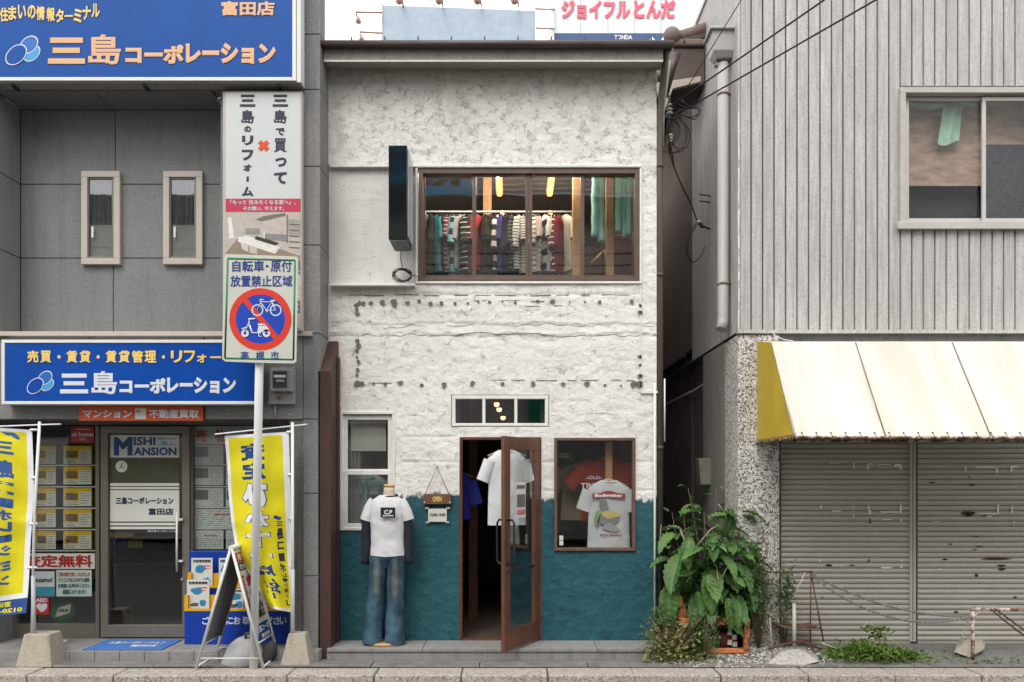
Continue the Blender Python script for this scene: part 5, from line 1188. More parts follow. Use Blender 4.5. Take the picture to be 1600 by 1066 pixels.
# conduit and box in the gap
t = thing('alley_conduit', 'thin pale conduit bending across the dark gap', 'conduit', (2.1,1.3,2))
Y = 1.3
part(MB().tube([(X(1039,2.2),2.2,Z(633,2.2)),(X(1087,1.6),1.6,Z(609,1.6)),(X(1103,1.38),1.38,Z(599,1.38)),(X(1110,1.2),1.2,Z(598,1.2)),(X(1112,1.2),1.2,Z(612,1.2)),(X(1113,1.2),1.2,Z(715,1.2))], .014, 8), 'conduit_pipe', mat('conduit_grey',(.33,.31,.29)), t)
t = thing('alley_switch_box', 'grey-green switch box leaning on the wall inside the gap', 'box', (X(1107,1.0),1.0,Z(760,1.0)))
Y = 1.0
part(MB().add([(X(1095,Y),Y,Z(758,Y)),(X(1121,Y),Y,Z(758,Y)),(X(1118,Y),Y,Z(716,Y)),(X(1092,Y),Y,Z(716,Y)),(X(1095,Y),Y+.2,Z(758,Y)),(X(1121,Y),Y+.2,Z(758,Y)),(X(1118,Y),Y+.2,Z(716,Y)),(X(1092,Y),Y+.2,Z(716,Y))],[(0,1,2,3),(7,6,5,4),(0,4,5,1),(1,5,6,2),(2,6,7,3),(3,7,4,0)]), 'box_body', mat('box_green_grey',(.20,.20,.16),.6,.2,8), t, bevel=.01)
part(MB().pbox(1122,716,1128,762,1.0,1.15), 'box_door', mat('box_dark',(.08,.075,.07)), t)
# cables
def cable(name, label, pts, r, cat='cable', grp=None, m=RUBBER, pn='strand'):
    P = [Vector((X(a,Y),Y,Z(b,Y))) for a,b,Y in pts]; t = thing(name, label, cat, P[0], grp); part(MB().tube(P, r, 6), pn, m, t); return t
def span(p, q, sag=.0, n=14): # straight run from p to q (pixel, depth) extended in space
    A = Vector((X(p[0],p[2]),p[2],Z(p[1],p[2]))); B = Vector((X(q[0],q[2]),q[2],Z(q[1],q[2]))); 
    return [A+(B-A)*(i/n)*1.9-Vector((0,0,sag*4*(i/n)*(1-i/n))) for i in range(n+1)]
for lab, p, q, r in (('upper thick black service cable slanting up to the right',(1045,168,.25),(1285,2,-1.6),.0085),('lower thick black service cable slanting up to the right',(1052,182,.25),(1365,2,-1.8),.0085),('thin cable crossing in front of the hopper',(1047,180,.3),(1162,-6,-.6),.0045)):
    P = span(p, q); t = thing('service_cable', lab, 'cable', P[0], 'cables to the street'); part(MB().tube(P, r, 6), 'strand', RUBBER, t)
t = thing('insulator_rack', 'white porcelain insulators bolted between the shop and the brown wall', 'insulator', (X(1045,.25),.25,Z(200,.25)))
PW_ = mat('porcelain', (.6,.57,.53), .3)
for k, (px, py) in enumerate(((1046,165),(1046,171),(1046,177),(1047,212),(1048,217),(1048,222))):
    part(MB().loft([(X(px,.25),.25,Z(py,.25)-.012,.022,.022),(X(px,.25),.25,Z(py,.25),.038,.038),(X(px,.25),.25,Z(py,.25)+.012,.022,.022)], 12), 'insulator', PW_, t)
part(MB().tube([(X(1046,.25),.25,Z(150,.25)),(X(1046,.25),.25,Z(235,.25))], .012, 8), 'bracket_rod', CHAR, t); part(MB().box(X(1030,.25), X(1048,.25), .24, .27, Z(185,.25), Z(180,.25)), 'bracket_arm', CHAR, t)
part(MB().box(X(1024,.05), X(1036,.05), .04, .14, Z(250,.05), Z(206,.05)), 'junction_box', mat('junction_dark',(.05,.045,.04),.6,.2), t, bevel=.012)
t = thing('cable_tangle', 'tangle of looped black cables hanging below the insulators', 'cable', (X(1055,.25),.25,Z(240,.25)))
def loop(pts, r=.0075):
    P = [Vector((X(a,Y),Y,Z(b,Y))) for a,b,Y in pts]; Q = []
    for i in range(len(P)-1):
        p0, p1, p2, p3 = P[max(i-1,0)], P[i], P[i+1], P[min(i+2,len(P)-1)]
        for k in range(6):
            s = k/6; Q.append(.5*((2*p1)+(p2-p0)*s+(2*p0-5*p1+4*p2-p3)*s*s+(3*p1-p0-3*p2+p3)*s**3))
    Q.append(P[-1]); part(MB().tube(Q, r, 6), 'cable_loop', RUBBER, t)
loop([(1050,170,.25),(1062,154,.2),(1068,160,.15),(1080,168,.2),(1092,170,.22),(1090,182,.2),(1082,186,.2),(1062,176,.25)])
loop([(1060,163,.2),(1070,168,.2),(1088,168,.2),(1093,176,.2),(1080,183,.2),(1066,180,.2),(1060,175,.25)])
loop([(1052,178,.25),(1056,190,.25),(1060,200,.22),(1050,222,.2),(1045,235,.22),(1050,250,.25)])
loop([(1056,176,.25),(1072,195,.2),(1078,212,.2),(1072,230,.2),(1058,232,.22),(1050,224,.25)])
loop([(1053,178,.25),(1066,190,.2),(1073,205,.18),(1070,225,.2),(1060,236,.2),(1050,238,.25),(1047,228,.25)], .009)
loop([(1058,190,.22),(1063,203,.2),(1056,218,.2),(1051,226,.22)], .007)
loop([(1046,180,.25),(1042,200,.2),(1046,218,.22),(1050,240,.25),(1053,260,.3)])
loop([(1034,236,.22),(1046,238,.2),(1060,238,.2),(1068,236,.2)], .004)
loop([(1038,182,.2),(1047,186,.15),(1056,182,.15),(1064,178,.2)], .006)
t = thing('drop_cable', 'black cable dropping to a clamp on the corrugated side wall', 'cable', (X(1050,.3),.3,4.6))
loop([(1045,232,.25),(1052,258,.4),(1066,292,.6),(1080,320,.8),(1089,345,.95)], .007); loop([(1090,347,.95),(1080,358,.9),(1072,380,.9),(1074,400,.9),(1082,410,.9),(1093,403,.9),(1101,386,.95)], .006); loop([(1088,352,.95),(1077,372,.9),(1074,395,.92),(1080,408,.92)], .008)
for k in range(3): part(MB().ball((X(1092+k*2.5,.95),.95,Z(347+k*3.5,.95)), .028, rz=.018, n=6), 'clamp', PW_ if k == 0 else CHAR, t)
part(MB().tube([(X(1094,.95),.95,Z(352,.95)),(RX,1.0,Z(356,.95))], .012, 6), 'clamp_arm', CHAR, t)
for y in (304,314): part(MB().tube([(X(1093,.95),.95,Z(y,.95)),(RX,1.0,Z(y,.95))], .008, 6), 'wall_hook', CHAR, t)
# brown steel fin between office and shop
t = thing('steel_fin', 'dark maroon steel fin post between the office and the white shop', 'post', (X(507,-.35),-.35,0))
x0, x1 = X(496,-.35), X(517,-.35)
part(MB().prism([(x0,-.35,-.01),(x0,-.35,Z(580,-.35)),(x0,-.003,Z(533,-.0)),(x0,-.003,-.01)], (x1-x0-.0,0,0)), 'fin_body', MAROON, t, bevel=.008)
part(MB().box(x1+.001, x1+.018, -.10, -.02, .106, Z(560,0)), 'edge_strip', MAROON, t); part(MB().pbox(517.8,758,522,803,-.20,-.195), 'number_plate', PAPER, t)
# ------------------------------------------------------------------ street furniture in front of the office
pole = thing('no_parking_sign', 'white pole with a square bicycle and moped no-parking sign, leaning slightly', 'sign', (X(396,-.74),-.74,0))
WPM = rust_mat('pole_white', (.74,.75,.74), .26, (.35,.33,.30), 40)
Yp = -.74
part(MB().tube([(X(396,Yp),Yp,-.01),(X(406.5,Yp),Yp-.02,Z(560,Yp)),(X(408,Yp),Yp-.02,Z(415,Yp))], .037, 24), 'pole', WPM, pole)
Ys_ = -.83
def sp(px, py): return X(px,Ys_), Z(py,Ys_)
c0 = [(354,397),(464,401),(466,405),(463,565),(459,568),(404,567),(352,565),(347,561),(350,401)]
part(MB().prism([(*[sp(a,b)[0]], Ys_, sp(a,b)[1]) for a,b in c0], (0,.004,0)), 'sign_plate', SIGNW, pole)
def poly(pts, m, nm, dy=.001, par=pole, Y=Ys_): return part(MB().prism([(X(a,Y), Y-dy, Z(b,Y)) for a,b in pts], (0,.0006,0)), nm, m, par)
bd = MB()
q4 = [(356,404),(461,407),(458.5,562),(351.5,560)]
for (a,b),(c,d) in zip(q4, q4[1:]+q4[:1]):
    bd.tube([(X(a,Ys_),Ys_-.001,Z(b,Ys_)),(X(c,Ys_),Ys_-.001,Z(d,Ys_))], .0085, 4, flat=.12)
part(bd, 'green_border', GREEN, pole)
def ring(cx, cy, r0, r1, m, nm, dy, n=48, a0=0, a1=2*math.pi, ry=None):
    mb = MB(); k = n
    P = [(cx+r*math.cos(a0+(a1-a0)*i/n), cy+r*math.sin(a0+(a1-a0)*i/n)) for i in range(n+1) for r in (r0, r1)]
    mb.add([(X(a,Ys_), Ys_-dy, Z(b,Ys_)) for a, b in P], [(2*i, 2*i+1, 2*i+3, 2*i+2) for i in range(n)]); return part(mb, nm, m, pole)
cx, cy = 407, 499
ring(cx,cy,0,39,SIGNB,'blue_disc',.002); ring(cx,cy,38.5,48.5,REDS,'red_ring',.003)
poly([(379,471),(385,465),(436,526),(430,533)], REDS, 'red_bar', .0035)
def line(pts, w, dy=.005, nm='pictogram_line', m=LETW): 
    return part(MB().tube([(X(a,Ys_),Ys_-dy,Z(b,Ys_)) for a,b in pts], w/171/1.05, 4, flat=.1), nm, m, pole)
for c in ((402.5,485),(431,485)): ring(c[0],c[1],7.3,9.2,LETW,'wheel_mark',.005,28)
line([(402.5,485),(408,472),(425,472),(416.5,485.5),(408,474)],.9); line([(425,472),(431,485),(416,485.5)],.9); line([(406,469),(412,468.5)],1.1); line([(408,474),(407,469)],.9); line([(423,471),(430,470.5)],1.5); line([(416,484),(418,489)],1.1)
for c in ((383,521),(416.5,521)): ring(c[0],c[1],2.4,6.0,LETW,'wheel_mark',.005,24)
line([(383,519),(390,504),(389,499),(399,498.5)],1.5); line([(390,508),(394,520.5),(408,520.5)],1.4); poly([(404,509),(415,508),(420,514),(421,518),(409,519),(402,521)],LETW,'moped_body',.005); line([(403,507.5),(415,508)],1.6); line([(378,514.5),(386,512)],1.2); line([(404,520),(405,526),(409,526)],.9)
for s_, a, b, c, d in (('自転車',363,407,413,425),('・',415,414,420,418),('原付',423,407,456,425),('放置禁止区域',360,430.5,457,448.5)): letters(s_, lambda u,v: Vector((u,Ys_-.001,v)), X(a,Ys_), Z(d,Ys_), X(c,Ys_), Z(b,Ys_), mat('sign_letter_blue',srgb(24,64,150),.4), pole, .02)
for c, a in (('高',376),('槻',400),('市',423)): letters(c, lambda u,v: Vector((u,Ys_-.001,v)), X(a,Ys_), Z(562,Ys_), X(a+13,Ys_), Z(549,Ys_), MATS['sign_letter_blue'], pole, .015)
m_ = MB()
for y in (430,540): m_.box(X(398,Ys_), X(418,Ys_), Ys_+.0045, Yp-.03, Z(y,Ys_)-.02, Z(y,Ys_)+.02)
part(m_, 'clamp', ALU, pole)

# banners
CB = speck_mat('concrete_block', (.36,.32,.26), (.17,.14,.11), 60, .5, .4, .4)
def weight(par, a, b, c, d, e, f, Y):   # a..b top, c..d bottom px ; e top y ; f bottom y
    w = X(d,Y)-X(c,Y); wt = X(b,Y)-X(a,Y); xc_ = (X(c,Y)+X(d,Y))/2; z1 = Z(e,Y); yb = Y+w/2
    vs = [(xc_-w/2,Y,0),(xc_+w/2,Y,0),(xc_+w/2,Y+w*.9,0),(xc_-w/2,Y+w*.9,0)]+[(xc_-wt/2,Y+(w-wt)/2,z1),(xc_+wt/2,Y+(w-wt)/2,z1),(xc_+wt/2,Y+w*.9-(w-wt)/2,z1),(xc_-wt/2,Y+w*.9-(w-wt)/2,z1)]
    part(MB().add(vs, [(0,3,2,1),(4,5,6,7),(0,1,5,4),(1,2,6,5),(2,3,7,6),(3,0,4,7)]), 'concrete_base', CB, par, bevel=.012)
YEF = mat('yellow_cloth', srgb(236,222,20), .8, .05, 6, bump=.2, bs=18); WHF = mat('white_cloth', (.68,.68,.72), .8, .05, 6); BLF = mat('blue_cloth', srgb(40,80,150), .8, .05, 6); LTF = mat('blue_print', srgb(24,70,140), .8, .05); LTF2 = mat('blue_print_thin', srgb(55,95,160), .8, .05)
def flag_fn(L, Rr, T, Bt, amp, Y0, ph=0):
    """L,Rr: lists (v,px); T,Bt: lists of py at v; returns map(u,v)"""
    def lerp(tab, v):
        for (a, p), (b, q) in zip(tab, tab[1:]):
            if v <= b:
                s = (v-a)/(b-a) if b > a else 0; s = s*s*(3-2*s)*.5+s*.5; return p+(q-p)*s
        return tab[-1][1]
    def f(u, v):
        px = lerp(L, v)*(1-u)+lerp(Rr, v)*u; py = lerp(T, v)*(1-u)+lerp(Bt, v)*u
        Y = Y0+amp*(.15+v)*math.sin(u*5.5+v*3+ph)+.018*noise.noise(Vector((u*3, v*9, ph)))*(1 if u < .95 else 0)
        return (X(px,Y), Y, Z(py,Y))
    return f
def banner(lab, polex, Yp_, top, base, fn, blue=None, inset=(.05,.93,.03,.985)):
    t = thing('banner_flag', lab, 'banner', (X(polex,Yp_),Yp_,0), 'banner flags in concrete bases')
    def mf(u, v):
        if blue and v > blue: return 2
        return 1 if inset[0] < u < inset[1] and inset[2] < v < inset[3] else 0
    fl = part(MB().grid(fn, 40, 110, mf=mf), 'flag_cloth', [WHF, YEF, BLF], t)
    return t
# right flag, printed side away from the camera so everything reads reversed
Yr = -.60
fr_ = flag_fn([(0,351),(.25,356),(.5,362),(.62,367),(.75,385),(.88,405),(1,424)], [(0,451),(.5,456),(1,460)], [(0,681),(.5,820),(.75,890),(1,951)], [(0,675),(.5,815),(.8,905),(1,958)], .075, Yr, .5)
t = banner('yellow banner flag twisted by wind behind the white sign pole', 458, Yr, 664, 990, fr_, inset=(.05,.90,.03,.97))
part(MB().tube([(X(457.5,Yr),Yr,.30),(X(457,Yr),Yr,Z(660,Yr))], .014, 12), 'flag_pole', ALU_W, t); part(MB().tube([(X(457.5,Yr),Yr,.10),(X(457.5,Yr),Yr,Z(890,Yr))], .019, 12), 'lower_pole', mat('pole_grey',(.35,.36,.38),.4), t)
part(MB().tube([(X(337,Yr),Yr-.02,Z(679,Yr)),(X(400,Yr),Yr,Z(672,Yr)),(X(479,Yr),Yr+.02,Z(663,Yr))], .007, 8), 'cross_rod', WHF, t)
weight(t, 447, 473, 437, 484, 992, 1041, -.68)
for v in (.0,.24,.47,.72,.97):
    p = fr_(.97, v); part(MB().tube([p, (X(457,Yr), Yr-.0, p[2])], .012, 6), 'loop_tab', WHF, t)
def col(fn, chars, u0, u1, par, fill, outl=None, bold=.05, mirror=True):
    for c, v0, v1, kind in chars:
        m1 = fill if kind == 0 else WHF
        if kind == 1:
            letters(c, lambda u,v: fn(u, 1-v), u0-.015, 1-v1-.004, u1+.015, 1-v0+.004, LTF, par, bold+.03, mirror=mirror, t=.002)
            letters(c, lambda u,v: Vector(fn(u, 1-v))+Vector((0,-.003,0)), u0, 1-v1, u1, 1-v0, WHF, par, bold, mirror=mirror, t=.002)
        else: letters(c, lambda u,v: fn(u, 1-v), u0, 1-v1, u1, 1-v0, m1, par, bold, mirror=mirror, t=.002)
col(fr_, [('査',.075,.165,0),('定',.175,.255,0),('ひ',.27,.39,1),('か',.41,.53,1),('十',.53,.63,1),('一',.66,.68,1),('周',.71,.79,0),('年',.81,.92,0)], .22, .62, t, LTF)
col(fr_, [('三',.49,.53,0),('島',.54,.60,0),('コ',.61,.645,0),('｜',.66,.695,0),('ポ',.705,.75,0),('レ',.76,.79,0),('｜',.80,.825,0),('シ',.835,.86,0),('ョ',.865,.885,0),('ン',.89,.91,0),('」',.92,.95,0)], .74, .85, t, mat('navy_print',srgb(40,50,80),.8), bold=.04)
m_ = MB()
for (uu, vv, a) in ((.74,.455,.6),(.79,.465,-.5)):
    P = []
    for i in range(16):
        q = 2*math.pi*i/16; du_, dv_ = .045*math.cos(q), .012*math.sin(q); P.append(Vector(fr_(uu+du_*.8-dv_*2*a, vv+dv_+du_*.25*a))+Vector((0,-.002,0)))
    m_.add(P, [tuple(range(16))])
part(m_, 'flag_logo', LTF, t)
# left flag
Yl = -.62
fl_ = flag_fn([(0,-38),(1,-42)], [(0,50),(.3,53),(.5,50),(.75,46),(1,41)], [(0,666),(1,966)], [(0,672),(.5,815),(1,958)], .035, Yl, 2)
t = banner('yellow and blue banner flag with reversed lettering at the left edge', 60, Yl, 664, 990, fl_, blue=.89, inset=(.06,.90,.03,.86))
part(MB().tube([(X(50,Yl),Yl,.30),(X(54,Yl),Yl,Z(800,Yl)),(X(62,Yl),Yl,Z(659,Yl))], .013, 12), 'flag_pole', ALU_W, t); part(MB().tube([(X(53,Yl),Yl,.15),(X(52,Yl),Yl,Z(900,Yl))], .019, 12), 'lower_pole', MATS['pole_grey'], t)
part(MB().tube([(X(-40,Yl),Yl,Z(668,Yl)),(X(62,Yl),Yl,Z(664,Yl)),(X(95,Yl),Yl,Z(663,Yl))], .007, 8), 'cross_rod', WHF, t)
weight(t, 36, 76, 23, 80, 993, 1042, -.72)
for v in (.0,.26,.52,.75):
    p = fl_(.97, v); part(MB().tube([p, (X(58,Yl), Yl, p[2])], .012, 6), 'loop_tab', WHF, t)
col(fl_, [('三',.10,.17,0),('島',.20,.285,0),('コ',.30,.36,0),('｜',.375,.42,0),('ポ',.43,.49,0),('レ',.50,.56,0),('｜',.575,.61,0),('シ',.625,.675,0),('ョ',.70,.745,0),('ン',.765,.81,0)], .34, .66, t, LTF2)
letters('富田店', lambda u,v: fl_(u, 1-v), .30, 1-.935, .70, 1-.90, YEF, t, .04, mirror=True); letters('0120-00', lambda u,v: fl_(u, 1-v), .30, 1-.98, .92, 1-.945, YEF, t, .04, mirror=True)
m_ = MB()
for (uu, vv, a) in ((.52,.035,.6),(.68,.055,.9)):
    P = []
    for i in range(16):
        q = 2*math.pi*i/16; P.append(Vector(fl_(uu+.10*math.cos(q), min(.99,max(.035,vv+.018*math.sin(q)+.02*math.cos(q)))))+Vector((0,-.002,0)))
    m_.add(P, [tuple(range(16))])
part(m_, 'flag_logo', LTF2, t)

# blue leaflet stand
t = thing('leaflet_stand', 'blue stepped leaflet stand with yellow edges inside the office porch', 'stand', (X(380,-.1),-.1,.105))
YB2 = -.02; DBL = mat('stand_blue', srgb(10,62,170), .4, .04); DYL = mat('stand_yellow', srgb(240,180,20), .4, .05)
zb = .103
def sbx(a, b, y_0, y_1, zt, nm, m, Y): return part(MB().box(X(a,Y), X(b,Y), y_0, y_1, zb, Z(zt,Y)), nm, m, t, bevel=.004)
sbx(296, 473, .05, .09, 861, 'back_panel', DBL, .05)
sbx(293, 472, -.06, .045, 918, 'upper_tier', DBL, -.06); sbx(288, 472, -.19, -.065, 953, 'lower_tier', DBL, -.19)
part(MB().pbox(288,951,472,955,-.195,-.1905), 'yellow_edge', DYL, t); part(MB().pbox(293,915,472,919,-.065,-.0605), 'yellow_edge', DYL, t)
for (a,b,c,d,e,f,Y) in ((288,930,296,953,0,0,-.19),(293,895,300,917,0,0,-.06),):
    part(MB().box(X(a,Y), X(b if False else a+6,Y), Y, Y+.12, Z(d,Y), Z(b,Y)), 'side_wing', DYL, t)
part(MB().pbox(300,896,472,915,-.02,.0), 'yellow_back', DYL, t); part(MB().pbox(296,930,472,951,-.15,-.13), 'yellow_back', DYL, t)
for c, a in zip('ごらんにお取りください', [317,331,344,354,366,380,393,405,416,428,438]): ptext(c, a-1, 964, a+10, 976, -.192, LETW, t, .03)
def leaflet(a,b,c,d,Y,lab):
    q = thing('leaflet', lab, 'leaflet', (X((a+c)/2,Y),Y,Z(d,Y)), 'leaflets in the blue stand'); w,h=c-a,d-b
    part(MB().pbox(a,b,c,d,Y,Y+.006), 'sheet', PAPER, q); ptext('売買賃貸情報', a+w*.08, b+h*.06, c-w*.08, b+h*.16, Y-.0005, INK, q, .03)
    m_ = MB(); m_.disc((X(a+w*.42,Y),Y-.001,Z(b+h*.38,Y)), .035, .001, 10, rx=.05, wob=.3); part(m_, 'blue_drawing', mat('leaf_blue',srgb(50,140,190)), q)
    m_ = MB(); m_.disc((X(a+w*.72,Y),Y-.001,Z(b+h*.80,Y)), .035, .001, 10, rx=.035, wob=.2); part(m_, 'blue_drawing', MATS['leaf_blue'], q)
    m_ = MB(); m_.disc((X(a+w*.32,Y),Y-.001,Z(b+h*.86,Y)), .018, .001, 10, rx=.045, wob=.3); part(m_, 'brown_drawing', mat('leaf_brown',srgb(110,90,60)), q)
    m_ = MB(); m_.pbox(a+w*.5,b+h*.26,c-w*.1,b+h*.30,Y-.001,Y); m_.pbox(a+w*.55,b+h*.36,c-w*.16,b+h*.39,Y-.001,Y); part(m_, 'red_line', REDS, q)
leaflet(299,872,332,917,-.035,'white leaflet in the upper left slot of the blue stand'); leaflet(292,906,327,951,-.165,'white leaflet in the lower left slot of the blue stand')
leaflet(342,872,366,917,-.035,'white leaflet in the upper slot partly behind the board'); leaflet(358,920,380,951,-.165,'white leaflet in the lower slot seen between the board legs')
leaflet(459,886,471,918,-.035,'white leaflet in the upper right slot beside the flag pole'); leaflet(459,921,471,951,-.165,'white leaflet in the lower right slot beside the flag pole')

# folding board
t = thing('folding_board', 'white-framed folding A-board with a grey back and coloured posters', 'signboard', (-2.56,-.55,0))
N0, N1 = -.78, -.32; AP = (-2.555, 1.105); LF, RT = -2.873, -2.262
FW = mat('board_frame', (.62,.62,.60), .4, .1, 12)
def leg(par, x, Y): return part(MB().tube([(AP[0]+(x-AP[0])*.02,Y,AP[1]-.01),(x,Y,.012)], .014, 4, flat=1), 'leg', FW, par)
def onb(x, s, y): return Vector((AP[0]+(x-AP[0])*s, y, AP[1]*(1-s)+.012*s))
for x in (LF, RT):
    leg(t, x, N0); leg(t, x, N1)
    part(MB().tube([onb(x,.99,N0), onb(x,.99,N1)], .012, 4), 'cross_bar', FW, t); part(MB().tube([onb(x,.80,N0), onb(x,.80,N1)], .012, 4), 'cross_bar', FW, t)
part(MB().tube([(LF+.02,N0,.10),(RT-.02,N0,.10)], .006, 6), 'stay', FW, t); part(MB().tube([(LF+.02,N1,.10),(RT-.02,N1,.10)], .006, 6), 'stay', FW, t)
BG = speck_mat('board_back', (.15,.16,.165), (.07,.07,.072), 20, .5, .7, .2, light=(.22,.225,.22))
def bpanel(x, s0, s1, off_, m, nm, ya=N0+.015, yb=N1-.015, th=.008):
    d = Vector((x-AP[0],0,-AP[1])).normalized(); nn = Vector((-d.z,0,d.x)); nn = nn if (nn.x > 0) else -nn
    P = [onb(x,s0,ya)+nn*off_, onb(x,s1,ya)+nn*off_, onb(x,s1,yb)+nn*off_, onb(x,s0,yb)+nn*off_]
    return part(MB().prism(P, nn*(-th)), nm, m, t)
bpanel(LF, .03, .80, .006, BG, 'grey_back_panel'); bpanel(RT, .03, .80, .006, PAPER, 'poster_panel')
part(MB().tube([(AP[0],N0-.01,AP[1]),(AP[0],N1+.01,AP[1])], .024, 12), 'hinge_cap', FW, t)
dR = Vector((RT-AP[0],0,-AP[1])).normalized(); nR = Vector((-dR.z,0,dR.x)); nR = nR if nR.x > 0 else -nR
def rp(u, v, o=.009): return onb(RT, v, N0+.02+(N1-N0-.04)*u)+nR*o
def rpoly(u0,v0,u1,v1,m,nm,o=.0085): part(MB().prism([rp(u0,v0,o),rp(u0,v1,o),rp(u1,v1,o),rp(u1,v0,o)], nR*(-.001)), nm, m, t)
rpoly(.03,.05,.97,.13,RED,'red_band'); rpoly(.03,.135,.97,.20,NAVY,'navy_band'); rpoly(.06,.24,.20,.52,RED,'red_strip'); rpoly(.04,.66,.97,.79,DB,'blue_band')
bt = lambda s_,u0,v0,u1,v1,m,b=.03: letters(s_, lambda u,v: rp(u, v, .0105), u0, v0, u1, v1, m, t, b, out=tuple(nR))
bt('売りたい',.08,.118,.92,.06,LETW,.04); bt('空き家相談',.08,.19,.92,.145,LETW,.03); bt(vert('買取強化'),.08,.50,.18,.26,LETW,.03)
bt('査定',.26,.34,.92,.25,RED,.05); bt('無料',.26,.45,.92,.37,INK,.05); bt('不動産の\nご相談は',.1,.62,.9,.48,INK,.03); bt('三島コーポ',.08,.73,.92,.675,LETW,.04); bt('富田店',.3,.78,.85,.745,LETW,.03)
# weight bag under the board
t = thing('sandbag', 'grey weight bag with a carry handle under the folding board', 'bag', (-2.50,-.62,0))
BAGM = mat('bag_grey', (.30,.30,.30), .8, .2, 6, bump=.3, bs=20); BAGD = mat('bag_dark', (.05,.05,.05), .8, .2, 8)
B = MB(); rg = []
for i in range(14):
    q = i/13; rg.append((-2.52+.05*q, -.60, .005+.27*q, .165*(1-q**2.2)**.6+.02, .12*(1-q**2.2)**.6+.015))
B.loft(rg, 28); B.warp(lambda v: v+Vector((.02*noise.noise(v*7), .02*noise.noise(v*8+Vector((3,0,0))), 0))); part(B, 'bag_body', BAGM, t)
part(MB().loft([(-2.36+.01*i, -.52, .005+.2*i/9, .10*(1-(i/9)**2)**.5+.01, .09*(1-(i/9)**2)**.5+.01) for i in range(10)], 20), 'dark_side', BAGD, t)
part(MB().tube([(-2.47,-.64,.25),(-2.46,-.66,.30),(-2.40,-.66,.31),(-2.36,-.64,.27)], .013, 8), 'carry_handle', BAGD, t)
# doormat
t = thing('doormat', 'blue doormat with white lettering on the office step', 'mat', (-3.7,-.2,.103))
part(MB().add([(-4.09,-.455,.103),(-3.33,-.455,.103),(-3.33,.03,.103),(-4.09,.03,.103),(-4.09,-.455,.112),(-3.33,-.455,.112),(-3.33,.03,.112),(-4.09,.03,.112)], [(0,3,2,1),(4,5,6,7),(0,1,5,4),(1,2,6,5),(2,3,7,6),(3,0,4,7)]), 'mat_body', mat('mat_blue', srgb(70,120,195), .95, .12, 60, bump=.5, bs=300), t, bevel=.003)
for s_, a, b, c, d in (('三島コーポレーション',-3.98,-.20,-3.42,-.10),('富田店',-3.70,-.34,-3.45,-.25)): letters(s_, lambda u,v: Vector((u,v,.1125)), a, b, c, d, LETW, t, .04, out=(0,0,1))

# ------------------------------------------------------------------ greenery
def leaf_mat(name, a, b, vein=.55):
    m, n, l, p = nt(name); oi = n.new('ShaderNodeObjectInfo'); co = objco(n, l)
    c = mixc(n, l, oi.outputs['Random'], a, b); c = mixc(n, l, mth(n, l, 'MULTIPLY', ramp(n, l, noise_n(n, l, co, 5, 4), [(.45, 0), (.7, 1)]), .4), c, [k*1.5 for k in b])
    uvn = n.new('ShaderNodeAttribute'); uvn.attribute_name = 'vein'
    c = mixc(n, l, mth(n, l, 'MULTIPLY', uvn.outputs['Fac'], vein), c, (.20,.30,.12))
    l.new(c, p.inputs['Base Color']); p.inputs['Roughness'].default_value = .55; p.inputs['Specular IOR Level'].default_value = .4
    p.inputs['Subsurface Weight'].default_value = 0
    bp = n.new('ShaderNodeBump'); bp.inputs['Strength'].default_value = .5; bp.inputs['Distance'].default_value = .01
    l.new(noise_n(n, l, co, 14, 3), bp.inputs['Height']); l.new(bp.outputs[0], p.inputs['Normal'])
    tr_ = n.new('ShaderNodeBsdfTranslucent'); l.new(c, tr_.inputs[0]); ms = n.new('ShaderNodeMixShader'); ms.inputs[0].default_value = .25
    l.new(p.outputs[0], ms.inputs[1]); l.new(tr_.outputs[0], ms.inputs[2]); l.new(ms.outputs[0], n['Material Output'].inputs[0]); return m
LEAF = leaf_mat('broad_leaf', (.024,.085,.016), (.080,.185,.035)); LEAFL = leaf_mat('pale_leaf', (.06,.15,.045), (.10,.21,.07)); LEAFY = mat('yellowing_leaf', (.42,.28,.04), .6, .3, 15)
STEM = mat('plant_stem', (.16,.12,.07), .7, .3, 10)
def leaf_mesh(w, droop, curl, seed, m):
    me_v = []; fs = []; vn = []; NS, NC = 26, 8
    for i in range(NS+1):
        t_ = i/NS; wd = w*math.sin(math.pi*min(1, t_**.9*.97+.03))**.75*(1-.15*t_); th = droop*t_
        x = math.sin(th)/droop if droop > .01 else t_; z = -(1-math.cos(th))/droop if droop > .01 else 0
        for j in range(NC+1):
            s = j/NC*2-1; rip = .045*math.sin(t_*42-abs(s)*7)*(.3+.7*abs(s))+.03*noise.noise(Vector((t_*4, s*2, seed)))
            me_v.append((x, s*wd/2*(1+.05*math.sin(t_*40)), z+curl*abs(s)**1.3*wd+rip*w*1.4))
            vn.append(1.0 if j == NC//2 else (.55 if (i+abs(j-NC//2)) % 2 == 0 and t_ < .95 else 0))
    for i in range(NS):
        for j in range(NC): a = i*(NC+1)+j; fs.append((a, a+1, a+NC+2, a+NC+1))
    me = bpy.data.meshes.new('leaf'); me.from_pydata(me_v, [], fs); me.materials.append(m)
    me.polygons.foreach_set('use_smooth', [True]*len(fs)); at = me.attributes.new('vein', 'FLOAT', 'POINT'); at.data.foreach_set('value', vn); me.update(); return me
LM = [leaf_mesh(.46, d, c, k, LEAF) for k, (d, c) in enumerate(((.5,.25),(1.1,.2),(1.5,.12),(.9,.3),(1.9,.05)))]
LP = [leaf_mesh(.36, d, c, k+9, LEAFL) for k, (d, c) in enumerate(((.4,.3),(.9,.25)))]
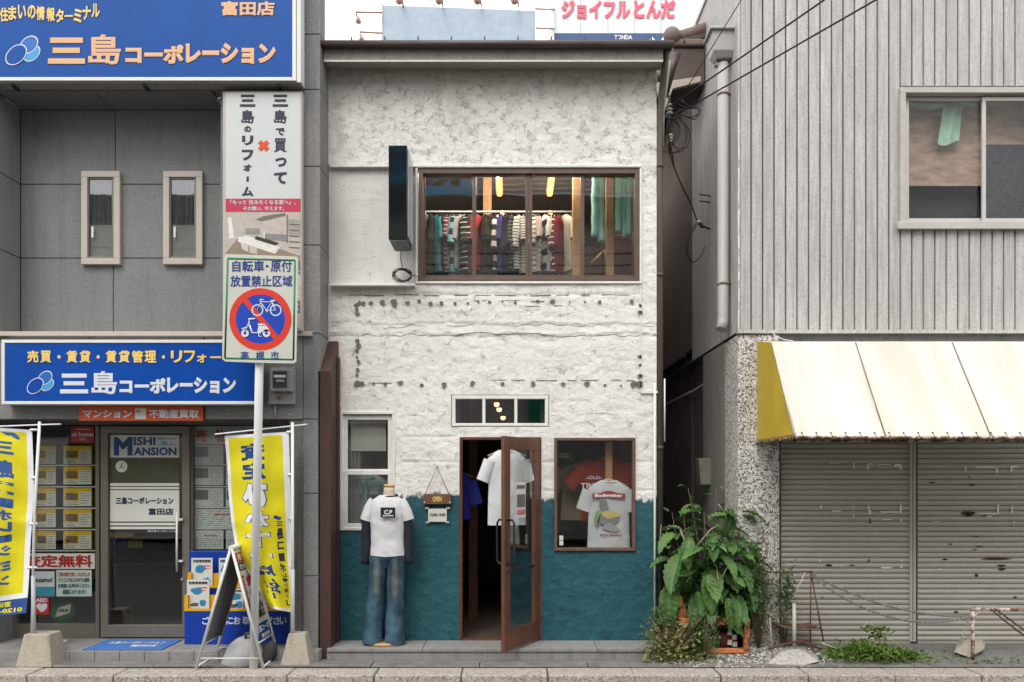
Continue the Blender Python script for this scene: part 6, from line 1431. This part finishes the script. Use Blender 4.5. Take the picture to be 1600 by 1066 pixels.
def put_leaf(par, p, az, pitch, L, me, roll=0):
    o = link('leaf', me, par); o.matrix_parent_inverse = Matrix.Translation(par.location).inverted()
    o.location = p; o.rotation_euler = (roll, -pitch, az); o.scale = (L, L, L); return o
big = thing('broadleaf_plant', 'big-leaved green plant crowding the gap beside the teal wall', 'plant', (X(1115,-.12),-.12,.3))
Yq = -.08
stems = []
for k, (bx_, tx, ty, dY) in enumerate(((1100,1068,805,-.05),(1105,1100,800,.10),(1112,1106,830,-.18),(1118,1128,800,.0),(1125,1150,805,.08),(1130,1165,850,-.06),(1095,1045,860,-.10),(1090,1050,800,.3),(1110,1075,762,.5),(1116,1120,762,.55),(1108,1080,900,-.26),(1128,1140,900,-.25),(1100,1040,830,.25))):
    A = Vector((X(bx_,-.1), -.1+random.uniform(-.05,.05), .25)); B = Vector((X(tx,Yq+dY), Yq+dY, Z(ty,Yq+dY)))
    mid = (A+B)/2+Vector((random.uniform(-.06,.06), random.uniform(-.05,.05), .05)); P = []
    for i in range(9): s = i/8; P.append(A*(1-s)**2+mid*2*s*(1-s)+B*s*s)
    part(MB().tube(P, [.011-.008*i/8 for i in range(9)], 6), 'stem', STEM, big); stems.append((P, dY))
cnt = 0
for si, (P, dY) in enumerate(stems):
    H = len(P)
    for k in range(12):
        s = .2+.8*k/11; i = min(H-2, int(s*(H-1))); p = P[i]+(P[i+1]-P[i])*(s*(H-1)-i)
        az = k*2.4+si*1.1+random.uniform(-.4,.4)
        if s < .8 and math.sin(az) > .5: az = -az               # most large leaves reach for the street
        L = (.41-.21*max(0,(s-.6))/.4)*random.uniform(.8,1.15)
        pitch = -.55+1.1*(s-.25)+random.uniform(-.25,.25)
        if s < .45: pitch -= .3
        me = LM[random.randrange(5)] if s < .85 or random.random() < .35 else LP[random.randrange(2)]
        if dY >= .3: L *= .62
        q = p+Vector((math.cos(az), math.sin(az), .1))*.04
        if q.x+math.cos(az)*L*.8 < X(1030,0) and q.y > -.15: L *= .5
        put_leaf(big, q, az, pitch, L, me, random.uniform(-.4,.4)); cnt += 1
# a few leaves placed as the photograph shows them: large ones hanging to the front
for px, py, L, az, pitch, Y in ((1070,880,.34,-1.9,-1.1,-.34),(1062,868,.44,-2.2,-.75,-.30),(1105,898,.40,-1.5,-1.05,-.38),(1140,795,.34,-1.4,-1.15,-.25),(1175,845,.40,-1.2,-.9,-.2),(1045,915,.42,-1.8,-1.1,-.36),(1120,832,.22,-.6,.2,-.3),(1095,800,.30,-2.4,.2,-.25),(1120,800,.30,-.5,.15,-.22),(1100,858,.30,-2.6,-.1,-.34),(1150,880,.34,-.9,-.8,-.3),(1088,925,.30,-1.3,-1.0,-.40),(1135,935,.34,-1.2,-.9,-.40),(1165,905,.34,-1.0,-1.0,-.3),(1090,790,.26,-2.9,.4,-.1),(1055,835,.3,-2.5,-.3,-.2),(1160,800,.3,-.4,.0,-.15),(1125,870,.3,-.9,-.5,-.36),(1078,840,.3,-2.0,-.7,-.3),(1112,842,.26,-1.6,-.6,-.38),(1155,930,.3,-1.6,-1.0,-.36),(1108,930,.28,-1.9,-.9,-.42)):
    put_leaf(big, (X(px,Y),Y,Z(py,Y)), az, pitch, L, LM[random.randrange(5)], random.uniform(-.3,.3))
for k in range(12):   # young whorl at the middle
    put_leaf(big, (X(1118,-.42),-.42,Z(852,-.42)), k*2.4, .75-.09*k, .07+.011*k, LP[k%2])
for px, py, Y in ((1042,900,-.3),(1050,870,-.2),(1062,930,-.3)):
    o = put_leaf(big, (X(px,Y),Y,Z(py,Y)), -1.7, -.9, .13, leaf_mesh(.4, 1.0, .1, 3, LEAFY))
DS = mat('dry_stalk', (.30,.22,.17), .8, .3, 20)
for P in ([(1063,828,-.3),(1078,866,-.3),(1085,856,-.28)],[(1082,862,-.32),(1110,828,-.3),(1120,822,-.3)],[(1122,788,-.1),(1132,800,-.1)],[(1142,783,-.1),(1144,800,-.1)],[(1128,906,-.4),(1134,890,-.42),(1147,878,-.42)],[(1118,945,-.38),(1124,915,-.4),(1120,890,-.4)],[(1031,850,-.1),(1033,820,-.1)]):
    part(MB().tube([(X(a,Y),Y,Z(b,Y)) for a,b,Y in P], [.008]*(len(P)-1)+[.004], 6), 'dry_stalk', DS, big)
def foliage(name_, par, pts, m, size, asp=.45, up=.3):
    mb = MB()
    for p in pts:
        az = random.uniform(0, 6.28); el = random.uniform(-.6, 1.1); L = size*random.uniform(.6, 1.3); d = Vector((math.cos(az)*math.cos(el), math.sin(az)*math.cos(el), math.sin(el)+up*.3)).normalized()
        s = d.cross(Vector((random.uniform(-.3,.3), random.uniform(-.3,.3), 1))).normalized()*L*asp; n_ = d.cross(s).normalized()*L*.12; p = Vector(p)
        mb.add([p, p+d*L*.35+s*.8, p+d*L*.75+s*.55-n_, p+d*L, p+d*L*.75-s*.55-n_, p+d*L*.35-s*.8, p+d*L*.5+n_*.8], [(0,6,1),(1,6,2),(2,6,3),(3,6,4),(4,6,5),(5,6,0)])
    return part(mb, name_, m, par, kind='stuff')
WEED = leaf_mat('weed_leaf', (.20,.20,.07), (.32,.30,.13)); WEEDG = leaf_mat('weed_green', (.05,.10,.03), (.10,.17,.05)); HERB = leaf_mat('narrow_leaf', (.05,.11,.035), (.10,.18,.06))
def blobpts(n, cx, cy, cz, rx, ry, rz, zmin=.0):
    out = []
    while len(out) < n:
        a, b, c = [random.gauss(0,.45) for _ in range(3)]; p = (cx+a*rx, cy+b*ry, cz+c*rz)
        if p[2] > zmin and abs(a) < 1 and abs(c) < 1.1: out.append(p)
    return out
def twigs(par, c, n, r, h, m):
    mb = MB()
    for _ in range(n):
        a = random.uniform(0, 6.28); q = random.uniform(.3, 1)*r; hh = h*random.uniform(.5, 1.1); x, y, z = c
        mb.tube([(x,y,z),(x+.5*q*math.cos(a),y+.5*q*math.sin(a)*.6,z+hh*.6),(x+q*math.cos(a),y+q*math.sin(a)*.6,z+hh)], [.004,.003,.0015], 4)
    part(mb, 'twigs', m, par, kind='stuff')
t = thing('weed_clump', 'yellow-green weed bush sprawling at the corner of the shop step', 'weeds', (X(1050,-.5),-.5,0))
foliage('foliage', t, blobpts(900, X(1046,-.5), -.50, .11, .28, .16, .26), WEED, .042); foliage('foliage', t, blobpts(350, X(1035,-.48), -.48, .33, .16, .12, .22), WEEDG, .036); twigs(t, (X(1050,-.5),-.5,0), 60, .3, .42, STEM)
t = thing('creeping_weed', 'leafy weed climbing over the front of the rusty planter', 'weeds', (X(1095,-.52),-.52,0))
foliage('foliage', t, blobpts(520, X(1096,-.5), -.50, .19, .16, .08, .32), WEEDG, .034); foliage('foliage', t, blobpts(260, X(1085,-.5), -.54, .03, .4, .10, .09), WEED, .03); twigs(t, (X(1098,-.5),-.5,0), 40, .2, .42, STEM)
t = thing('narrow_leaf_herb', 'feathery narrow-leaved herb drooping against the speckled pillar', 'plant', (X(1185,-.25),-.25,.03))
foliage('foliage', t, blobpts(480, X(1178,-.28), -.28, Z(915,-.28), .14, .1, .42), HERB, .08, .14, -.8); foliage('foliage', t, blobpts(220, X(1192,-.25), -.25, Z(960,-.25), .14, .1, .38, .02), WEEDG, .03); twigs(t, (X(1185,-.25),-.25,.03), 40, .22, .95, STEM)
t = thing('ivy_tuft', 'small leafy sprigs growing out from under the left shutter corner', 'plant', (X(1225,-.2),-.2,.05))
foliage('foliage', t, blobpts(260, X(1228,-.2), -.2, Z(930,-.2), .1, .06, .35, .05), HERB, .05, .25); twigs(t, (X(1226,-.2),-.2,.05), 14, .1, .55, STEM)
# rusty planter box
t = thing('rusty_planter', 'rusty orange rectangular planter frame with an open front', 'planter', (X(1115,-.38),-.38,0))
RO = rust_mat('orange_rust', (.50,.17,.06), .48, (.12,.04,.02), 8); y0 = -.42
for (a,b,c,d) in ((1062,967,1172,977),(1062,977.3,1072,1018),(1163,977.3,1172,1022),(1072.3,1014,1162.7,1021)):
    part(MB().pbox(a,b,c,d,y0,y0+.05), 'frame_bar', RO, t, bevel=.006)
part(MB().box(X(1062,y0), X(1172,y0), y0+.30, y0+.32, .03, Z(967,y0)), 'back_board', rust_mat('dark_rust',(.10,.05,.03),.5), t); part(MB().box(X(1066,y0), X(1168,y0), y0+.055, y0+.295, Z(972,y0)-.04, Z(970,y0)-.03), 'soil_tray', mat('soil',(.04,.03,.022),.95,.3,20), t)
part(MB().box(X(1062,y0), X(1064,y0), y0+.051, y0+.299, .03, Z(967,y0)), 'side_board', RO, t); part(MB().box(X(1170,y0), X(1172,y0), y0+.051, y0+.299, .03, Z(967,y0)), 'side_board', RO, t)
part(MB().prism([(X(a,y0+.12),y0+.12,Z(b,y0+.12)) for a,b in ((1057,968),(1068,940),(1076,968))], (0,.02,0)), 'broken_shard', RO, t)
q = thing('checked_bag', 'maroon and white checked bag stuffed in the rusty planter', 'bag', (X(1142,y0+.15),y0+.15,.05))
B = MB().ball((X(1136,y0+.16), y0+.16, .17), .12, .07, .10, 8); B.warp(lambda v: v+Vector((.02*noise.noise(v*9),0,.02*noise.noise(v*11)))); part(B, 'bag_body', mat('bag_maroon',(.11,.02,.02),.7,.3,10), q)
for k, (px, py) in enumerate(((1139,988),(1146,995),(1139,1003),(1147,1006))): part(MB().add([(X(px-4,-.3),-.335,Z(py+3,-.3)),(X(px+3,-.3),-.335,Z(py+4,-.3)),(X(px+4,-.3),-.33,Z(py-4,-.3)),(X(px-3,-.3),-.33,Z(py-4,-.3))],[(0,1,2,3)]), 'white_check', PAPER, q)
# gravel
g = MB()
for _ in range(4200):
    x = random.uniform(X(1030,-.5), X(1300,-.5)); y = random.uniform(-.70, -.15); s = random.uniform(.005,.017)
    if x > X(1230,-.5) and random.random() < .5: continue
    c = Vector((x, y, s*.4+max(0,min(.075,(y+.62)/.32*.071+.004)))); P = [c+Vector((a*s*random.uniform(.6,1.2), b*s*random.uniform(.6,1.2), d*s*.6)) for a,b,d in ((1,0,0),(0,1,0),(-1,0,0),(0,-1,0),(0,0,1),(0,0,-1))]
    g.add(P, [(0,1,4),(1,2,4),(2,3,4),(3,0,4),(1,0,5),(2,1,5),(3,2,5),(0,3,5)], random.randrange(3))
o = part(g, 'gravel', [mat('pebble_a',(.35,.33,.30),.8), mat('pebble_b',(.16,.15,.14),.8), mat('pebble_c',(.55,.53,.50),.8)]); tag(o, 'loose pale gravel in front of the gap', kind='stuff')
struct(MB().prism([(X(1045,0),-.005,-.01),(X(1045,0),-.005,.075),(X(1045,0),-.30,.075),(X(1045,0),-.62,.004),(X(1045,0),-.62,-.01)], (4.9,0,0)).warp(lambda v: v), 'apron', CONC_D)
# chains, stands and junk before the shutters
def chain(par, pts, sag, r=.017, lw=.0042, m=ALU):
    A, B = Vector(pts[0]), Vector(pts[1]); n = int((B-A).length/(r*1.25)); mb = MB()
    for i in range(n):
        s = (i+.5)/n; p = A+(B-A)*s-Vector((0,0,4*sag*s*(1-s))); d = (A+(B-A)*(s+.01)-Vector((0,0,4*sag*(s+.01)*(1-s-.01)))-p).normalized()
        up = Vector((0,1,0)) if i % 2 else Vector((0,0,1)); w = d.cross(up).normalized()
        ring_ = [p+d*math.cos(a)*r+w*math.sin(a)*r*.6 for a in [q*math.pi/4 for q in range(9)]]; mb.tube(ring_, lw, 4, cap=False)
    part(mb, 'chain_links', m, par, kind='stuff')
CH = mat('chain_steel', (.26,.255,.25), .45, .3, 40, metal=.4)
st = thing('rusty_stand', 'thin rusty folding stand holding the left end of the chains', 'stand', (X(1270,-.35),-.35,.05)); RU = rust_mat('stand_rust', (.13,.07,.045), .45, (.09,.035,.02), 20)
Y = -.35
for P in ([(1267,893),(1266,1005)],[(1268,893),(1288,1003)],[(1200,894),(1270,893)],[(1262,976),(1283,982)]): part(MB().tube([(X(a,Y),Y+(.0 if P[1][1]!=1003 else .02),Z(b,Y)) for a,b in P], .007, 6), 'rod', RU, st)
part(MB().tube([(X(1258,Y),Y,Z(894,Y)),(X(1238,Y),Y-.02,Z(935,Y))], .005, 6), 'rope_end', mat('rope_pale',(.4,.37,.32)), st)
bf = thing('rusty_barrier', 'low rusty pipe barrier at the right edge before the shutters', 'barrier', (X(1521,-.50),-.50,0)); Yb_ = -.52
RW2 = rust_mat('barrier_rust', (.50,.44,.38), .50, (.20,.065,.03), 16)
part(MB().tube([(X(1520,Yb_),Yb_,0),(X(1520,Yb_),Yb_,Z(955,Yb_))], .016, 12), 'post', RW2, bf); part(MB().tube([(X(1514,Yb_),Yb_,Z(952,Yb_)),(X(1700,Yb_),Yb_,Z(954,Yb_))], .017, 12), 'rail', RW2, bf); part(MB().tube([(X(1700,Yb_),Yb_,0),(X(1700,Yb_),Yb_,Z(955,Yb_))], .016, 12), 'post', RW2, bf)
part(MB().tube([(X(1527,Yb_),Yb_+.0,Z(957,Yb_)),(X(1521,Yb_),Yb_,Z(967,Yb_))], .008, 6), 'weld_brace', RW2, bf)
A = (X(1268,-.35),-.35,Z(897,-.35)); B = (X(1517,-.52),-.52,Z(963,-.52))
t = thing('upper_chain', 'upper of two steel chains sagging across the left shutter', 'chain', A, 'chains before the shutters'); chain(t, (A, B), .11, m=CH); 
t = thing('lower_chain', 'lower of two steel chains sagging across the left shutter', 'chain', A, 'chains before the shutters'); chain(t, ((A[0],A[1]-.02,A[2]-.02), (B[0],B[1]-.02,B[2])), .20, m=CH)
A2 = (X(1545,-.52),-.54,Z(950,-.52)); t = thing('hanging_chain', 'dark chain pair hanging down from the barrier rail at the right edge', 'chain', A2); chain(t, (A2, (X(1640,-.52),-.54,Z(1020,-.52))), .02, .012, .004, RU); chain(t, ((A2[0]+.04,A2[1],A2[2]), (X(1660,-.52),-.54,Z(1020,-.52))), .02, .012, .004, RU)
t = thing('stone_weight', 'broken concrete lump leaning behind the barrier post', 'stone', (X(1515,-.4),-.4,.02))
B = MB().add([(X(a,Y_),Y_,Z(b,Y_)) for a,b,Y_ in ((1490,1019,-.48),(1515,1028,-.50),(1538,1015,-.46),(1497,1006,-.46),(1510,1000,-.42),(1534,1006,-.44))]+[(X(a,Y_),Y_,Z(b,Y_)) for a,b,Y_ in ((1494,1012,-.30),(1515,1018,-.28),(1540,1008,-.30),(1500,1000,-.30),(1512,995,-.28),(1536,1000,-.30))], [(0,1,4,3),(1,2,5,4),(0,3,9,6),(2,8,11,5),(3,4,10,9),(4,5,11,10),(6,7,1,0),(7,8,2,1)])
part(B, 'lump', CB, t, bevel=.006); part(MB().tube([(X(1513,-.47),-.47,Z(968,-.47)),(X(1500,-.47),-.47,Z(1005,-.47))], .006, 6), 'tie_cord', MATS['rope_pale'], t)
t = thing('upturned_tray', 'worn pale sink-like tray lying upside down on the gravel', 'tray', (X(1238,-.52),-.52,.02))
TR_ = speck_mat('worn_tray', (.40,.38,.35), (.14,.12,.10), 40, .6, .5, .5)
yy0, yy1 = -.66, -.38
B = MB().add([(X(1200,yy0),yy0,.02),(X(1255,yy0-.0),yy0,.008),(X(1281,yy0),yy0+.02,.04),(X(1278,yy1),yy1,.05),(X(1200,yy1),yy1,.05),(X(1222,-.6),-.56,.125),(X(1250,-.6),-.56,.135),(X(1250,-.45),-.45,.13),(X(1222,-.45),-.45,.12)], [(0,1,6,5),(1,2,6),(2,3,7,6),(3,4,8,7),(4,0,5,8),(5,6,7,8)])
part(B, 'tray_body', TR_, t, bevel=.015); part(MB().tube([(X(1198,-.55),-.62,Z(1013,-.6)),(X(1225,-.5),-.55,Z(1004,-.5)),(X(1250,-.5),-.52,Z(1001,-.5)),(X(1281,-.5),-.55,Z(1013,-.5))], .012, 8, flat=1.5), 'dark_rim', mat('tray_rim',(.07,.02,.02),.5,.2), t)
t = thing('rusty_sheet', 'thin rusty sheet with a curled edge behind the tray', 'sheet', (X(1240,-.3),-.3,.1)); part(MB().grid(lambda u,v: (X(1216+66*u,-.3), -.40+.3*v, Z(977+4*math.sin(u*3.1)+(6 if u>.9 else 0),-.3)), 10, 3), 'metal_sheet', RU, t)
t = thing('short_pipe', 'short pale green-grey pipe standing upright by the tray', 'pipe', (X(1241,-.42),-.42,.08)); part(MB().tube([(X(1241,-.42),-.42,.05),(X(1241,-.42),-.42,Z(943,-.42))], .017, 14), 'pipe_body', mat('pipe_sage',(.36,.38,.33),.7,.15,12), t)
t = thing('thin_stake', 'thin dry stake standing in the gravel left of the tray', 'stake', (X(1207,-.6),-.6,.0)); part(MB().tube([(X(1208,-.6),-.6,.0),(X(1203,-.6),-.6,Z(965,-.6))], .006, 6), 'rod', DS, t)
# cut branches
t = thing('cut_branches', 'heap of fresh cut green branches lying before the left shutter', 'branches', (X(1370,-.45),-.45,.03))
CUT = leaf_mat('cut_leaf', (.045,.10,.012), (.12,.20,.035)); TW = mat('green_twig', (.30,.32,.13), .6, .2, 10)
def heap(n):
    out = []
    for _ in range(n):
        u = random.gauss(.45,.22); x = X(1290+165*u,-.45); y = -.45+random.gauss(0,.09); h = .08*math.exp(-((u-.38)/.25)**2)+.05
        out.append((x, y, .03+random.uniform(0,h)))
    return out
foliage('foliage', t, heap(1500), CUT, .06, .22, -.3)
foliage('foliage', t, [(X(1352+random.uniform(0,12)*(2 if i%3 else 1)+ (i%2)*14,-.42), -.42, Z(977+random.uniform(0,18),-.42)) for i in range(60)], CUT, .075, .2, -2)
for P in ([(1282,1004),(1302,1012),(1305,1030)],[(1285,1006),(1330,1022),(1370,1027),(1402,1018)],[(1370,1000),(1395,1000),(1420,1022),(1445,1028)],[(1352,1013),(1362,1003),(1375,1000)],[(1350,980),(1362,974),(1375,986),(1386,1002)],[(1345,1025),(1395,1022)],[(1454,1029),(1473,1035)],[(1470,1018),(1490,1035)],[(1495,1024),(1516,1032)]):
    part(MB().tube([(X(a,-.45),-.45+random.uniform(-.05,.05),Z(b,-.45)) for a,b in P], .005, 6), 'twig', TW, t)
t = thing('litter_leaf_scatter', 'scattered small leaves and litter along the kerb before the shutters', 'leaves', (X(1470,-.5),-.5,.02)); foliage('foliage', t, [(X(random.uniform(1300,1600),-.5), random.uniform(-.68,-.2), .03+max(0,.0)) for _ in range(220)], CUT, .04, .25, -1)

# ------------------------------------------------------------------ behind the roofs
def bgpt(px, py, D): return ((px-800)/F*D, CAMY+D, CAMZ-(py-748)/F*D)
def bgbox(a,b,c,d,D,th,nm,m,par):
    p, q = bgpt(a,b,D), bgpt(c,d,D); return part(MB().box(p[0],q[0],p[1],p[1]+th,q[2],p[2]), nm, m, par)
t = thing('blank_billboard', 'blank blue-grey billboard with lamp arms behind the shop roof', 'billboard', bgpt(715,120,28)); D = 28
m_ = MB().prism([bgpt(597,8,D),bgpt(597,95,D),bgpt(836,95,D),bgpt(836,17,D)], (0,.25,0)); part(m_, 'board_face', mat('billboard_blue', (.27,.33,.40), .6, .12, 3, bump=.2, bs=8), t)
fm = MB()
for a,b,c,d in ((596,7,597.2,95),(836,16,837.5,95)): bgbox(a,b,c,d,D-.05,.35,'edge_frame',ALU_W,t)
for x in (610,680,760,820): 
    p = bgpt(x,95,D+.3); part(MB().box(p[0]-.06,p[0]+.06,p[1],p[1]+.1,8,p[2]+.5), 'support_post', ALU, t)
LB = mat('lamp_brown', (.30,.17,.12), .6)
for (pts, hx_, hy_) in (([(597,20),(556,19),(557,24)],560,31),([(597,52),(562,50),(563,56)],565,60)):
    part(MB().tube([bgpt(a,b,D-.2) for a,b in pts], .035, 6), 'lamp_arm', LB, t); p = bgpt(hx_,hy_,D-.2)
    part(MB().loft([(p[0],p[1],p[2]-.10,.10,.10),(p[0],p[1],p[2],.08,.08),(p[0]-.04,p[1],p[2]+.14,.03,.03)], 12), 'lamp_head', LB, t)
for x in (630,692,752,810):
    part(MB().tube([bgpt(x-2,-10,D-.9),bgpt(x-1,0,D-.8),bgpt(x,10,D)], .03, 6), 'lamp_arm', LB, t); p = bgpt(x-6,1,D-.9); part(MB().ball(p, .13, n=6), 'lamp_head', LB, t)
t = thing('department_store_sign', 'white store billboard with pink Japanese lettering behind the roofs', 'billboard', bgpt(965,100,30)); D = 30
bgbox(865,-60,1066,52,D,.3,'board_face',mat('billboard_white',(.50,.55,.58),.5,.06,2,bump=.1,bs=5),t); bgbox(865,52.3,1066,90,D-.01,.3,'blue_band',mat('band_navy',srgb(48,78,122),.5,.1),t)
P0 = bgpt(0,0,D-.03)[1]; PK = mat('pink_letter', srgb(215,90,110), .5, .05)
def bgtext(s_,a,b,c,d,m,par,bold=.04): p, q = bgpt(a,d,D-.03), bgpt(c,b,D-.03); return letters(s_, lambda u,v: Vector((u,P0,v)), p[0],p[2],q[0],q[2], m, par, bold, t=.01)
bgtext('ジョイフル',877,0,985,30,PK,t,.055); bgtext('とんだ',990,0,1056,30,PK,t,.055); bgtext('TONDA',960,55,988,62,LETW,t,.03)
for x in (907,950,992,1033): bgbox(x-.4,-60,x+.4,52,D-.02,.02,'panel_joint',ALU,t)
m_ = MB()
for a in (1012,1030,1046): m_.prism([bgpt(a,66,D-.04),bgpt(a+7,57,D-.04),bgpt(a+14,66,D-.04)], (0,.02,0))
part(m_, 'band_drawing', LETW, t)
t = thing('billboard_scaffold', 'thin steel rods bridging the two billboards', 'frame', bgpt(850,40,28.6))
for a,b,c,d in ((837,14,866,15),(837,44,866,45)): part(MB().tube([bgpt(a,b,28.4),bgpt(c,d,29.8)], .03, 6), 'rod', LB, t)
part(MB().prism([bgpt(852,95,29.8),bgpt(866,95,29.8),bgpt(866,0,29.8),bgpt(861,10,29.8)], (0,.1,0)), 'sheet_panel', mat('sheet_cream',(.62,.60,.55),.6), t)
t = thing('store_building', 'pale store block carrying the billboards behind the shops', 'building', (0,23,0)); part(MB().box(-7,8,20.4,34,0,16.5*.0+bgpt(0,110,28.4)[2]-.6), 'block_wall', mat('store_wall',(.5,.48,.45),.8,.1,1), t)

# ------------------------------------------------------------------ across the street (seen only in reflections)
t = thing('facing_building', 'tiled building with grey shutters across the street, seen only as a reflection', 'building', (0,-15,0))
YO = -14.5; TO = speck_mat('facing_tile', (.42,.39,.36), (.25,.22,.20), 8, .4, .3, .2)
part(MB().box(-14,13,YO-6,YO,0,9.0), 'tiled_wall', TO, t)
w_ = MB().box(-.9,-.03,0,.02,0,.6); wm_ = w_.mesh('facing_window', mat('facing_glass',(.03,.035,.04),.15,.1))
for r in range(3):
    for c in range(11):
        if r == 0: continue
        link('facing_window', wm_, t, (-11+c*2.3, YO+.002, 1.2+r*2.9))
part(MB().box(-14,13,YO,YO+.06,2.95,3.25), 'lintel_band', BLACK, t)
ss = MB().box(0,3.6,0,.03,0,.11); ssm = ss.mesh('facing_slat', mat('facing_slat_grey',(.34,.33,.31),.6,.1))
for c in range(6):
    for r in range(22): link('facing_slat', ssm, t, (-12.5+c*4.2, YO+.004+.01*(r%2), .15+r*.125))
part(MB().box(-14,13,YO-.5,YO+.5,9.0,9.61), 'roof_band', BLACK, t)
rb_ = MB().box(0,8,0,.04,0,.12); rbm = rb_.mesh('facing_louvre', mat('louvre_grey',(.32,.32,.32),.5))
for r in range(12): link('facing_louvre', rbm, t, (-1.0, YO+.1, 9.65+r*.15))
q = thing('facing_blue_sign', 'blue roof sign across the street, seen reflected in the upper window', 'sign', (-4,YO+.3,9.6)); part(MB().box(-7.5,-1.05,YO+.2,YO+.35,9.62,11.6), 'sign_face', mat('facing_blue',srgb(60,190,250),.5), q)
letters('KUSU', lambda u,v: Vector((u,YO+.36,v)), -4.3,9.9,-1.45,10.6, BLACK, q, .05, mirror=True, out=(0,1,0))
q = thing('facing_green_awning', 'green hanging banner across the street, seen in the transom reflection', 'sign', (1,YO+.4,3.4)); part(MB().box(.45,2.6,YO+.2,YO+.3,3.3,5.4), 'banner_face', mat('facing_green',srgb(20,130,100),.6), q)
letters('CL', lambda u,v: Vector((u,YO+.31,v)), .7,4.2,2.1,4.9, PAPER, q, .05, mirror=True, out=(0,1,0))
for k, (z, y) in enumerate(((6.9,-11),(7.25,-11.2),(8.1,-11.4),(6.5,-11))):
    q = thing('overhead_line', ('lowest but one','second highest','highest','lowest')[k]+' utility line across the street, seen only reflected', 'cable', (0,y,z), 'utility lines across the street'); part(MB().tube([(-14,y,z+.15),(0,y,z-.05),(14,y,z+.12)], .02, 5), 'strand', RUBBER, q)
